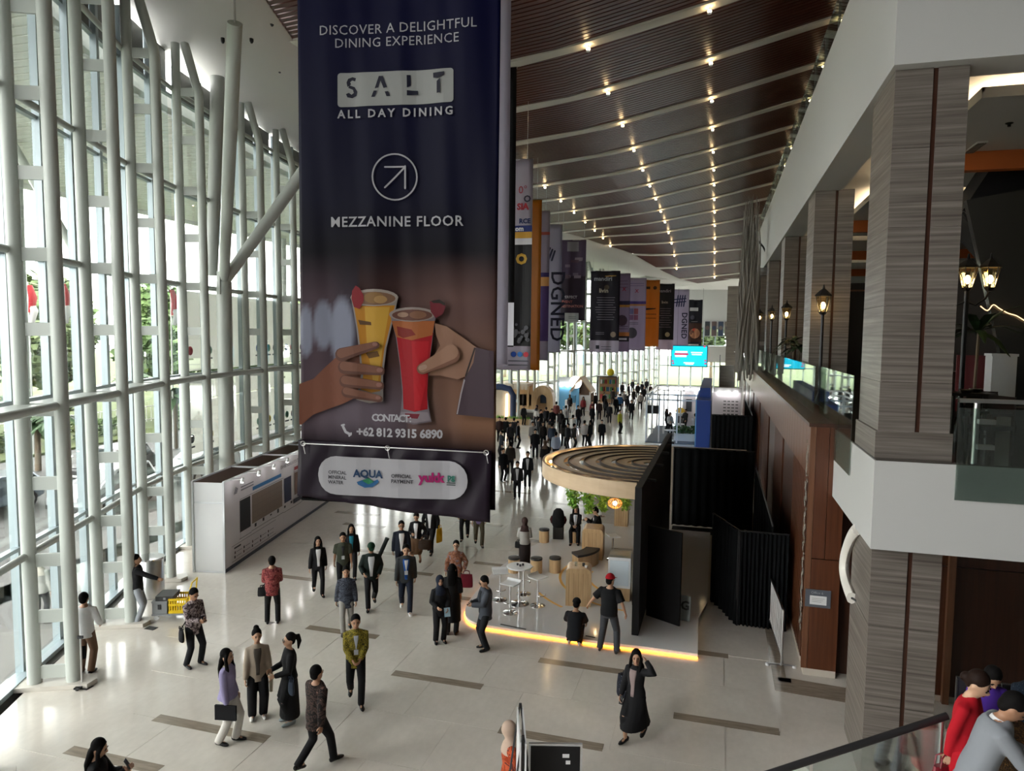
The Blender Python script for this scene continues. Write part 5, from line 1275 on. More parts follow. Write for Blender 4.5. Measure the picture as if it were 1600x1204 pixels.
def finish_figures():
    tmp = []
    for objs, mb, vx, it, ex in PEND:
        me = bpy.data.meshes.new('tmp'); me.from_pydata(mb.v, [], mb.f)
        o = bpy.data.objects.new('tmp', me); S2.collection.objects.link(o)
        md = o.modifiers.new('r', 'REMESH'); md.mode = 'VOXEL'; md.voxel_size = vx; md.use_smooth_shade = True
        if it: sm = o.modifiers.new('s', 'SMOOTH'); sm.factor = .5; sm.iterations = it
        tmp.append(o)
    S2.view_layers[0].update(); dg = S2.view_layers[0].depsgraph
    for o, (objs, mb, vx, it, ex) in zip(tmp, PEND):
        me = bpy.data.meshes.new_from_object(o.evaluated_get(dg))
        if ex is not None:
            bm = bmesh.new(); bm.from_mesh(me); m2 = ex.mesh('x', SKINS[0], True); bm.from_mesh(m2); bm.to_mesh(me); bm.free()
            me.polygons.foreach_set('use_smooth', [True]*len(me.polygons))
        for ob, m in objs:
            if not me.materials: me.materials.append(m)
            old = ob.data; ob.data = me
            ob.material_slots[0].link = 'OBJECT'; ob.material_slots[0].material = m
        me.name = objs[0][0].name
    for o in tmp: bpy.data.objects.remove(o)
    PEND.clear()
def ik(a, t, l1, l2, hint):
    a, t = Vector(a), Vector(t); d = t-a; D = d.length
    if D > (l1+l2)*.998: t = a+d.normalized()*(l1+l2)*.998; d = t-a; D = d.length
    u = d.normalized(); h = Vector(hint); h = h-u*h.dot(u); h = h.normalized() if h.length > 1e-5 else u.orthogonal().normalized()
    x = (l1*l1-l2*l2+D*D)/(2*D); y = math.sqrt(max(l1*l1-x*x, 0)); return a+u*x+h*y, t
MALE = [(.80, .13, .11), (.88, .16, .118), (.96, .163, .118), (1.08, .15, .108), (1.22, .162, .116), (1.34, .174, .116), (1.405, .15, .10), (1.46, .09, .075), (1.49, .062, .062)]
FEM = [(.80, .14, .115), (.88, .168, .125), (.96, .165, .12), (1.07, .128, .098), (1.2, .145, .118), (1.31, .158, .112), (1.385, .14, .09), (1.435, .075, .065), (1.47, .052, .052)]
def ringpt(tab, z):
    return lerp([(a[0], a[1]) for a in tab], z), lerp([(a[0], a[2]) for a in tab], z)
CACHE = {}
def person(label, at, face=0., Hh=1.68, sex='m', cat='person', group=None, top=None, bottom=None, shoes='#141414', hair='short', hairc=None, skin=0, key=None,
           hands=((-.25, -.03, .80), (.25, -.03, .80)), feet=((-.10, 0, .08), (.10, 0, .08)), pelvis=.92, py=0., lean=0., turn=0., nod=0., inner=None, lany=None,
           z=0., vox=.017, eyes=True, sleeve='long', hem=.80, tfit=.02, legw=1., toes=None, hemk=None, skirt=None, cap=None, glasses=False, collar=None, elbow=None, worldface=None):
    k = Hh/1.70; P = Vector((at[0], at[1], z))
    rz = face_to(P, face) if worldface is None else R_(worldface)
    root = empty('person', P[:], rz, label, cat, group); root.scale = (k, k, k)
    tab = MALE if sex == 'm' else FEM
    Tt = T(0, py, pelvis-.92) @ T(0, 0, .92) @ RX(lean) @ T(0, 0, -.92)
    sh = .172 if sex == 'm' else .15; shz = 1.395 if sex == 'm' else 1.365
    nz_ = tab[-1][0]; hz = 0 if sex == 'm' else -.012
    Th = Tt @ T(0, 0, nz_) @ RZ(R_(turn)) @ RX(R_(nod)) @ T(0, 0, -nz_) @ T(0, 0, hz) @ T(0, 0, 1.5) @ SCL(1.1, 1.1, 1.1) @ T(0, 0, -1.5)
    tp = lambda p: Tt @ Vector(p); hp = lambda p: Th @ Vector(p)
    S = [tp((s*sh, 0, shz)) for s in (-1, 1)]
    arms = []
    for i, s in enumerate((-1, 1)):
        hint = (elbow[i] if elbow else (s*.5, .8, -.3)); e, w = ik(S[i], hands[i], .29, .25, hint); arms.append((S[i], e, w))
    legs = []
    for i, s in enumerate((-1, 1)):
        hj = Vector((s*.088, py, pelvis-.03)); kn, an = ik(hj, feet[i], .43, .42, (s*.12, -1, 0)); legs.append((hj, kn, an))
    ck = key
    names = {}
    def part(name, m, build, remesh=True, vx=None, it=4, extra=None, parent=None, slot=None):
        kk = (ck, slot or name) if ck else None
        if kk and kk in CACHE:
            src = CACHE[kk]; me = src[0] if not remesh else None
            if remesh:
                o = bpy.data.objects.new(name, src[0]); COL.objects.link(o); o.parent = parent or root; src[1].append((o, m)); return o
            o = bpy.data.objects.new(name, me); COL.objects.link(o); o.parent = parent or root
            o.material_slots[0].link = 'OBJECT'; o.material_slots[0].material = m; return o
        mb = build()
        if remesh:
            ph = bpy.data.meshes.new(name); ph.materials.append(m); o = bpy.data.objects.new(name, ph); COL.objects.link(o); o.parent = parent or root
            lst = [(o, m)]; remesh_later(lst, mb, vx or vox, it, extra() if extra else None)
            if kk: CACHE[kk] = (ph, lst)
        else:
            me = mb.mesh(name, m, True); o = bpy.data.objects.new(name, me); COL.objects.link(o); o.parent = parent or root
            o.material_slots[0].link = 'OBJECT'; o.material_slots[0].material = m
            if kk: CACHE[kk] = (me, None)
        return o
    # ---- body
    def body():
        mb = MB(); mb.loft([tp((0, 0, a[0])) for a in tab], [(a[1]*.95, a[2]*.95) for a in tab], 14, ref=(1, 0, 0))
        n0 = tp((0, 0, nz_-.05)); n1 = hp((0, -.005, 1.55)); mb.loft([n0, n1], [.055, .05], 10)
        mb.ell(hp((0, .005, 1.612)), (.076, .094, .106), 16, 12, Th.to_3x3()); mb.ell(hp((0, -.026, 1.556)), (.054, .064, .066), 12, 8, Th.to_3x3())
        mb.ell(hp((0, -.098, 1.588)), (.014, .022, .024), 8, 6, Th.to_3x3())
        for s in (-1, 1): mb.ell(hp((s*.078, .01, 1.598)), (.014, .022, .032), 8, 6, Th.to_3x3())
        for a, e, w in arms: mb.loft([a, a.lerp(e, .5), e, e.lerp(w, .35), w], [.05, .046, .039, .037, .027], 10)
        for h_, kn, an in legs: mb.loft([h_+Vector((0, 0, .03)), h_.lerp(kn, .5), kn, kn.lerp(an, .35), an], [.088, .075, .056, .055, .037], 10); mb.ell(an+Vector((0, -.05, -.03)), (.035, .09, .03), 8, 6)
        return mb
    def handsmb():
        mb = MB()
        for i, (a, e, w) in enumerate(arms):
            d = (w-e).normalized(); s = -1 if i == 0 else 1
            lat = d.cross(Vector((s, 0, 0))); lat = lat.normalized() if lat.length > .3 else Vector((0, -1, 0)); nrm = lat.cross(d)*(-s)
            if nrm.x*s > 0: nrm = -nrm
            mb.loft([w-d*.03, w+d*.02, w+d*.06, w+d*.095], [(.026, .02), (.034, .018), (.042, .016), (.038, .012)], 8, ref=lat)
            for f, (o_, L) in enumerate(((.030, .07), (.010, .082), (-.010, .076), (-.029, .06))):
                p0 = w+d*.085+lat*o_; d1 = (d*.9+nrm*.35).normalized(); d2 = (d*.5+nrm*.9).normalized(); p1 = p0+d1*L*.5; p2 = p1+d2*L*.5
                mb.loft([p0, p1, p2], [.0095, .009, .0065], 6)
            t0 = w+d*.03+lat*.032; t1 = t0+(lat*.7+d*.7+nrm*.3).normalized()*.035; mb.loft([t0, t1, t1+(d*.85+nrm*.5).normalized()*.03], [.012, .011, .007], 6)
        return mb
    part('body', SKINS[skin], body, True, vox, 3, handsmb)
    # ---- face
    if eyes:
        R3 = Th.to_3x3()
        for s in (-1, 1): part('eye', EYEM, lambda s=s: MB().ell(hp((s*.031, -.083, 1.607)), (.014, .008, .008), 8, 5, R3), False, slot='eye%d' % s); part('eyebrow', HAIRM, lambda s=s: MB().ell(hp((s*.032, -.086, 1.629)), (.02, .007, .005), 8, 4, R3), False, slot='brow%d' % s)
        part('mouth', LIPM, lambda: MB().ell(hp((0, -.087, 1.545)), (.022, .007, .008), 8, 5, R3), False)
        if glasses: part('spectacles', EYEM, lambda: MB().torus(hp((-.034, -.098, 1.606)), .024, .004, 12, 5, R3 @ RX(R_(90)).to_3x3()).torus(hp((.034, -.098, 1.606)), .024, .004, 12, 5, R3 @ RX(R_(90)).to_3x3()).cyl(hp((-.01, -.1, 1.608)), hp((.01, -.1, 1.608)), .003, 5), False)
    # ---- upper clothing
    if top is not None:
        def topmb():
            mb = MB(); ex = tfit; zs = [a for a in tab if hem+.02 < a[0] <= nz_-.03]; pts = []; rad = []
            r0 = ringpt(tab, max(hem, .82)); fl = hemk if hemk else .012
            pts.append(tp((0, 0, hem))); rad.append((r0[0]+ex+fl, r0[1]+ex+fl))
            for a in zs: pts.append(tp((0, 0, a[0]))); rad.append((a[1]+ex, a[2]+ex))
            pts.append(tp((0, .005, nz_-.025))); rad.append((.068, .066))
            mb.loft(pts, rad, 18, ref=(1, 0, 0))
            for a, e, w in arms:
                if sleeve == 'long': mb.loft([a+(a-S[0].lerp(S[1], .5))*(-.25), a, a.lerp(e, .5), e, e.lerp(w, .5), w+(w-e)*.06], [.06, .062+ex*.5, .052+ex*.8, .05+ex*.7, .044+ex*.7, .036+ex*.6], 12)
                elif sleeve == 'short': mb.loft([a+(a-S[0].lerp(S[1], .5))*(-.25), a, a.lerp(e, .85)], [.06, .062+ex*.6, .06+ex*.8], 12)
                elif sleeve == 'three': mb.loft([a+(a-S[0].lerp(S[1], .5))*(-.25), a, e, e.lerp(w, .35)], [.07, .068+ex*.6, .052+ex*.8, .05+ex], 12)
            return mb
        part('top_garment', top, topmb, True, vox, 3)
    def patch(name, m, z0, z1, half, off, bend=0.):
        def f():
            mb = MB(); n = 8; q = 6; vs = []
            for i in range(n+1):
                z_ = z0+(z1-z0)*i/n; rx, ry = ringpt(tab, z_); a_ = half(z_)
                for j in range(q+1):
                    th = -a_+2*a_*j/q+bend; vs.append(tp(((rx+tfit+off)*math.sin(th), -(ry+tfit+off)*math.cos(th), z_)))
            return mb.add(vs, [(i*(q+1)+j, i*(q+1)+j+1, (i+1)*(q+1)+j+1, (i+1)*(q+1)+j) for i in range(n) for j in range(q)])
        o = part(name, m, f, False); md = o.modifiers.new('t', 'SOLIDIFY'); md.thickness = .004; return o
    if inner is not None:
        zt = nz_-.07; patch('shirt_front', inner, max(hem+.06, .9), zt, lambda z_: .16+.30*((z_-.9)/(zt-.9))**1.2, .006)
    if lany is not None:
        patch('lanyard', lany, 1.12, nz_-.09, lambda z_: .035+.25*max(0, (z_-1.15)/.3), .012); part('badge', cl('#b9bcc0'), lambda: MB().box((-.04, -.012, 1.03), (.04, 0, 1.13), Tt @ T(0, -ringpt(tab, 1.08)[1]-tfit-.012, 0)), False)
    if collar is not None: part('collar', collar, lambda: MB().loft([tp((0, 0, nz_-.07)), tp((0, 0, nz_-.015))], [(.10, .09), (.072, .072)], 14, ref=(1, 0, 0)), False)
    # ---- lower clothing
    if bottom is not None:
        def trou():
            mb = MB(); wz = 1.0
            pts = [(0, 0, z_) for z_ in (.80, .88, .96, wz)]; Tp = T(0, py, pelvis-.92) @ T(0, 0, .92) @ RX(lean*.5) @ T(0, 0, -.92)
            mb.loft([Tp @ Vector(p) for p in pts], [(lerp([(a[0], a[1]) for a in tab], p[2])+.014, lerp([(a[0], a[2]) for a in tab], p[2])+.014) for p in pts], 16, ref=(1, 0, 0))
            for h_, kn, an in legs: mb.loft([h_+Vector((0, 0, .02)), h_.lerp(kn, .5), kn, kn.lerp(an, .5), an.lerp(kn, -.06)+Vector((0, .012, 0))], [.102, .090*(.5+.5*legw), .074*legw, .070*legw, .066*legw], 12)
            return mb
        part('trousers', bottom, trou, True, vox, 3)
    if skirt is not None:
        m, z1, w0, w1 = skirt
        def sk():
            mb = MB(); n = 8; pts = []; rad = []
            mid = (legs[0][2]+legs[1][2])/2
            for i in range(n+1):
                f = i/n; z_ = (1.02+pelvis-.92)*(1-f)+z1*f; pts.append(Vector((mid.x*f, py*(1-f)+mid.y*f*.8, z_))); r_ = lerp([(0, .14), (.15, .17), (.3, w0), (1, w1)], f); spread = abs(legs[0][2].y-legs[1][2].y)*.5*f*f
                rad.append((r_, r_*.82+spread))
            mb.loft(pts, rad, 18, ref=(1, 0, 0))
            for h_, kn, an in legs:
                e_ = kn if kn.z > z1 else h_.lerp(kn, (h_.z-z1)/max(h_.z-kn.z, .01)); mb.loft([h_, h_.lerp(e_, .5), e_], [.115, .105, .092], 10)
                if kn.z > z1: f_ = min(1, (kn.z-z1)/max(kn.z-an.z, .01)); mb.loft([kn, kn.lerp(an, f_)], [.092, .085], 10)
            return mb
        part('skirt', m, sk, True, vox, 2)
    # ---- shoes
    for i, (h_, kn, an) in enumerate(legs):
        to = R_((toes[i] if toes else (-8, 8)[i])); pit = max(0, (an.z-.09))*3.2
        Ms = T(*an) @ RZ(to) @ RX(min(pit, 1.1)) @ T(0, 0, -.08)
        part('shoe', cl(shoes, .4), lambda Ms=Ms: MB().loft([Ms @ Vector(p) for p in ((0, .085, .045), (0, .06, .05), (0, 0, .052), (0, -.08, .036), (0, -.14, .03), (0, -.178, .024))], [(.02, .03), (.036, .048), (.04, .05), (.046, .035), (.043, .028), (.022, .018)], 10, ref=(1, 0, 0)), False, slot='shoe%d' % i)
    # ---- hair and headwear
    hm = hairc or HAIRM; R3 = Th.to_3x3()
    if hair == 'hijab':
        def hj_():
            mb = MB(); mb.ell(hp((0, .024, 1.622)), (.098, .108, .118), 16, 12, R3); mb.loft([hp((0, .02, 1.58)), tp((0, .0, nz_-.0)), tp((0, -.005, nz_-.10)), tp((0, 0, nz_-.20))], [(.09, .09), (.085, .085), (.165, .135), (.185, .15)], 16, ref=(1, 0, 0))
            return mb
        part('headscarf', hm, hj_, True, .016, 2)
    elif hair is not None:
        def hr():
            mb = MB(); mb.ell(hp((0, .024, 1.645)), (.086, .095, .098) if cap is None else (.08, .09, .085), 16, 12, R3); mb.ell(hp((0, .05, 1.595)), (.074, .058, .075), 12, 8, R3)
            if hair == 'long': mb.loft([hp((0, .045, 1.66)), hp((0, .075, 1.55)), tp((0, .105, 1.40)), tp((0, .115, 1.22))], [(.07, .05), (.095, .055), (.115, .05), (.09, .028)], 12, ref=(1, 0, 0))
            if hair == 'long':
                for s in (-1, 1): mb.loft([hp((s*.06, -.03, 1.67)), hp((s*.085, -.02, 1.58)), tp((s*.10, -.05, 1.40)), tp((s*.10, -.085, 1.28))], [.03, .032, .035, .015], 8)
            if hair == 'bun': mb.ell(hp((0, .06, 1.735)), (.05, .05, .045), 10, 8, R3)
            if hair == 'low': mb.ell(hp((0, .115, 1.585)), (.05, .04, .05), 10, 8, R3)
            if hair == 'pony': mb.loft([hp((0, .09, 1.66)), hp((0, .15, 1.66)), hp((0, .17, 1.56)), hp((0, .15, 1.42))], [.03, .045, .045, .015], 10)
            return mb
        part('hair', hm, hr, True, .014, 2)
    if cap is not None:
        def cp_():
            mb = MB(); vs = []; n, m_ = 16, 6; c = hp((0, .012, 1.652))
            for i in range(m_+1):
                th = (math.pi/2)*i/m_
                for j in range(n): a = 2*math.pi*j/n; vs.append(c+R3 @ Vector((.094*math.cos(th)*math.cos(a), .106*math.cos(th)*math.sin(a), .105*math.sin(th))))
            mb.add(vs, [(i*n+j, i*n+(j+1) % n, (i+1)*n+(j+1) % n, (i+1)*n+j) for i in range(m_) for j in range(n)])
            mb.loft([hp((0, -.07, 1.66)), hp((0, -.13, 1.652)), hp((0, -.175, 1.64))], [(.075, .008), (.068, .007), (.035, .005)], 10, ref=(1, 0, 0)); return mb
        part('cap', cap, cp_, False)
    W_ = root.matrix_world if False else (T(*P) @ RZ(rz) @ SCL(k, k, k))
    return dict(root=root, hands=[W_ @ (w+(w-e).normalized()*.07) for a, e, w in arms], wrists=[W_ @ w for a, e, w in arms], M=W_, Tt=Tt, Th=Th, sh=[W_ @ s for s in S], k=k, rz=rz)
def WALK(st=.3, sw=.16, ph=1):
    """stride with one leg ahead; ph flips the sides"""
    a, b = ((-.085, -st, .09), (.085, st*.95, .17)); a2, b2 = ((-.085, st*.95, .17), (.085, -st, .09))
    f = (a, b) if ph > 0 else (a2, b2); h_ = ((-.24, sw*ph, .82), (.24, -sw*ph, .82)); return dict(feet=f, hands=h_, pelvis=.905, lean=.04)
PHONE = ((-.06, -.30, 1.10), (.06, -.30, 1.10))
# ---- things carried
PHM = mat('phone_black', (.012, .012, .014), .15); PHS = mat('phone_screen', (.10, .12, .14), .1)
def phone(p, rz, label, tilt=50):
    o = empty('phone', p[:], rz, label, 'phone'); M = RX(R_(-tilt)); MB().box((-.036, -.005, -.075), (.036, .005, .075), M).build('phone_body', PHM, o); MB().box((-.033, .0052, -.07), (.033, .006, .07), M).build('screen', PHS, o); return o
def bag(p, rz, label, m, w=.34, h=.3, d=.12, handle=.18, name='handbag', cat='bag', strap_to=None):
    o = empty(name, (p[0], p[1], p[2]-handle-h), rz, label, cat)
    mb = MB(); mb.loft([(0, 0, 0), (0, 0, h*.12), (0, 0, h*.6), (0, 0, h)], [(w*.46, d*.45), (w*.5, d*.52), (w*.49, d*.48), (w*.44, d*.30)], 16, ref=(1, 0, 0)); mb.build('bag_body', m, o)
    for y in (-d*.3, d*.3): MB().loft([(-w*.25, y, h*.97), (-w*.2, y, h+handle*.8), (0, y*.5, h+handle), (w*.2, y, h+handle*.8), (w*.25, y, h*.97)], [.008]*5, 6).build('handle', m, o, True)
    if strap_to is not None:
        a = Vector((p[0], p[1], p[2]-handle*.9)); b = Vector(strap_to)
        q = MB().loft([tuple(RZ(-rz) @ (a-o.location)), tuple(RZ(-rz) @ (a.lerp(b, .5)-o.location+Vector((0, 0, .03)))), tuple(RZ(-rz) @ (b-o.location))], [.012]*3, 6).build('strap', m, o, True)
    return o
BLK, WHT, NAVY = cl('#131316'), cl('#d4d4d6'), cl('#1a2233')

# ================================================================== the people on the near floor
def F(x, y): return G(x, y)
# -- left, by the columns
w = person('man in white shirt and brown trousers, back turned, beside the nearest columns', F(135, 1052), 155, 1.70, 'm', top=WHT, bottom=cl('#6d5444'), shoes='#1a1a1c', hands=((-.22, -.2, 1.0), (.24, -.05, .82)), legw=1.08)
q = w['hands'][1]; bag((q.x+.05, q.y-.02, q.z+.02), R_(40), 'black bag hanging beside the man in the white shirt', BLK, .38, .42, .16, .1, 'shoulder_bag', strap_to=w['sh'][1])
q = F(128, 1072); u = empty('pole_stand', (q.x, q.y, 0), R_(20), 'slim grey pole stand on wheels beside the man in the white shirt', 'stand')
MB().cyl((0, 0, .05), (0, 0, 1.02), .018, 8).build('pole', BRUSH, u, True); MB().box((-.05, -.02, 1.0), (.05, .02, 1.05)).build('grip', DARKM, u); MB().box((-.06, -.2, .03), (.06, .2, .06)).build('foot', DARKM, u)
for y in (-.18, .18): MB().lathe([(0, -.02), (.03, -.02), (.03, .02), (0, .02)], 10).build('wheel', TYRE, u, M=T(0, y, .03) @ RY(R_(90)))
p = F(77, 975); person('person in pale jacket outside the glass between the nearest columns', (p.x-.25, p.y), 160, 1.62, 'f', top=cl('#b8bab4'), bottom=cl('#20242c'), hair='hijab', hairc=cl('#cfcabd'), shoes='#1c1c1c', z=0.0, vox=.022)
person('man in black jacket and pale jeans half hidden behind the second columns, arm stretched out', F(216, 973), 80, 1.68, 'm', top=BLK, bottom=cl('#8f949a'), shoes='#1a1a1c', hands=((-.2, -.5, 1.15), (.24, .02, .82)), hem=.84, elbow=((-.3, .3, -1), (.2, .8, -.3)))
w = person('man in patterned brown shirt reading his phone near the trolley', F(303, 1040), 35, 1.68, 'm', top=batik('batik_brown_grey', ['#3a2f30', '#7c6f72', '#a89c9c', '#6e5a4a'], 26), bottom=cl('#14161a'), shoes='#101012', hands=PHONE, sleeve='long', hem=.74, nod=22, feet=((-.13, .06, .08), (.14, -.05, .08)), skin=1)
q = w['hands'][0]; phone(q.lerp(w['hands'][1], .5)+Vector((0, 0, .04)), w['rz'], 'phone held by the man in the patterned brown shirt')
q = w['M'] @ Vector((-.27, .02, .98)); bag((q.x, q.y, q.z), w['rz']+1.2, 'small black bag slung on the man in the patterned brown shirt', BLK, .26, .26, .1, .06, 'shoulder_bag', strap_to=w['sh'][1])
w = person('man in red patterned shirt standing with his back to the camera', F(426, 974), 178, 1.66, 'm', top=batik('batik_red', ['#5a2024', '#8c4a48', '#7a2c2e', '#a87068'], 24), bottom=cl('#121214'), shoes='#0d0d0e', hands=((-.08, -.27, 1.12), (.08, -.27, 1.12)), hem=.76, cap=None, skin=1, feet=((-.13, 0, .08), (.13, -.03, .08)))
q = w['M'] @ Vector((.24, .0, 1.02)); bag((q.x, q.y, q.z), w['rz'], 'small black bag at the hip of the man in the red patterned shirt', BLK, .22, .22, .09, .05, 'shoulder_bag', strap_to=w['sh'][0])
# -- group of three women
w = person('woman in lilac blouse and white trousers with a black folder, facing the other two women', F(357, 1160), 62, 1.66, 'f', top=cl('#8a83a6'), bottom=cl('#c3c0ba'), shoes='#151517', hair='long', hem=.86, hemk=.03, hands=((-.2, -.08, .82), (.2, -.06, .86)), legw=1.15, feet=((-.09, .12, .08), (.1, -.1, .08)), collar=cl('#cdc4b2'))
q = w['hands'][0]; o = empty('folder', (q.x, q.y, q.z-.1), w['rz'], 'black folder held by the woman in lilac', 'folder'); MB().box((-.03, -.18, -.1), (-.01, .2, .16)).build('cover', BLK, o); MB().box((-.05, -.18, -.1), (-.035, .2, .16)).build('cover', BLK, o)
w = person('woman in beige blazer and black trousers facing the camera', F(403, 1120), 4, 1.66, 'f', top=cl('#96897b'), bottom=BLK, shoes='#c9c7c2', hair='bun', hem=.76, inner=cl('#4a443e'), hands=((-.22, -.1, .84), (.24, -.04, .80)), legw=1.25, turn=6)
q = w['hands'][1]; o = empty('paper_bag', (q.x, q.y, q.z-.22), w['rz'], 'rolled pale paper held by the woman in the beige blazer', 'paper'); MB().loft([(0, 0, -.05), (0, 0, .3)], [.03, .04], 10).build('roll', cl('#b8ad98'), o)
w = person('woman in long black dress with a ponytail, facing left', F(453, 1128), -78, 1.66, 'f', top=BLK, skirt=(BLK, .14, .19, .23), shoes='#8a9496', hair='pony', hem=.9, hands=((-.1, -.3, 1.06), (.12, -.28, 1.02)), glasses=True)
q = w['M'] @ Vector((.24, -.02, 1.0)); bag((q.x, q.y, q.z), w['rz'], 'navy bag on the arm of the woman in the long black dress', cl('#2a3340'), .28, .24, .1, .06, 'shoulder_bag', strap_to=w['sh'][1])
# -- walking men in the foreground
w = person('man in dark brown patterned shirt walking away with a drink cup', F(494, 1200), 128, 1.72, 'm', top=batik('batik_dark', ['#15100f', '#3d2f2b', '#1b1514', '#6a5048'], 16), bottom=cl('#101013'), hem=.72, skin=1, shoes='#121212', tfit=.028, **{**WALK(.30, .1, 1), 'hands': ((-.25, .1, .84), (.27, -.22, .90))})
q = w['hands'][1]; o = empty('drink_cup', (q.x, q.y, q.z-.12), 0, 'clear plastic cup carried by the man in the dark patterned shirt', 'cup'); MB().lathe([(0, 0), (.03, 0), (.042, .12), (.038, .12), (.027, .008), (0, .008)], 14).build('cup_body', CLEARG, o, True); MB().lathe([(0, .12), (.044, .12), (.04, .14), (0, .145)], 14).build('lid', WP, o)
w = person('man in yellow patterned shirt with a lanyard walking towards the camera', F(556, 1096), 3, 1.72, 'm', top=batik('batik_yellow', ['#5a5320', '#8a7c28', '#3e3a1c', '#a4963c'], 26), bottom=cl('#121215'), hem=.74, skin=1, shoes='#0e0e0f', tfit=.026, lany=cl('#a9adb2'), **{**WALK(.26, 0, -1), 'hands': ((-.08, -.25, .96), (.08, -.26, .97))})
person('woman in black blazer and white blouse walking left of the men', F(497, 928), 8, 1.60, 'f', top=BLK, bottom=BLK, inner=WHT, hair='long', hem=.78, shoes='#121214', legw=.95, **WALK(.25, .06, -1))
person('man in olive short-sleeved shirt with a name badge', F(536, 925), 2, 1.66, 'm', top=cl('#3b3f35'), bottom=cl('#131418'), sleeve='short', hem=.76, lany=cl('#2b2b2f'), shoes='#111113', skin=1, **WALK(.2, .1, 1))
person('woman in black jacket over a teal top behind the olive shirt', F(549, 902), 4, 1.58, 'f', top=BLK, bottom=cl('#17171a'), inner=cl('#2c7f96'), hair='long', hem=.8, shoes='#141416', **WALK(.2, .05, -1))
w = person('man in green cap and dark jacket over a white tee, a tube over his shoulder', F(580, 948), 2, 1.70, 'm', top=cl('#15201d'), bottom=cl('#101114'), inner=cl('#c2c4c6'), hem=.78, cap=cl('#12301f'), shoes='#111113', skin=1, nod=14, tfit=.035, **{**WALK(.28, .0, 1), 'hands': ((-.2, -.24, 1.0), (.2, -.1, .92))})
q = w['sh'][1]; o = empty('poster_tube', (q.x+.0, q.y+.08, q.z-.35), w['rz'], 'black poster tube carried over the shoulder of the man in the green cap', 'tube'); MB().loft([(-.12, .08, 0), (.20, .1, .72)], [.055, .055], 14).build('tube_body', cl('#1e2422'), o, True); MB().loft([(.20, .1, .72), (.218, .101, .76)], [.06, .06], 14).build('end_cap', cl('#2c3230'), o, True)
w = person('woman in grey-blue patterned tunic behind the man in yellow', F(541, 987), 2, 1.60, 'f', top=batik('batik_bluegrey', ['#23262e', '#4a4f5c', '#1d2029', '#777b86'], 20, (1, 1, 3)), bottom=cl('#8f8c88'), hem=.70, hemk=.04, hair='short', tfit=.035, shoes='#2a2a2c', skin=1, **WALK(.2, .05, 1))
person('man in dark grey jacket and blue tee with a white lanyard', F(634, 955), 3, 1.74, 'm', top=cl('#2c2f31'), bottom=cl('#1b2130'), inner=cl('#1d4a8c'), hem=.80, lany=cl('#c9ccd0'), shoes='#d6d6d6', tfit=.03, **WALK(.25, .08, -1))
w = person('man in navy suit and open white shirt behind the blue tee', F(627, 905), 4, 1.72, 'm', top=cl('#161b28'), bottom=cl('#141824'), inner=WHT, hem=.78, shoes='#101012', glasses=True, skin=1, **WALK(.2, .06, 1))
w = person('woman in black jacket, white top and brown skirt looking down', F(651, 882), -12, 1.66, 'f', top=BLK, skirt=(cl('#5e4632'), .42, .18, .19), inner=WHT, hair='bun', hem=.86, shoes='#6b4a38', nod=20, **{**WALK(.16, .02, 1), 'hands': ((-.1, -.26, 1.08), (.22, -.12, .95))})
q = w['hands'][1]; bag((q.x+.1, q.y, q.z+.12), w['rz'], 'brown leather bag on the arm of the woman in the brown skirt', cl('#33261f'), .42, .3, .16, .14)
w = person('man in black suit and white shirt carrying a yellow bag', F(673, 864), -18, 1.70, 'm', top=BLK, bottom=cl('#101014'), inner=WHT, hem=.78, shoes='#0e0e10', **{**WALK(.2, .02, -1), 'hands': ((-.2, -.16, 1.02), (.25, -.02, .86))})
q = w['hands'][1]; bag((q.x+.03, q.y+.05, q.z+.18), w['rz']+1.2, 'yellow carrier bag beside the man in the black suit', cl('#c99a12'), .3, .46, .1, .12, 'carrier_bag')
person('man in yellow and black jacket partly hidden by the big banner', F(726, 843), -5, 1.68, 'm', top=cl('#8a7134'), bottom=cl('#121216'), inner=cl('#1c1d22'), hem=.76, shoes='#111113', **WALK(.2, .08, 1))
person('man in lilac shirt and olive trousers partly hidden by the big banner', F(748, 852), 6, 1.70, 'm', top=cl('#75688e'), bottom=cl('#4f4a3c'), sleeve='short', hem=.8, shoes='#222226', **WALK(.22, .1, -1))
w = person('woman in orange and grey patterned blouse with a dark red tote bag', F(712, 938), -5, 1.62, 'f', top=batik('batik_orange', ['#6b4433', '#8a5e48', '#77707c', '#54382e'], 14), bottom=cl('#5d4a42'), hem=.74, hair='short', glasses=True, shoes='#1a1a1c', tfit=.03, hands=((-.28, -.02, .86), (.25, -.16, .98)))
q = w['hands'][1]; bag((q.x+.08, q.y, q.z+.02), w['rz'], 'dark red tote bag of the woman in orange pattern', cl('#5a1020'), .34, .36, .08, .1, 'tote_bag')
w = person('woman in black coat and navy headscarf holding a blue leaflet', F(687, 1003), 12, 1.56, 'f', top=BLK, bottom=BLK, hair='hijab', hairc=cl('#1b2130'), hem=.72, shoes='#151518', tfit=.03, hands=((-.12, -.24, 1.02), (.16, -.22, .95)), legw=1.1)
q = w['hands'][1]; o = empty('leaflet', (q.x, q.y-.03, q.z-.02), w['rz'], 'blue leaflet held by the woman in the navy headscarf', 'leaflet'); MB().box((-.07, -.003, -.1), (.07, .003, .1), RX(R_(-25))).build('page', cl('#7fa8c0'), o); MB().box((-.06, -.007, -.1), (.068, -.004, .1), RX(R_(-25))).build('page', cl('#9fbccb'), o)
person('woman all in black with long black hair, back turned, beside the navy headscarf', F(706, 991), 172, 1.70, 'f', top=BLK, bottom=BLK, skirt=(BLK, .35, .19, .22), hair='long', hem=.7, shoes='#131315', tfit=.03, hands=((-.08, -.2, 1.1), (.2, -.1, .9)))
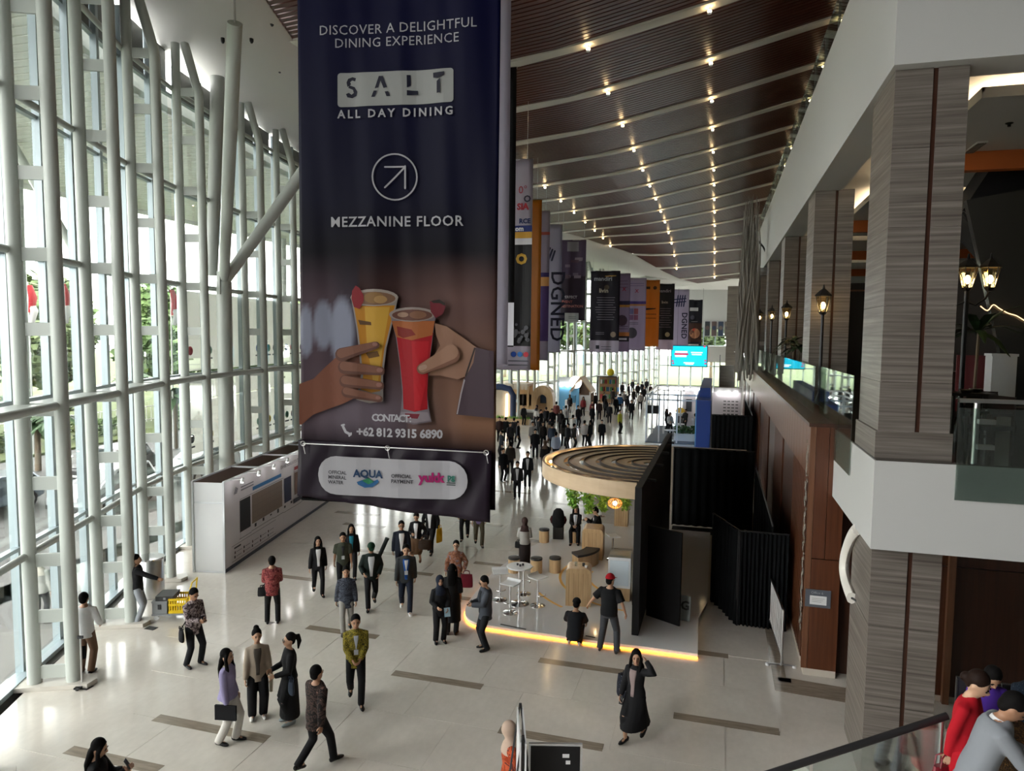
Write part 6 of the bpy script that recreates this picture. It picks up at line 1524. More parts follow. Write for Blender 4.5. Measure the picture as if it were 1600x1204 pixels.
w = person('man in grey suit jacket looking at his phone, facing left', F(758, 1014), -72, 1.68, 'm', top=cl('#3f434b'), bottom=cl('#16181c'), hem=.74, shoes='#0f0f11', hands=((-.05, -.32, 1.12), (.06, -.34, 1.12)), nod=20, glasses=True, tfit=.035, inner=cl('#22252a'))
phone(w['hands'][0].lerp(w['hands'][1], .5)+Vector((0, 0, .04)), w['rz'], 'phone held by the man in the grey suit jacket')
w = person('woman in brown headscarf and pale top seen from behind by the drum stools', F(819, 888), 175, 1.58, 'f', top=cl('#9c9a96'), bottom=cl('#241c1c'), skirt=(cl('#241c1c'), .2, .18, .2), hair='hijab', hairc=cl('#3a2a28'), hem=.84, shoes='#1a1a1a', hands=((-.08, -.26, 1.08), (.1, -.26, 1.05)))
q = w['M'] @ Vector((.2, .05, .98)); bag((q.x, q.y, q.z), w['rz'], 'small dark bag at the hip of the woman in the brown headscarf', BLK, .22, .2, .08, .05, 'shoulder_bag', strap_to=w['sh'][0])
# -- on the platform
sq = G(899, 846, PZ); s_ = empty('drum_stool', sq[:], 0, 'oak drum stool under the smiling seated woman', 'stool', 'oak drum stools')
MB().lathe([(0, 0), (.175, 0), (.175, .38), (0, .38)], 24).build('drum', OAK, s_); MB().lathe([(0, .38), (.18, .38), (.18, .43), (0, .44)], 24).build('cushion', CUSH, s_, True)
person('smiling woman in black suit sitting on a drum stool', (sq.x, sq.y), -5, 1.62, 'f', top=BLK, bottom=BLK, inner=WHT, lany=cl('#9aa6b4'), hair='long', hem=.86, z=PZ, pelvis=.535, hands=((-.06, -.36, .68), (.06, -.37, .68)), feet=((-.12, -.42, .08), (.12, -.36, .08)), shoes='#121214')
sq = G(934, 862, PZ); s_ = empty('drum_stool', (sq.x, sq.y+.2, PZ), 0, 'oak drum stool under the person leaning on the oak counter', 'stool', 'oak drum stools')
MB().lathe([(0, 0), (.175, 0), (.175, .52), (0, .52)], 24).build('drum', OAK, s_); MB().lathe([(0, .52), (.18, .52), (.18, .57), (0, .58)], 24).build('cushion', CUSH, s_, True)
person('person in black suit sitting sideways at the second oak counter', (sq.x, sq.y+.2), -85, 1.64, 'm', top=BLK, bottom=BLK, inner=WHT, hair='short', hem=.86, z=PZ, pelvis=.68, lean=.18, hands=((-.12, -.42, 1.05), (.05, -.42, 1.03)), feet=((-.12, -.36, .12), (.12, -.3, .10)), shoes='#121214', nod=10)
q = G(872, 846, 0); sc_ = empty('suitcase', (q.x, q.y, .0), R_(10), 'black wheeled suitcase beside the platform with a backpack on top', 'suitcase')
o = MB().box((-.19, -.12, .06), (.19, .12, .56)).build('case_body', CUSH, sc_); o.modifiers.new('b', 'BEVEL').width = .03
for x in (-.15, .15):
    for y in (-.09, .09): MB().lathe([(0, -.015), (.03, -.015), (.03, .015), (0, .015)], 10).build('wheel', TYRE, sc_, M=T(x, y, .031) @ RY(R_(90)))
for x in (-.1, .1): MB().cyl((x, .09, .56), (x, .09, .98), .01, 6).build('handle_tube', BRUSH, sc_)
MB().box((-.12, .075, .97), (.12, .105, 1.0)).build('handle', DARKM, sc_)
bp_ = empty('backpack', (q.x, q.y-.02, .565), R_(10), 'bulky black backpack with red trim resting on the suitcase', 'backpack')
MB().loft([(0, -.02, 0), (0, -.04, .1), (0, -.05, .35), (0, -.03, .55), (0, 0, .63)], [(.19, .12), (.23, .17), (.22, .17), (.17, .13), (.08, .06)], 16, ref=(1, 0, 0)).build('pack', BLK, bp_, True)
for s2 in (-1, 1): MB().loft([(s2*.22, -.03, .12), (s2*.25, -.04, .24), (s2*.22, -.03, .36)], [(.04, .06), (.05, .07), (.03, .05)], 10).build('side_pocket', cl('#3a1014'), bp_, True)
MB().loft([(0, -.19, .06), (0, -.24, .16), (0, -.21, .3)], [(.13, .03), (.15, .05), (.12, .03)], 10, ref=(1, 0, 0)).build('front_pocket', BLK, bp_, True)
# -- by the platform edge
w = person('man crouching at the platform edge in black shirt and black cap', F(898, 1006), 170, 1.68, 'm', top=cl('#14161b'), bottom=cl('#1a1b1f'), cap=cl('#0f0f12'), hem=.84, sleeve='short', pelvis=.27, py=.12, lean=.35, hands=((-.2, -.42, .35), (.18, -.42, .42)), feet=((-.12, .02, .08), (.14, -.02, .08)), shoes='#b0a89c', nod=10, tfit=.03)
person('man in red cap, black polo and jeans bending his arm towards the crouching man', F(950, 1018), 165, 1.74, 'm', top=cl('#0f1013'), bottom=cl('#3b3e43'), cap=cl('#a01220'), hem=.84, sleeve='short', hands=((-.36, -.06, .92), (.50, -.12, .98)), feet=((-.2, 0, .08), (.19, 0, .08)), lean=.10, shoes='#3a3a3a', tfit=.035, turn=-25, legw=1.1)
w = person('woman in black blazer and long black skirt touching her hair, walking left', F(992, 1155), -30, 1.64, 'f', top=BLK, skirt=(BLK, .30, .19, .24), inner=cl('#8a7a78'), hair='long', hem=.82, shoes='#141416', turn=30, **{**WALK(.2, .0, 1), 'hands': ((-.22, -.16, .86), (.22, -.02, 1.56))}, elbow=((-.5, .8, -.3), (1, -.4, -.3)))
q = w['M'] @ Vector((-.24, .12, 1.16)); bag((q.x-.06, q.y, q.z), w['rz'], 'navy spotted bag on the shoulder of the woman touching her hair', batik('spotted_navy', ['#12151f', '#161a26', '#8a8f9a'], 60), .34, .4, .16, .06, 'shoulder_bag', strap_to=w['sh'][0])
phone(w['hands'][0]+Vector((.02, -.03, -.02)), w['rz'], 'white phone in the hand of the woman touching her hair', 10)
# -- bottom edge
p = G(798, 1132, 1.6); person('woman in peach headscarf and orange patterned dress at the bottom edge', (p.x, p.y), 100, 1.62, 'f', top=batik('batik_deep_orange', ['#8a3418', '#b05030', '#5a2a26', '#a89088'], 12), skirt=(batik('batik_deep_orange', ['#8a3418']), .15, .2, .24), hair='hijab', hairc=cl('#b09a8a'), hem=.7, shoes='#2a2422', hands=((-.14, -.26, 1.0), (.14, -.26, 1.05)))
p = G(150, 1160, 1.6); w = person('woman with long black hair looking at her phone at the bottom left corner', (p.x, p.y), 70, 1.62, 'f', top=BLK, bottom=BLK, hair='long', hem=.8, shoes='#151515', nod=18, hands=((.0, -.36, 1.22), (.08, -.32, 1.2)))
phone(w['hands'][0].lerp(w['hands'][1], .5)+Vector((0, 0, .06)), w['rz'], 'phone of the woman at the bottom left corner', 30)
# -- right corner: people on the stair landing
LZ = 2.3
ld = empty('floor_landing', kind='structure')
MB().prism([(1.6, 4), (1.6, 8.25), (2.35, 8.45), (2.5, 9.75), (6.5, 10.3), (6.5, 4)], LZ-.25, LZ).build('landing_slab', FLOORM, ld)
MB().prism([(1.58, 8.24), (2.33, 8.46), (2.48, 9.78), (6.5, 10.33), (6.5, 10.3), (2.5, 9.75), (2.35, 8.45), (1.6, 8.25)], LZ-.27, LZ+.03).build('landing_edge', BROWNST, ld)
for x, y in ((2.8, 9.2), (6, 9.6), (6, 5), (2.2, 5)): MB().box((x-.15, y-.15, 0), (x+.15, y+.15, LZ-.25)).build('landing_post', WHITE, ld)
for i in range(8): MB().box((1.6-(i+1)*.3, 6.2, LZ-.25-(i+1)*.16), (1.6-i*.3, 8.0, LZ-(i+1)*.16)).build('stair_step', BROWNST, ld)
def HZ(px, py, z): q = G(px, py, z); return q
p = G(1512, 1052, LZ+1.62); w = person('woman in red dress with her hair pinned up, looking down, right corner', (p.x, p.y), 75, 1.66, 'f', top=cl('#a30f1e'), skirt=(cl('#a30f1e'), .35, .18, .19), hair='low', hairc=BROWNH, hem=.8, shoes='#5a1018', nod=26, lean=.06, hands=((-.16, .10, .78), (.12, -.3, 1.05)), skin=2, z=LZ, tfit=.012)
q = w['hands'][0]; bag((q.x-.03, q.y, q.z+.05), R_(30), 'small dark red handbag of the woman in the red dress', mat('red_leather', (.18, .01, .02), .3), .24, .2, .12, .11)
p = G(1532, 1092, LZ+1.6); w = person('man in light grey suit leaning over the table, right corner', (p.x, p.y), 100, 1.72, 'm', top=cl('#7d8288'), bottom=cl('#70757b'), collar=WHT, hem=.76, shoes='#15110f', lean=.30, nod=22, hands=((-.1, -.52, 1.02), (.15, -.48, 1.06)), tfit=.03, skin=1, z=LZ)
q = Vector((3.75, 8.5, LZ)); tb = empty('banquet_table', (q.x, q.y, LZ), R_(12), 'table under a gold patterned cloth in front of the man in grey', 'table')
MB().prism(rrect(-.8, -.4, .8, .4, .08), .70, .74).build('table_top', OAK, tb)
for x in (-.65, .65):
    for y in (-.32, .32): MB().cyl((x, y, 0), (x, y, .7), .025, 8).build('leg', DARKM, tb)
GOLDC = batik('gold_brocade', ['#2a1c0e', '#5a4020', '#1a120c', '#7a5a2c'], 30)
o = empty('tablecloth', (q.x, q.y, LZ+.742), R_(12), 'gold and brown patterned cloth over the table', 'tablecloth'); mbq = MB(); mbq.box((-.83, -.43, 0), (.83, .43, .012))
for a_, b_ in (((-.83, -.44, -.5), (.83, -.43, .012)), ((-.84, -.43, -.5), (-.83, .43, .012)), ((.83, -.43, -.5), (.84, .43, .012)), ((-.83, .43, -.5), (.83, .44, .012))): mbq.box(a_, b_)
mbq.build('cloth', GOLDC, o)
def chair(x, y, rz, label):
    c = empty('banquet_chair', (x, y, LZ), rz, label, 'chair')
    MB().box((-.22, -.22, .42), (.22, .22, .47)).build('seat', CUSH, c); MB().box((-.21, .2, .5), (.21, .24, .92)).build('backrest', CUSH, c)
    for a in (-.2, .2):
        for b_ in (-.2, .2): MB().cyl((a, b_, 0), (a, b_, .42 if b_ < 0 else .9), .014, 6).build('leg', DARKM, c)
p = G(1524, 1034, LZ+1.22); chair(p.x+.1, p.y+.02, R_(0), 'black chair under the person in purple')
person('person in purple top sitting behind the woman in red', (p.x+.1, p.y), 0, 1.62, 'f', worldface=5, top=cl('#4a2a8c'), bottom=BLK, hair='short', hem=.86, pelvis=.56, lean=.2, nod=30, hands=((-.1, -.4, .8), (.1, -.4, .8)), feet=((-.12, -.42, .08), (.12, -.42, .08)), sleeve='short', vox=.02, z=LZ)
p = G(1600, 1040, LZ+1.25); chair(p.x+.1, p.y+.02, R_(5), 'black chair under the person in dark blue pinstripe')
person('person in dark blue pinstripe jacket sitting at the right edge', (p.x+.1, p.y), 0, 1.7, 'm', worldface=5, top=batik('pinstripe', ['#18222e', '#1c2936', '#6a7a8a'], 40, (3, 3, .1)), bottom=BLK, inner=WHT, hair='short', hem=.86, pelvis=.56, lean=.1, hands=((-.15, -.42, .8), (.15, -.42, .8)), feet=((-.12, -.42, .08), (.12, -.42, .08)), vox=.02, z=LZ)
# stair railing: glass with black handrail
a, b = GD(1215, 1204, 7.3), GD(1480, 1118, 7.3); dr = (b-a); a = a-dr*.6; L = math.hypot(b.x-a.x, b.y-a.y); sl = (b.z-a.z)/L
gr_ = empty('stair_railing', (a.x, a.y, 0), math.atan2(b.y-a.y, b.x-a.x), 'glass stair railing with a black handrail in front of the stone column', 'railing')
MB().loft([(0, 0, a.z), (L, 0, b.z)], [(.035, .04)]*2, 10, ref=(0, 1, 0)).build('handrail', mat('handrail_black', (.015, .015, .016), .4), gr_, True)
for i in range(2):
    x0, x1 = L*i/2+.02, L*(i+1)/2-.02; mbq = MB()
    mbq.add([(x0, -.008, a.z+sl*x0-.95), (x1, -.008, a.z+sl*x1-.95), (x1, -.008, a.z+sl*x1-.04), (x0, -.008, a.z+sl*x0-.04), (x0, .008, a.z+sl*x0-.95), (x1, .008, a.z+sl*x1-.95), (x1, .008, a.z+sl*x1-.04), (x0, .008, a.z+sl*x0-.04)], [(0, 1, 2, 3), (7, 6, 5, 4), (0, 4, 5, 1), (1, 5, 6, 2), (2, 6, 7, 3), (3, 7, 4, 0)]).build('glass_panel', CLEARG, gr_)
MB().loft([(0, 0, a.z-.98), (L, 0, b.z-.98)], [(.04, .05)]*2, 6, ref=(0, 1, 0)).build('base_rail', BRUSH, gr_)
for x in (.05, L-.05): MB().cyl((x, 0, 0), (x, 0, a.z+sl*x-.02), .02, 8).build('rail_post', BRUSH, gr_)
# ================================================================== mezzanine fittings
LANT = mat('lantern_glow', (1., .72, .36), .5, emit=14); LGLASS = glass_mat('lantern_glass', (1., .86, .6), .3, .05)
def lantern(parent, x, y, z, s=1.):
    l = empty('lantern', (x, y, z), 0, parent=parent)
    MB().loft([(0, 0, 0), (0, 0, .34*s)], [.08*s, .15*s], 6).build('lantern_glass', LGLASS, l); MB().ell((0, 0, .14*s), (.05*s, .05*s, .075*s), 10, 7).build('bulb', LANT, l, True)
    MB().lathe([(0, .34*s), (.18*s, .34*s), (.16*s, .38*s), (.08*s, .46*s), (.03*s, .5*s), (.015*s, .58*s), (0, .6*s)], 6).build('lantern_cap', DARKM, l); MB().lathe([(0, -.06*s), (.05*s, -.06*s), (.09*s, 0), (0, 0.005)], 6).build('lantern_base', DARKM, l)
    for k in range(6): a = k*math.pi/3; MB().cyl((.08*s*math.cos(a), .08*s*math.sin(a), 0), (.15*s*math.cos(a), .15*s*math.sin(a), .34*s), .007*s, 4).build('lantern_bar', DARKM, l)
def lamp_post(px, pyl, X, label, s=1., arms=False, Y=None):
    q = GX(px, pyl, X) if Y is None else GY(px, pyl, Y)
    t = empty('street_lamp', (q.x, q.y, MZ), 0, label, 'lamp', 'street-style lamps on the mezzanine'); h = q.z-MZ-.1
    MB().lathe([(0, 0), (.14, 0), (.14, .1), (.07, .3), (.045, .4), (.04, h-.1), (0, h-.1)], 12).build('post', DARKM, t, True)
    if not arms: lantern(t, 0, 0, h-.06, s)
    else:
        for sx in (-1, 1):
            if sx < 0: lantern(t, 0, 0, h-.1, s)
            MB().loft([(0, 0, h-.35), (sx*.15, 0, h-.42), (sx*.3, 0, h-.3), (sx*.36, 0, h-.18)], [.02]*4, 6).build('arm', DARKM, t, True); lantern(t, sx*.36, 0, h-.1, s)
    return t
lamp_post(1512, 432, 0, 'twin-lantern street lamp right of the nearest stone column', 1.05, True, 14.9)
lamp_post(1286, 478, 2.9, 'single-lantern street lamp in front of the second stone column', 1.25, Y=20.9)
lamp_post(1229, 491, 2.9, 'single-lantern street lamp in front of the third stone column', 1.2, Y=29.6)
lamp_post(1206, 494, 2.9, 'single-lantern street lamp left of the third stone column', 1.2, Y=37)
lamp_post(1187, 496, 2.9, 'farthest single-lantern street lamp on the mezzanine', 1.2, Y=45)
# potted palms
def potted(px, py, Y, label, s=1., seed=0):
    q = GY(px, py, Y); t = empty('potted_palm', (q.x, q.y, MZ), 0, label, 'plant'); rd = random.Random(seed); h = 1.5*s
    MB().lathe([(0, 0), (.2, 0), (.26, .45), (.22, .45), (.2, .4), (0, .4)], 16).build('pot', DARKM, t, True); MB().cyl((0, 0, .4), (.03, 0, h), .03, 6).build('stem', BARK, t)
    G2 = mat('dark_frond', (.02, .045, .018), .5)
    for k in range(16):
        a = k*2.4; el = rd.uniform(.0, 1.0); L = rd.uniform(.6, .95)*s; mb = MB(); d = Vector((math.cos(a)*math.cos(el), math.sin(a)*math.cos(el), math.sin(el))); sd = Vector((-math.sin(a), math.cos(a), 0))
        pts = [Vector((0, 0, h))+d*(L*f)-Vector((0, 0, .5*f*f)) for f in (0, .3, .6, 1)]; vs = []
        for p, w_ in zip(pts, (.02, .09, .08, .01)): vs += [p-sd*w_, p+Vector((0, 0, .01)), p+sd*w_]
        mb.add(vs, [(3*i+j, 3*i+j+1, 3*i+4+j, 3*i+3+j) for i in range(3) for j in range(2)]).build('frond', G2, t)
potted(1240, 520, 28.2, 'potted palm between the second and third stone columns', 1.15, 1); potted(1528, 500, 16.3, 'potted palm behind the twin-lantern lamp', 1.35, 2); potted(1248, 540, 26.5, 'potted palm just left of the second stone column', 1., 3)
# dining furniture seen through the railing
DKW = mat('espresso_wood', (.018, .010, .007), .4)
def dchair(x, y, rz, label):
    c = empty('dining_chair', (x, y, MZ), rz, label, 'chair', 'dining chairs on the mezzanine')
    MB().box((-.24, -.24, .40), (.24, .22, .47)).build('seat', CUSH, c); MB().box((-.23, .2, .62), (.23, .25, .95)).build('backrest', DKW, c)
    for a in (-.22, .22):
        MB().box((a-.02, -.24, 0), (a+.02, -.2, .66)).build('leg', DKW, c); MB().box((a-.02, .2, 0), (a+.02, .24, .95)).build('leg', DKW, c); MB().box((a-.025, -.25, .64), (a+.025, .22, .68)).build('armrest', DKW, c)
def dtable(x, y, label):
    t = empty('dining_table', (x, y, MZ), 0, label, 'table'); MB().lathe([(0, .72), (.48, .72), (.48, .75), (0, .75)], 28).build('table_top', DKW, t); MB().cyl((0, 0, .03), (0, 0, .72), .04, 10).build('pedestal', DARKM, t); MB().lathe([(0, 0), (.28, 0), (.26, .03), (0, .04)], 20).build('foot', DARKM, t)
q = GY(1545, 690, 13.4); dchair(q.x, 13.4, R_(-60), 'dark dining chair nearest the railing post'); dtable(q.x+.95, 13.7, 'round dark dining table behind the railing'); dchair(q.x+1.9, 13.6, R_(60), 'dark dining chair at the right edge behind the railing'); dchair(q.x+.3, 14.9, R_(170), 'dark dining chair behind the round table'); dtable(q.x+.6, 16.0, 'second round dark table farther back on the mezzanine')
for i, (px, py) in enumerate(((1510, 592), (1526, 595))):
    q = GY(px, py, 14.0+.3*i); o = empty('glass_tumbler', (q.x, q.y, MZ+.0), 0, ['stainless steel bowl on the side stand by the stone column', 'stainless steel dish beside the bowl on the side stand'][i], 'bowl'); o.location.z = 6.302
    MB().lathe([(0, 0), (.06, 0), (.11, .06), (.10, .06), (.055, .01), (0, .01)], 16).build('bowl_body', BRUSH, o, True)
q = GY(1518, 600, 14.1); st = empty('side_stand', (q.x, 14.15, MZ), 0, 'dark side stand holding steel bowls behind the railing', 'stand')
MB().box((-.35, -.25, .90), (.35, .3, .95)).build('stand_top', DKW, st)
for a in (-.3, .3):
    for b_ in (-.2, .25): MB().box((a-.02, b_-.02, 0), (a+.02, b_+.02, .9)).build('leg', DKW, st)
q = GY(1563, 580, 16.9); pl_ = empty('white_plinth', (q.x, 16.9, MZ), 0, 'pale square plinth at the back of the mezzanine', 'plinth'); MB().box((-.22, -.2, 0), (.22, .2, 1.55)).build('plinth_body', WP, pl_); MB().box((-.24, -.22, 1.55), (.24, .22, 1.6)).build('plinth_cap', WP, pl_)
tag(MB().box((-.3, -.02, 0), (.3, .02, 1.2)).build('red_panel', mat('dull_red', (.10, .012, .015), .6)), 'dull red panel left of the pale plinth', 'panel').location = (q.x-.42, 17.2, MZ+.35)
# wavy light line on the raking wall
pts = [GY(x, y, 17.42)[:] for x, y in ((1532, 478), (1543, 485), (1552, 476), (1562, 482), (1575, 489), (1588, 493), (1600, 500), (1612, 505))]
tag(MB().loft(smooth_poly(pts, 4), .010, 6).build('light_line', mat('amber_line', (1., .62, .28), .5, emit=.8)), 'thin wavy amber light line on the dark raking wall', 'light'); 
# escalator underside
A, Bq = GY(1502, 332, 19.0), GY(1625, 470, 19.0)
es = empty('escalator', (A.x, 19, A.z), 0, 'dark underside of an escalator rising at the right', 'escalator'); mb = MB(); d = (Bq-A); u = Vector((d.z, 0, -d.x)).normalized()*1.0
mb.add([(0, 0, 0), d[:], (d+Vector((1.2, 0, 1.6)))[:], (1.0, 0, 1.8), (0, 1.4, 0), (d+Vector((0, 1.4, 0)))[:], (d+Vector((1.2, 1.4, 1.6)))[:], (1.0, 1.4, 1.8)], [(0, 1, 2, 3), (7, 6, 5, 4), (0, 4, 5, 1), (1, 5, 6, 2), (2, 6, 7, 3), (3, 7, 4, 0)]); mb.build('truss_cladding', BLACKP, es)
MB().loft([Vector((0, -.05, 0)), d+Vector((0, -.05, 0))], [.05, .05], 6).build('edge_trim', DARKM, es)
# bar counter with bottles, staff
q = GY(1335, 545, 19.5); bc = empty('bar_counter', (5.2, 19.6, MZ), 0, 'dark bar counter between the first two stone columns', 'counter'); MB().box((-1.4, 0, 0), (1.6, .6, 1.05)).build('counter_body', DKW, bc); MB().box((-1.45, -.05, 1.05), (1.65, .65, 1.1)).build('counter_top', DKW, bc)
rd = random.Random(8); BT = [mat('bottle_%d' % i, c, .1) for i, c in enumerate(((.12, .10, .05), (.25, .25, .25), (.04, .08, .05), (.3, .12, .05)))]
bme = [MB().lathe([(0, 0), (.04, 0), (.04, .16), (.015, .21), (.015, .27), (0, .27)], 10).mesh('bottle', m, True) for m in BT]
for i in range(14):
    o = link('bottle', bme[i % 4]); o.location = (4.0+i*.18, 19.9+.15*(i % 2), MZ+1.101); tag(o, 'bottle on the dark bar counter of the mezzanine', 'bottle', 'bottles on the bar')
person('bartender in black behind the bar counter on the mezzanine', (4.9, 20.7), 0, 1.68, 'm', top=BLK, bottom=BLK, z=MZ, vox=.03, hands=((-.15, -.3, 1.1), (.15, -.3, 1.1)))
person('guest in red-brown top standing at the dark bar counter', (4.3, 18.9), 80, 1.6, 'f', top=cl('#5a2a26'), bottom=BLK, hair='long', z=MZ, vox=.03)
# ---------------- hanging sculpture of twisted metal strips
rd = random.Random(11); c0 = GX(1170, 470, 1.55); scu = empty('strip_sculpture', (1.55, c0.y, 5.6), 0, 'tall sculpture of twisted dark metal strips hanging at the mezzanine edge', 'sculpture')
TWM = mat('weathered_metal', (.30, .28, .25), .4, .5); kpx = c0.y/1110
zt_, zb_ = GX(1170, 345, 1.55).z, GX(1170, 590, 1.55).z
for g in range(4):
    mb = MB()
    for i in range(20):
        x = rd.uniform(-.5, .5); y = rd.uniform(-.4, .4); za = rd.uniform(zb_-.4, zb_+1.6); ze = rd.uniform(zt_-2.2, zt_+.8); n = 9; pts = []
        for j in range(n): f = j/(n-1); pts.append((x*(1-.35*f*f)+.12*math.sin(f*7+i), y*(1-.3*f)+.12*math.cos(f*6+i*2), za+(ze-za)*f-5.6))
        mb.loft(pts, [(.05*(1-.85*(j/(n-1))**2)+.006, .014) for j in range(n)], 5)
    tag(mb.build('metal_strips', TWM, scu), kind='stuff')
br = empty('service_frame', (2.1, c0.y+2, 6.8), 0, 'steel service frame projecting from the mezzanine beside the sculpture', 'frame')
for z in (0, 4.2): MB().box((-.7, -.1, z), (.9, .5, z+.22)).build('platform_beam', BRUSH, br)
for x in (-.7, .8): MB().box((x, -.05, 0), (x+.1, .05, 4.3)).build('upright', STEEL, br)
MB().loft([(-.6, 0, 6.6), (.2, 0, 5.6), (.85, 0, 4.3)], [.05]*3, 6).build('brace', DARKM, br)

# ================================================================== far end
SCR = bpy.data.materials.new('screen_cyan'); SCR.use_nodes = True; b_ = SCR.node_tree.nodes['Principled BSDF']; b_.inputs['Base Color'].default_value = (.01, .02, .03, 1); b_.inputs['Emission Color'].default_value = (.005, .50, .72, 1); b_.inputs['Emission Strength'].default_value = .5
SW_ = mat('screen_white', (.9, .95, 1.), .5, emit=.45); SRD = mat('screen_red', (.6, .05, .12), .5, emit=.25)
q0, q1 = GY(1049, 571, 92), GY(1105, 541, 92)
sn = empty('video_screen', ((q0.x+q1.x)/2, 92, q0.z), 0, 'large bright cyan video screen hanging at the far end', 'screen'); w_ = (q1.x-q0.x)/2; h_ = q1.z-q0.z
MB().box((-w_, 0, 0), (w_, .2, h_)).build('screen', SCR, sn); MB().box((-w_-.1, .02, -.1), (w_+.1, .3, h_+.1)).build('screen_frame', DARKM, sn)
MB().prism([], 0, 0) if False else None
for x0, x1, z, m_ in ((-.8, -.1, .66, SW_), (-.85, -.05, .55, SRD), (-.8, -.15, .45, SW_)): MB().box((x0*w_, -.015, z*h_), (x1*w_, -.01, (z+.09)*h_)).build('screen_text', m_, sn)
for x0, x1, z in ((.1, .75, .66), (.15, .7, .56), (-.3, .3, .14), (-.2, .25, .07)): MB().box((x0*w_, -.015, z*h_), (x1*w_, -.01, (z+.05)*h_)).build('screen_text', SW_, sn)
for x, z in ((-.93, .2), (-.9, .08), (.92, .25), (.93, .1), (.85, .95)): MB().box((x*w_-.12, -.015, z*h_), (x*w_+.12, -.01, z*h_+.2)).build('screen_mark', SRD, sn)
for x in (-w_*.7, w_*.7): MB().cyl((x, .1, h_), (x, .1, h_+7.2), .015, 5).build('hanging_wire', DARKM, sn)
# far balcony
fb = empty('wall_balcony', kind='structure')
z0, z1 = GY(1130, 566, 98).z, GY(1130, 541, 98).z
bx('balcony_fascia', (-1.9, 98, z0), (3.0, 103.9, z1), WHITE, fb); 
for i in range(4): link('glass_panel', unit_box(CLEARG), fb, T(-1.3+i*1.2, 98.05, z1+.6) @ SCL(1.15, .02, 1.15))
bx('balcony_side', (2.0, 60, 5.44), (2.4, 98, 5.46), WHITE, fb)
bx('stone_pier', (1.0, 97, 0), (2.3, 98, 14), STONE, fb)
POST = [mat('poster_%d' % i, hx(c), .6) for i, c in enumerate(('#30343c', '#5a4a48', '#2a3a52', '#6a6058'))]
for i in range(4):
    o = empty('wall_poster', (-1.5+i*.9, 103.7, z1+1.3), 0, ['leftmost framed poster above the far balcony', 'second framed poster above the far balcony', 'third framed poster above the far balcony', 'rightmost framed poster above the far balcony'][i], 'poster'); MB().box((-.4, 0, 0), (.4, .05, 2.2)).build('frame', FRM, o); MB().box((-.34, -.01, .08), (.34, .0, 2.1)).build('picture', POST[i], o); MB().ell((0, -.012, 1.2), (.26, .005, .3), 12, 6).build('picture_motif', POST[(i+1) % 4], o)
# stair at the far right
stq = G(1140, 652); sx = empty('far_stair', (.3, 66, 0), 0, 'white stair with dark handrail at the far right by the timber wall', 'stairs')
for i in range(16): MB().box((0, i*.5, i*.28), (1.3, i*.5+.5, i*.28+.28)).build('step', WHITE, sx)
MB().add([(-.1, 0, 0), (-.1, 8, 4.5), (-.1, 8, 5.4), (-.1, 0, 1.0), (0, 0, 0), (0, 8, 4.5), (0, 8, 5.4), (0, 0, 1.0)], [(0, 1, 2, 3), (7, 6, 5, 4), (0, 4, 5, 1), (1, 5, 6, 2), (2, 6, 7, 3), (3, 7, 4, 0)]).build('side_panel', WHITE, sx)
MB().loft([(-.05, 0, 1.1), (-.05, 8, 5.5)], [.05]*2, 8).build('handrail', DARKM, sx)

# ================================================================== stands along the far left
def at(px, py, z=0): q = G(px, py, z); return q
BLS = mat('sky_blue_panel', (.10, .30, .50), .5); CREAM = mat('cream_canvas', (.55, .48, .38), .8)
q = at(808, 648); aw = empty('awning_stand', (q.x, q.y, 0), 0, 'timber stand with a scalloped cream awning, far left', 'stand')
kk = (CAMP-q).length/1110
W2 = 25*kk
MB().box((-W2, .0, 0), (W2, .15, 3.0)).build('back_wall', OAK, aw); MB().box((-W2, -1.8, 2.75), (W2, .1, 2.95)).build('roof', CREAM, aw)
for i in range(9): x = -W2+(i+.5)*2*W2/9; MB().loft([(x, -1.82, 2.95), (x, -1.84, 2.45)], [(W2/9, .02), (W2/9*.75, .02)], 10, ref=(1, 0, 0)).build('awning_scallop', CREAM, aw)
for s in (-1, 1): MB().box((s*W2-.08, -1.8, 0), (s*W2+.08, -1.66, 2.75)).build('post', OAK, aw)
for i in range(6): MB().box((-W2+.3+i*2*W2/6.5, -.1, .9), (-W2+1.0+i*2*W2/6.5, 0, 1.9)).build('shelf_panel', [DKW, OAK, GREYC][i % 3], aw)
MB().ell((0, -1.2, 2.6), (.08, .08, .06), 8, 5).build('spot', LAMPW, aw)
q = at(851, 650); ah = empty('timber_arch', (q.x, q.y-.6, 0), 0, 'rounded timber arch with a doorway beside the awning stand', 'arch'); r_ = 17*kk
pts = []
for i in range(13): a = R_(180*i/12); pts.append((r_*math.cos(a), 1.6+r_*1.25*math.sin(a)))
inner_ = [(r_*.5*math.cos(R_(180*i/8)), 1.3+r_*.75*math.sin(R_(180*i/8))) for i in range(9)]
outl = [(r_, 0)]+pts+[(-r_, 0), (-r_*.5, 0)]+list(reversed(inner_))+[(r_*.5, 0)]
MB().extr(outl, Matrix(((1, 0, 0, 0), (0, 0, -1, .5), (0, 1, 0, 0), (0, 0, 0, 1))), 1.0).build('arch_shell', OAK, ah); MB().box((-r_*.5, .3, 0), (r_*.5, .4, 2.6)).build('back_panel', OAKH, ah); MB().box((-r_*.35, .25, 1.2), (r_*.2, .29, 2.1)).build('picture', POST[2], ah)
q = at(890, 642); bl = empty('blue_stand', (q.x, q.y+1, 0), 0, 'sky blue stand wall with a round white sign', 'stand')
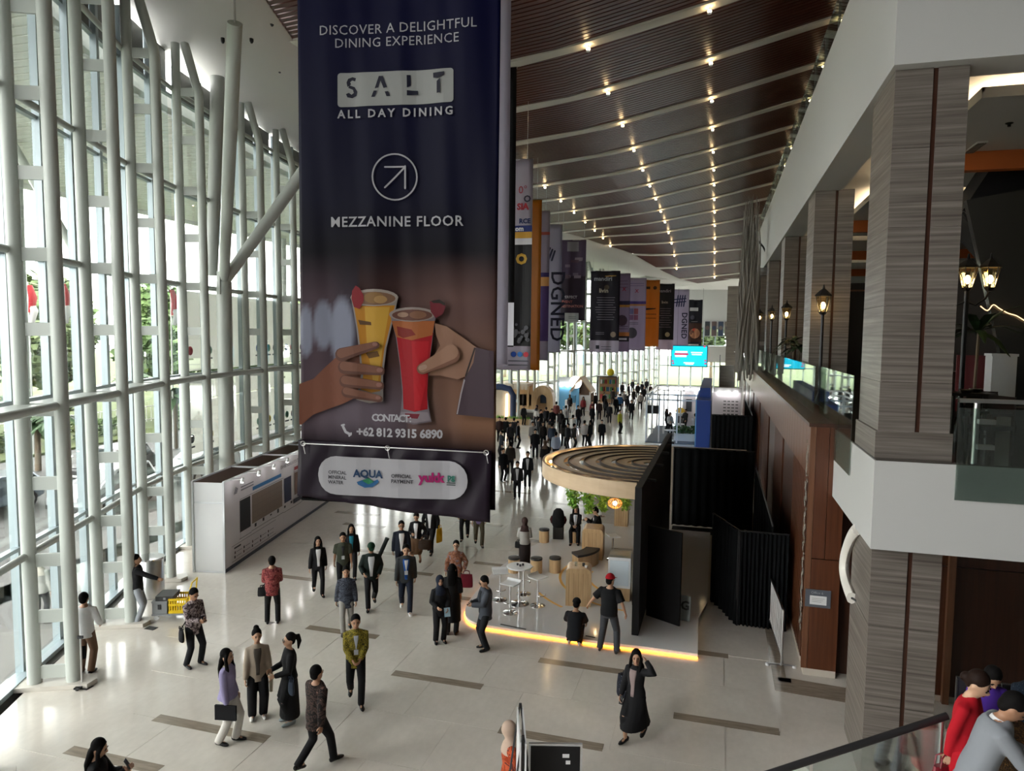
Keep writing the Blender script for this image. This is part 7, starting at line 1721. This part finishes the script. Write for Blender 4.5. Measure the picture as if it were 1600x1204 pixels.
MB().box((-22*kk, 0, 0), (12*kk, .15, 2.3)).build('back_wall', BLS, bl); MB().box((-22*kk, -.05, 2.3), (12*kk, .2, 3.2)).build('header', mat('pale_header', (.45, .50, .54), .6), bl); MB().lathe([(0, 0), (.62, 0), (.62, .06), (0, .06)], 24).build('round_sign', mat('sign_glow', (.95, .95, .95), .5, emit=.25), bl, M=T(6*kk, -.06, 2.75) @ RX(R_(90)))
MB().box((-6*kk, -1.6, 0), (10*kk, -1.0, 1.1)).build('desk', WP, bl); MB().box((6*kk, -1.9, .9), (12*kk, -1.5, 1.6)).build('blue_counter', BLS, bl)
for i in range(4): MB().ell((-18*kk+i*10*kk, -.2, 2.35), (.09, .09, .07), 8, 5).build('spot', LAMPC, bl)
q = at(908, 642); hs = empty('house_stand', (q.x, q.y, 0), 0, 'house-shaped timber stand with a pitched gable', 'stand'); w2 = 15*kk*1.1; hh = 1.95
gab = [(-w2, 0), (w2, 0), (w2, hh), (0, hh+1.15), (-w2, hh)]
MB().extr(gab, Matrix(((1, 0, 0, 0), (0, 0, -1, 1.6), (0, 1, 0, 0), (0, 0, 0, 1))), .15).build('gable_wall', wood('walnut', (.10, .06, .035), (.16, .10, .06)), hs); MB().box((-w2-.9, 1.5, 0), (-w2, 1.7, hh+.5)).build('side_wall', wood('walnut'
, None, None) if False else MATS['walnut'], hs)
for s in (-1, 1):
    a = Vector((s*w2*1.1, 0, hh-.15)); b2 = Vector((0, 0, hh+1.25)); 
    MB().add([(a.x, -.8, a.z), (b2.x, -.8, b2.z), (b2.x, 1.8, b2.z), (a.x, 1.8, a.z), (a.x, -.8, a.z+.14), (b2.x, -.8, b2.z+.14), (b2.x, 1.8, b2.z+.14), (a.x, 1.8, a.z+.14)], [(0, 1, 2, 3), (7, 6, 5, 4), (0, 4, 5, 1), (1, 5, 6, 2), (2, 6, 7, 3), (3, 7, 4, 0)]).build('roof_slope', OAK, hs)
    MB().box((s*w2-.06, -.8, 0), (s*w2+.06, -.68, hh)).build('post', WP, hs)
MB().box((-w2*.1, -.6, .1), (w2*1.0, -.5, 1.6)).build('white_board', WP, hs)
q = at(945, 632); sh_ = empty('shop_stand', (q.x, q.y+2, 0), 0, 'open stand hung with colourful goods beside the house-shaped one', 'stand')
MB().box((-16*kk, 0, 0), (20*kk, .12, 3.0)).build('back_wall', wood('amber_board', (.25, .14, .07), (.34, .20, .10)), sh_); MB().box((-16*kk, -1.5, 2.9), (20*kk, .1, 3.0)).build('roof', DKW, sh_); rd = random.Random(3)
for i in range(26): MB().box((0, 0, 0), (.35, .1, .45)).build('goods_box', [mat('goods_%d' % j, c, .6) for j, c in enumerate(((.5, .05, .06), (.6, .5, .08), (.08, .25, .5), (.6, .6, .58), (.1, .35, .12)))][i % 5], sh_, M=T(-14*kk+(i % 9)*3.6*kk, -.15, .5+.8*(i//9)))
MB().ell((5*kk, -.3, 3.35), (.4, .2, .4), 14, 8).build('yellow_balloon', mat('balloon_yellow', (.75, .6, .02), .4), sh_, True)
for x in (-15.5*kk, 19.5*kk): MB().box((x-.06, -1.5, 0), (x+.06, -1.38, 2.9)).build('post', DARKM, sh_)
# dark arch at the very left of the far stands, planter, white desks
q = at(783, 660); da = empty('portal_frame', (q.x, q.y, 0), 0, 'dark blue rounded portal frame at the left end of the far stands', 'frame'); MB().loft([(1.0, 0, 0), (1.0, 0, 2.3), (.7, 0, 2.8), (0, 0, 2.95), (-1.5, 0, 2.95)], [(.16, .25)]*5, 8, ref=(0, 1, 0)).build('portal_tube', mat('portal_blue', (.015, .03, .09), .35), da, True); MB().box((-1.5, .1, 0), (.85, .2, 2.8)).build('back_panel', CREAM, da); MB().box((.4, -.1, 0), (.55, 0, 2.4)).build('light_strip', LAMPW if False else mat('strip_warm', (1., .8, .55), .5, emit=1.5), da)
q = at(800, 662); pn = empty('planter_box', (q.x, q.y, 0), 0, 'low timber planter with green grass in front of the far stands', 'planter'); MB().box((-1.6, -.3, 0), (1.5, .3, .45)).build('box', OAK, pn); mb = MB(); rd = random.Random(6)
for i in range(260):
    x, y = rd.uniform(-1.55, 1.45), rd.uniform(-.26, .26); a = rd.uniform(0, 6.28); mb.add([(x-.03*math.cos(a), y-.03*math.sin(a), .44), (x+.03*math.cos(a), y+.03*math.sin(a), .44), (x+rd.uniform(-.06, .06), y, .44+rd.uniform(.1, .3))], [(0, 1, 2)])
tag(mb.build('grass', VINE[0], pn), kind='stuff')
def desk(px, py, w, h, label, m=None):
    q = at(px, py); d = empty('reception_desk', (q.x, q.y, 0), 0, label, 'desk'); MB().box((-w/2, 0, 0), (w/2, .6, h-.05)).build('desk_body', m or WP, d); MB().box((-w/2-.04, -.04, h-.05), (w/2+.04, .64, h)).build('desk_top', m or WP, d); MB().box((-w/2+.1, -.012, .2), (w/2-.1, -.002, h-.2)).build('front_panel', GREYC if m is None else m, d); return d
desk(823, 659, 1.3, 1.0, 'white reception desk in front of the awning stand'); desk(857, 648, 1.2, 1.05, 'pale timber desk right of the arch', OAK)
q = at(884, 652); ro = empty('rope_barrier', (q.x, q.y, 0), 0, 'row of short white posts in front of the blue stand', 'barrier')
for i in range(8): MB().cyl((-1.3+i*.36, 0, 0), (-1.3+i*.36, 0, 1.0), .04, 8).build('post', WP, ro)
MB().box((-1.4, -.05, 0), (1.4, .05, .05)).build('base_rail', WP, ro)

# ================================================================== white frame stand, far right
k2 = 48/1110
q = at(1035, 668); fs_ = empty('frame_stand', (-3.6, 49, 0), 0, 'white lattice-frame stand with picture panels, far right', 'stand')
FW = mat('frame_white', (.68, .70, .73), .4)
MB().box((-1.0, .0, 0), (2.9, 9.5, .04)).build('stand_floor', mat('blue_grey_carpet', (.16, .18, .21), .95), fs_)
for x in (-.95, -.1, 1.1):
    for y in (.1, 4.5, 9.2): MB().box((x-.05, y-.05, 0), (x+.05, y+.05, 3.3)).build('frame_post', FW, fs_)
for z in (2.9, 3.25):
    for y in (.1, 9.2): MB().box((-1, y-.05, z), (2.9, y+.05, z+.1)).build('frame_beam', FW, fs_)
    MB().box((-1, .1, z), (-.9, 9.2, z+.1)).build('frame_beam', FW, fs_)
for i in range(3): MB().box((1.0+i*1.1, 9.2, .1), (2.06+i*1.1, 9.3, 2.9)).build('picture_panel', EXW, fs_)
for i in range(3): MB().box((1.3+i*1.1, 9.17, 1.3), (1.75+i*1.1, 9.19, 2.3)).build('picture', POST[i], fs_)
for i in range(5): MB().ell((.2+i*.9, 8.6, 2.85), (.07, .07, .06), 8, 5).build('spot', LAMPC, fs_)
q = G(1130, 650); lp = empty('logo_panel', (.75, 57.5, 0), 0, 'white panel covered in small sponsor logos beside the stair', 'panel'); MB().box((-.9, 0, 0), (1.1, .2, 3.0)).build('panel', EXW, lp); MB().box((-.95, -.2, 3.0), (1.15, .3, 3.35)).build('header', WP, lp)
for i in range(24): MB().box((-.2, -.012, 0), (.0, -.002, .08)).build('logo_mark', GREYC, lp, M=T(-.0+(i % 4)*.3, 0, 1.0+.25*(i//4)))
for i in range(3): MB().ell((-.5+i*.6, -.25, 2.95), (.07, .07, .05), 8, 5).build('spot', LAMPC, lp)
q = G(1072, 690); pn = empty('planter_box', (q.x, q.y, 0), 0, 'long white planter with dark green shrubs at the corner of the frame stand', 'planter'); MB().box((-.85, 0, 0), (.85, .6, .55)).build('box', WP, pn); mb = MB(); rd = random.Random(9)
for i in range(420):
    p = Vector((rd.uniform(-.8, .8), rd.uniform(.05, .55), rd.uniform(.5, 1.05))); u = Vector((rd.gauss(0, 1), rd.gauss(0, 1), rd.gauss(0, 1))).normalized()*.1; v = u.cross(Vector((rd.gauss(0, 1), rd.gauss(0, 1), .5))).normalized()*.05; mb.add([p-u, p-v, p+u, p+v], [(0, 1, 2, 3)])
tag(mb.build('shrub_leaves', mat('dark_shrub', (.05, .12, .03), .6), pn), kind='stuff')
q = G(1020, 668); mo = empty('monitor_stand', (q.x, q.y-.6, 0), 0, 'black monitor on a floor stand at the front of the frame stand', 'monitor'); MB().cyl((0, 0, 0), (0, 0, 1.3), .03, 8).build('pole', DARKM, mo); MB().box((-.5, -.06, 1.2), (.5, 0, 1.85)).build('screen', BLACKP, mo); MB().box((-.25, -.2, 0), (.25, .2, .03)).build('foot', DARKM, mo)
def smalltable(x, y, label):
    t = empty('stand_table', (x, y, .04), 0, label, 'table'); MB().lathe([(0, .7), (.4, .7), (.4, .74), (0, .74)], 20).build('table_top', WP, t); MB().cyl((0, 0, .02), (0, 0, .7), .035, 8).build('pedestal', BRUSH, t); MB().lathe([(0, 0), (.25, 0), (.25, .02), (0, .03)], 16).build('foot', BRUSH, t)
smalltable(-3.0, 50.2, 'small white table at the front of the frame stand'); smalltable(-2.6, 54, 'small white table at the back of the frame stand')
desk(1062, 668, .7, 1.15, 'white pedestal with a yellow ornament in the frame stand')
q = at(1062, 668); o = empty('ornament', (q.x, q.y+.3, 1.151), 0, 'yellow fan-shaped ornament on the white pedestal', 'ornament')
for i in range(7): a = R_(20+i*23); MB().loft([(0, 0, 0), (.4*math.cos(a), 0, .4*math.sin(a)+.05)], [.03, .09], 6).build('petal', mat('ornament_yellow', (.7, .45, .03), .5), o)

# ================================================================== the crowd
rdc = random.Random(21)
TOPS = ['#141417', '#17181d', '#1d1b1e', '#20242e', '#121216', '#2a2623', '#101114', '#222024']
def crowd(px, py, face, top=None, bottom='#131317', sex=None, kind='walk', label=None, hair=None, H_=None, v=0, inner=None, grp=None):
    sex = sex or rdc.choice('mmf'); hair = hair or ('short' if sex == 'm' else rdc.choice(['long', 'hijab', 'low'])); top = top or rdc.choice(TOPS); H_ = H_ or rdc.uniform(1.6, 1.74)
    kw = {'walk': WALK(.24, .08, 1 if v % 2 else -1), 'stand': dict(), 'phone': dict(hands=PHONE, nod=15), 'talk': dict(hands=((-.12, -.3, 1.05), (.25, 0, .82)))}[kind]
    hc_ = cl(rdc.choice(['#1a1a20', '#2b2422', '#3a3a3e', '#5a4a40'])) if hair == 'hijab' else None
    lab = label or 'dark-clothed visitor in the crowd between the canopy and the far stands'
    p = G(px, py)
    return person(lab, (p.x, p.y), face, H_, sex, top=cl(top), bottom=cl(bottom), hair=hair, hairc=hc_, key=('c', sex, kind, hair, v % 2 if kind == 'walk' else 0, inner is not None), eyes=False, vox=.03, group=None if label else 'visitors in the distant crowd', inner=cl(inner) if inner else None, hem=.78)
named = [(808, 779, -5, '#1c1a1c', 'walk', 'm', 'man in dark shirt with a lanyard walking right behind the big banner, nearer of two'), (824, 762, -4, '#15161a', 'walk', 'm', 'man in black shirt walking just behind the man with the lanyard'),
 (836, 716, 0, '#131417', 'talk', 'm', 'man in black standing with hands raised left of the canopy'), (851, 739, 175, '#16161a', 'stand', 'f', 'figure in long dark coat seen from behind beside the canopy'), (868, 722, 178, '#9aa4b8', 'walk', 'm', 'man in light blue shirt walking away left of the canopy'),
 (895, 686, 150, '#b4b2b0', 'stand', 'm', 'man in white shirt with a black backpack in the crowd'), (913, 697, 160, '#aaa6a4', 'stand', 'm', 'man in white shirt talking behind the canopy'), (922, 697, -120, '#141418', 'stand', 'f', 'woman in black beside the white-shirted man behind the canopy'),
 (940, 694, 0, '#15161a', 'phone', 'm', 'man in black alone on the bright floor behind the canopy'), (968, 677, 60, '#a8a83a', 'talk', 'm', 'worker in a yellow vest gesturing behind the canopy'), (936, 656, 0, '#2a1a1a', 'walk', 'm', 'man in dark red shirt walking in the middle distance'),
 (952, 661, 0, '#141519', 'walk', 'm', 'man in black suit right of the dark red shirt'), (911, 650, -20, '#7a2a30', 'stand', 'f', 'woman in red patterned top in the middle distance'), (925, 655, 20, '#7c3036', 'talk', 'f', 'second woman in red patterned top reaching out'),
 (869, 661, 170, '#6a3a38', 'stand', 'm', 'man in dull red shirt near the far desks'), (986, 656, 5, '#15171c', 'walk', 'm', 'man in black walking on the far bright floor'), (968, 644, 170, '#2c5a8a', 'stand', 'm', 'person in a blue shirt in the far crowd'),
 (858, 692, 30, '#8a7868', 'stand', 'f', 'woman in beige headscarf in the crowd left of the canopy'), (838, 666, -30, '#a8a4a0', 'walk', 'f', 'woman in white top near the far desk'), (1000, 640, 0, '#a8a09a', 'walk', 'm', 'man in pale shirt on the far bright floor')]
for i, (x, y, f, c, kd, sx_, lab) in enumerate(named):
    crowd(x, y, f, c, kind=kd, sex=sx_, label=lab, v=i, hair='hijab' if 'headscarf' in lab else None, inner='#c0c0c4' if i in (0, 1) else None, bottom='#141418' if 'beige' not in lab else '#5a4438')
ORD = ['first', 'second', 'third', 'fourth', 'fifth', 'sixth', 'seventh', 'eighth', 'ninth', 'tenth', 'eleventh', 'twelfth', 'thirteenth', 'fourteenth', 'fifteenth', 'sixteenth', 'seventeenth', 'eighteenth', 'nineteenth', 'twentieth']
CPTS = ((786, 752, 20), (797, 741, 170), (783, 716, -60), (797, 702, 40), (790, 690, 170), (780, 690, 0), (803, 690, 170), (848, 700, 30), (880, 697, 160), (887, 702, -40), (897, 702, 90), (862, 705, 180), (845, 676, 60), (853, 670, 170), (862, 672, 20), (841, 689, 120),
    (876, 676, 0), (884, 668, 160), (903, 668, 40), (930, 640, 0), (944, 640, 30), (957, 632, 170), (962, 648, 20), (975, 636, 0), (980, 645, 160), (990, 632, 30), (996, 622, 0), (1003, 618, 170), (1010, 613, 0), (1016, 622, 40), (972, 620, 0), (963, 625, 160), (954, 625, 0), (982, 622, 50), (1006, 628, 0), (1012, 604, 170), (988, 613, 10),
    (905, 640, 20), (890, 645, 150), (818, 664, 30), (809, 700, 90), (832, 702, 10), (925, 664, 30), (946, 652, 170))
ZONES = [('beside the right edge of the big banner', lambda x, y: x < 812), ('in the dense group left of the canopy', lambda x, y: x < 895 and y > 660), ('on the bright floor towards the far glass doors', lambda x, y: y < 630), ('in the loose group behind the canopy', lambda x, y: True)]
zone = {}
for i, (x, y, f) in enumerate(CPTS):
    zone.setdefault(next(k for k, (n_, t_) in enumerate(ZONES) if t_(x, y)), []).append((x, i))
lab_of = {}
for k, lst in zone.items():
    for o_, (x, i) in enumerate(sorted(lst)): lab_of[i] = ORD[o_]+' small figure from the left '+ZONES[k][0]
for i, (x, y, f) in enumerate(CPTS):
    crowd(x, y, f+rdc.uniform(-15, 15), v=i, kind=rdc.choice(['walk', 'stand', 'talk', 'phone']), top=(rdc.choice(['#6a6664', '#8a8684', '#3a2a2a', '#2a3444']) if i % 6 == 5 else None), label=lab_of[i])['root']['group'] = 'visitors in the distant crowd'
# visitors inside the frame stand
for i, (x, y, f, c) in enumerate(((-3.2, 53.0, 20, '#b4b2b4'), (-2.2, 55.5, -40, '#17181c'), (-3.6, 55.2, 60, '#1c1c22'), (-1.4, 52.6, 170, '#8a8a90'))):
    person(['visitor in white shirt at the frame stand table', 'visitor in black inside the frame stand', 'visitor in black at the left of the frame stand', 'visitor in grey by the planter of the frame stand'][i], (x, y), f, 1.66, 'm' if i % 2 else 'f', top=cl(c), bottom=BLK, hair='short' if i % 2 else 'long', key=('b', i % 2), eyes=False, vox=.03, z=.04, hands=((-.12, -.3, 1.05), (.2, -.2, .9)))
finish_figures()
bpy.data.scenes.remove(S2)
for o in bpy.data.objects: pass
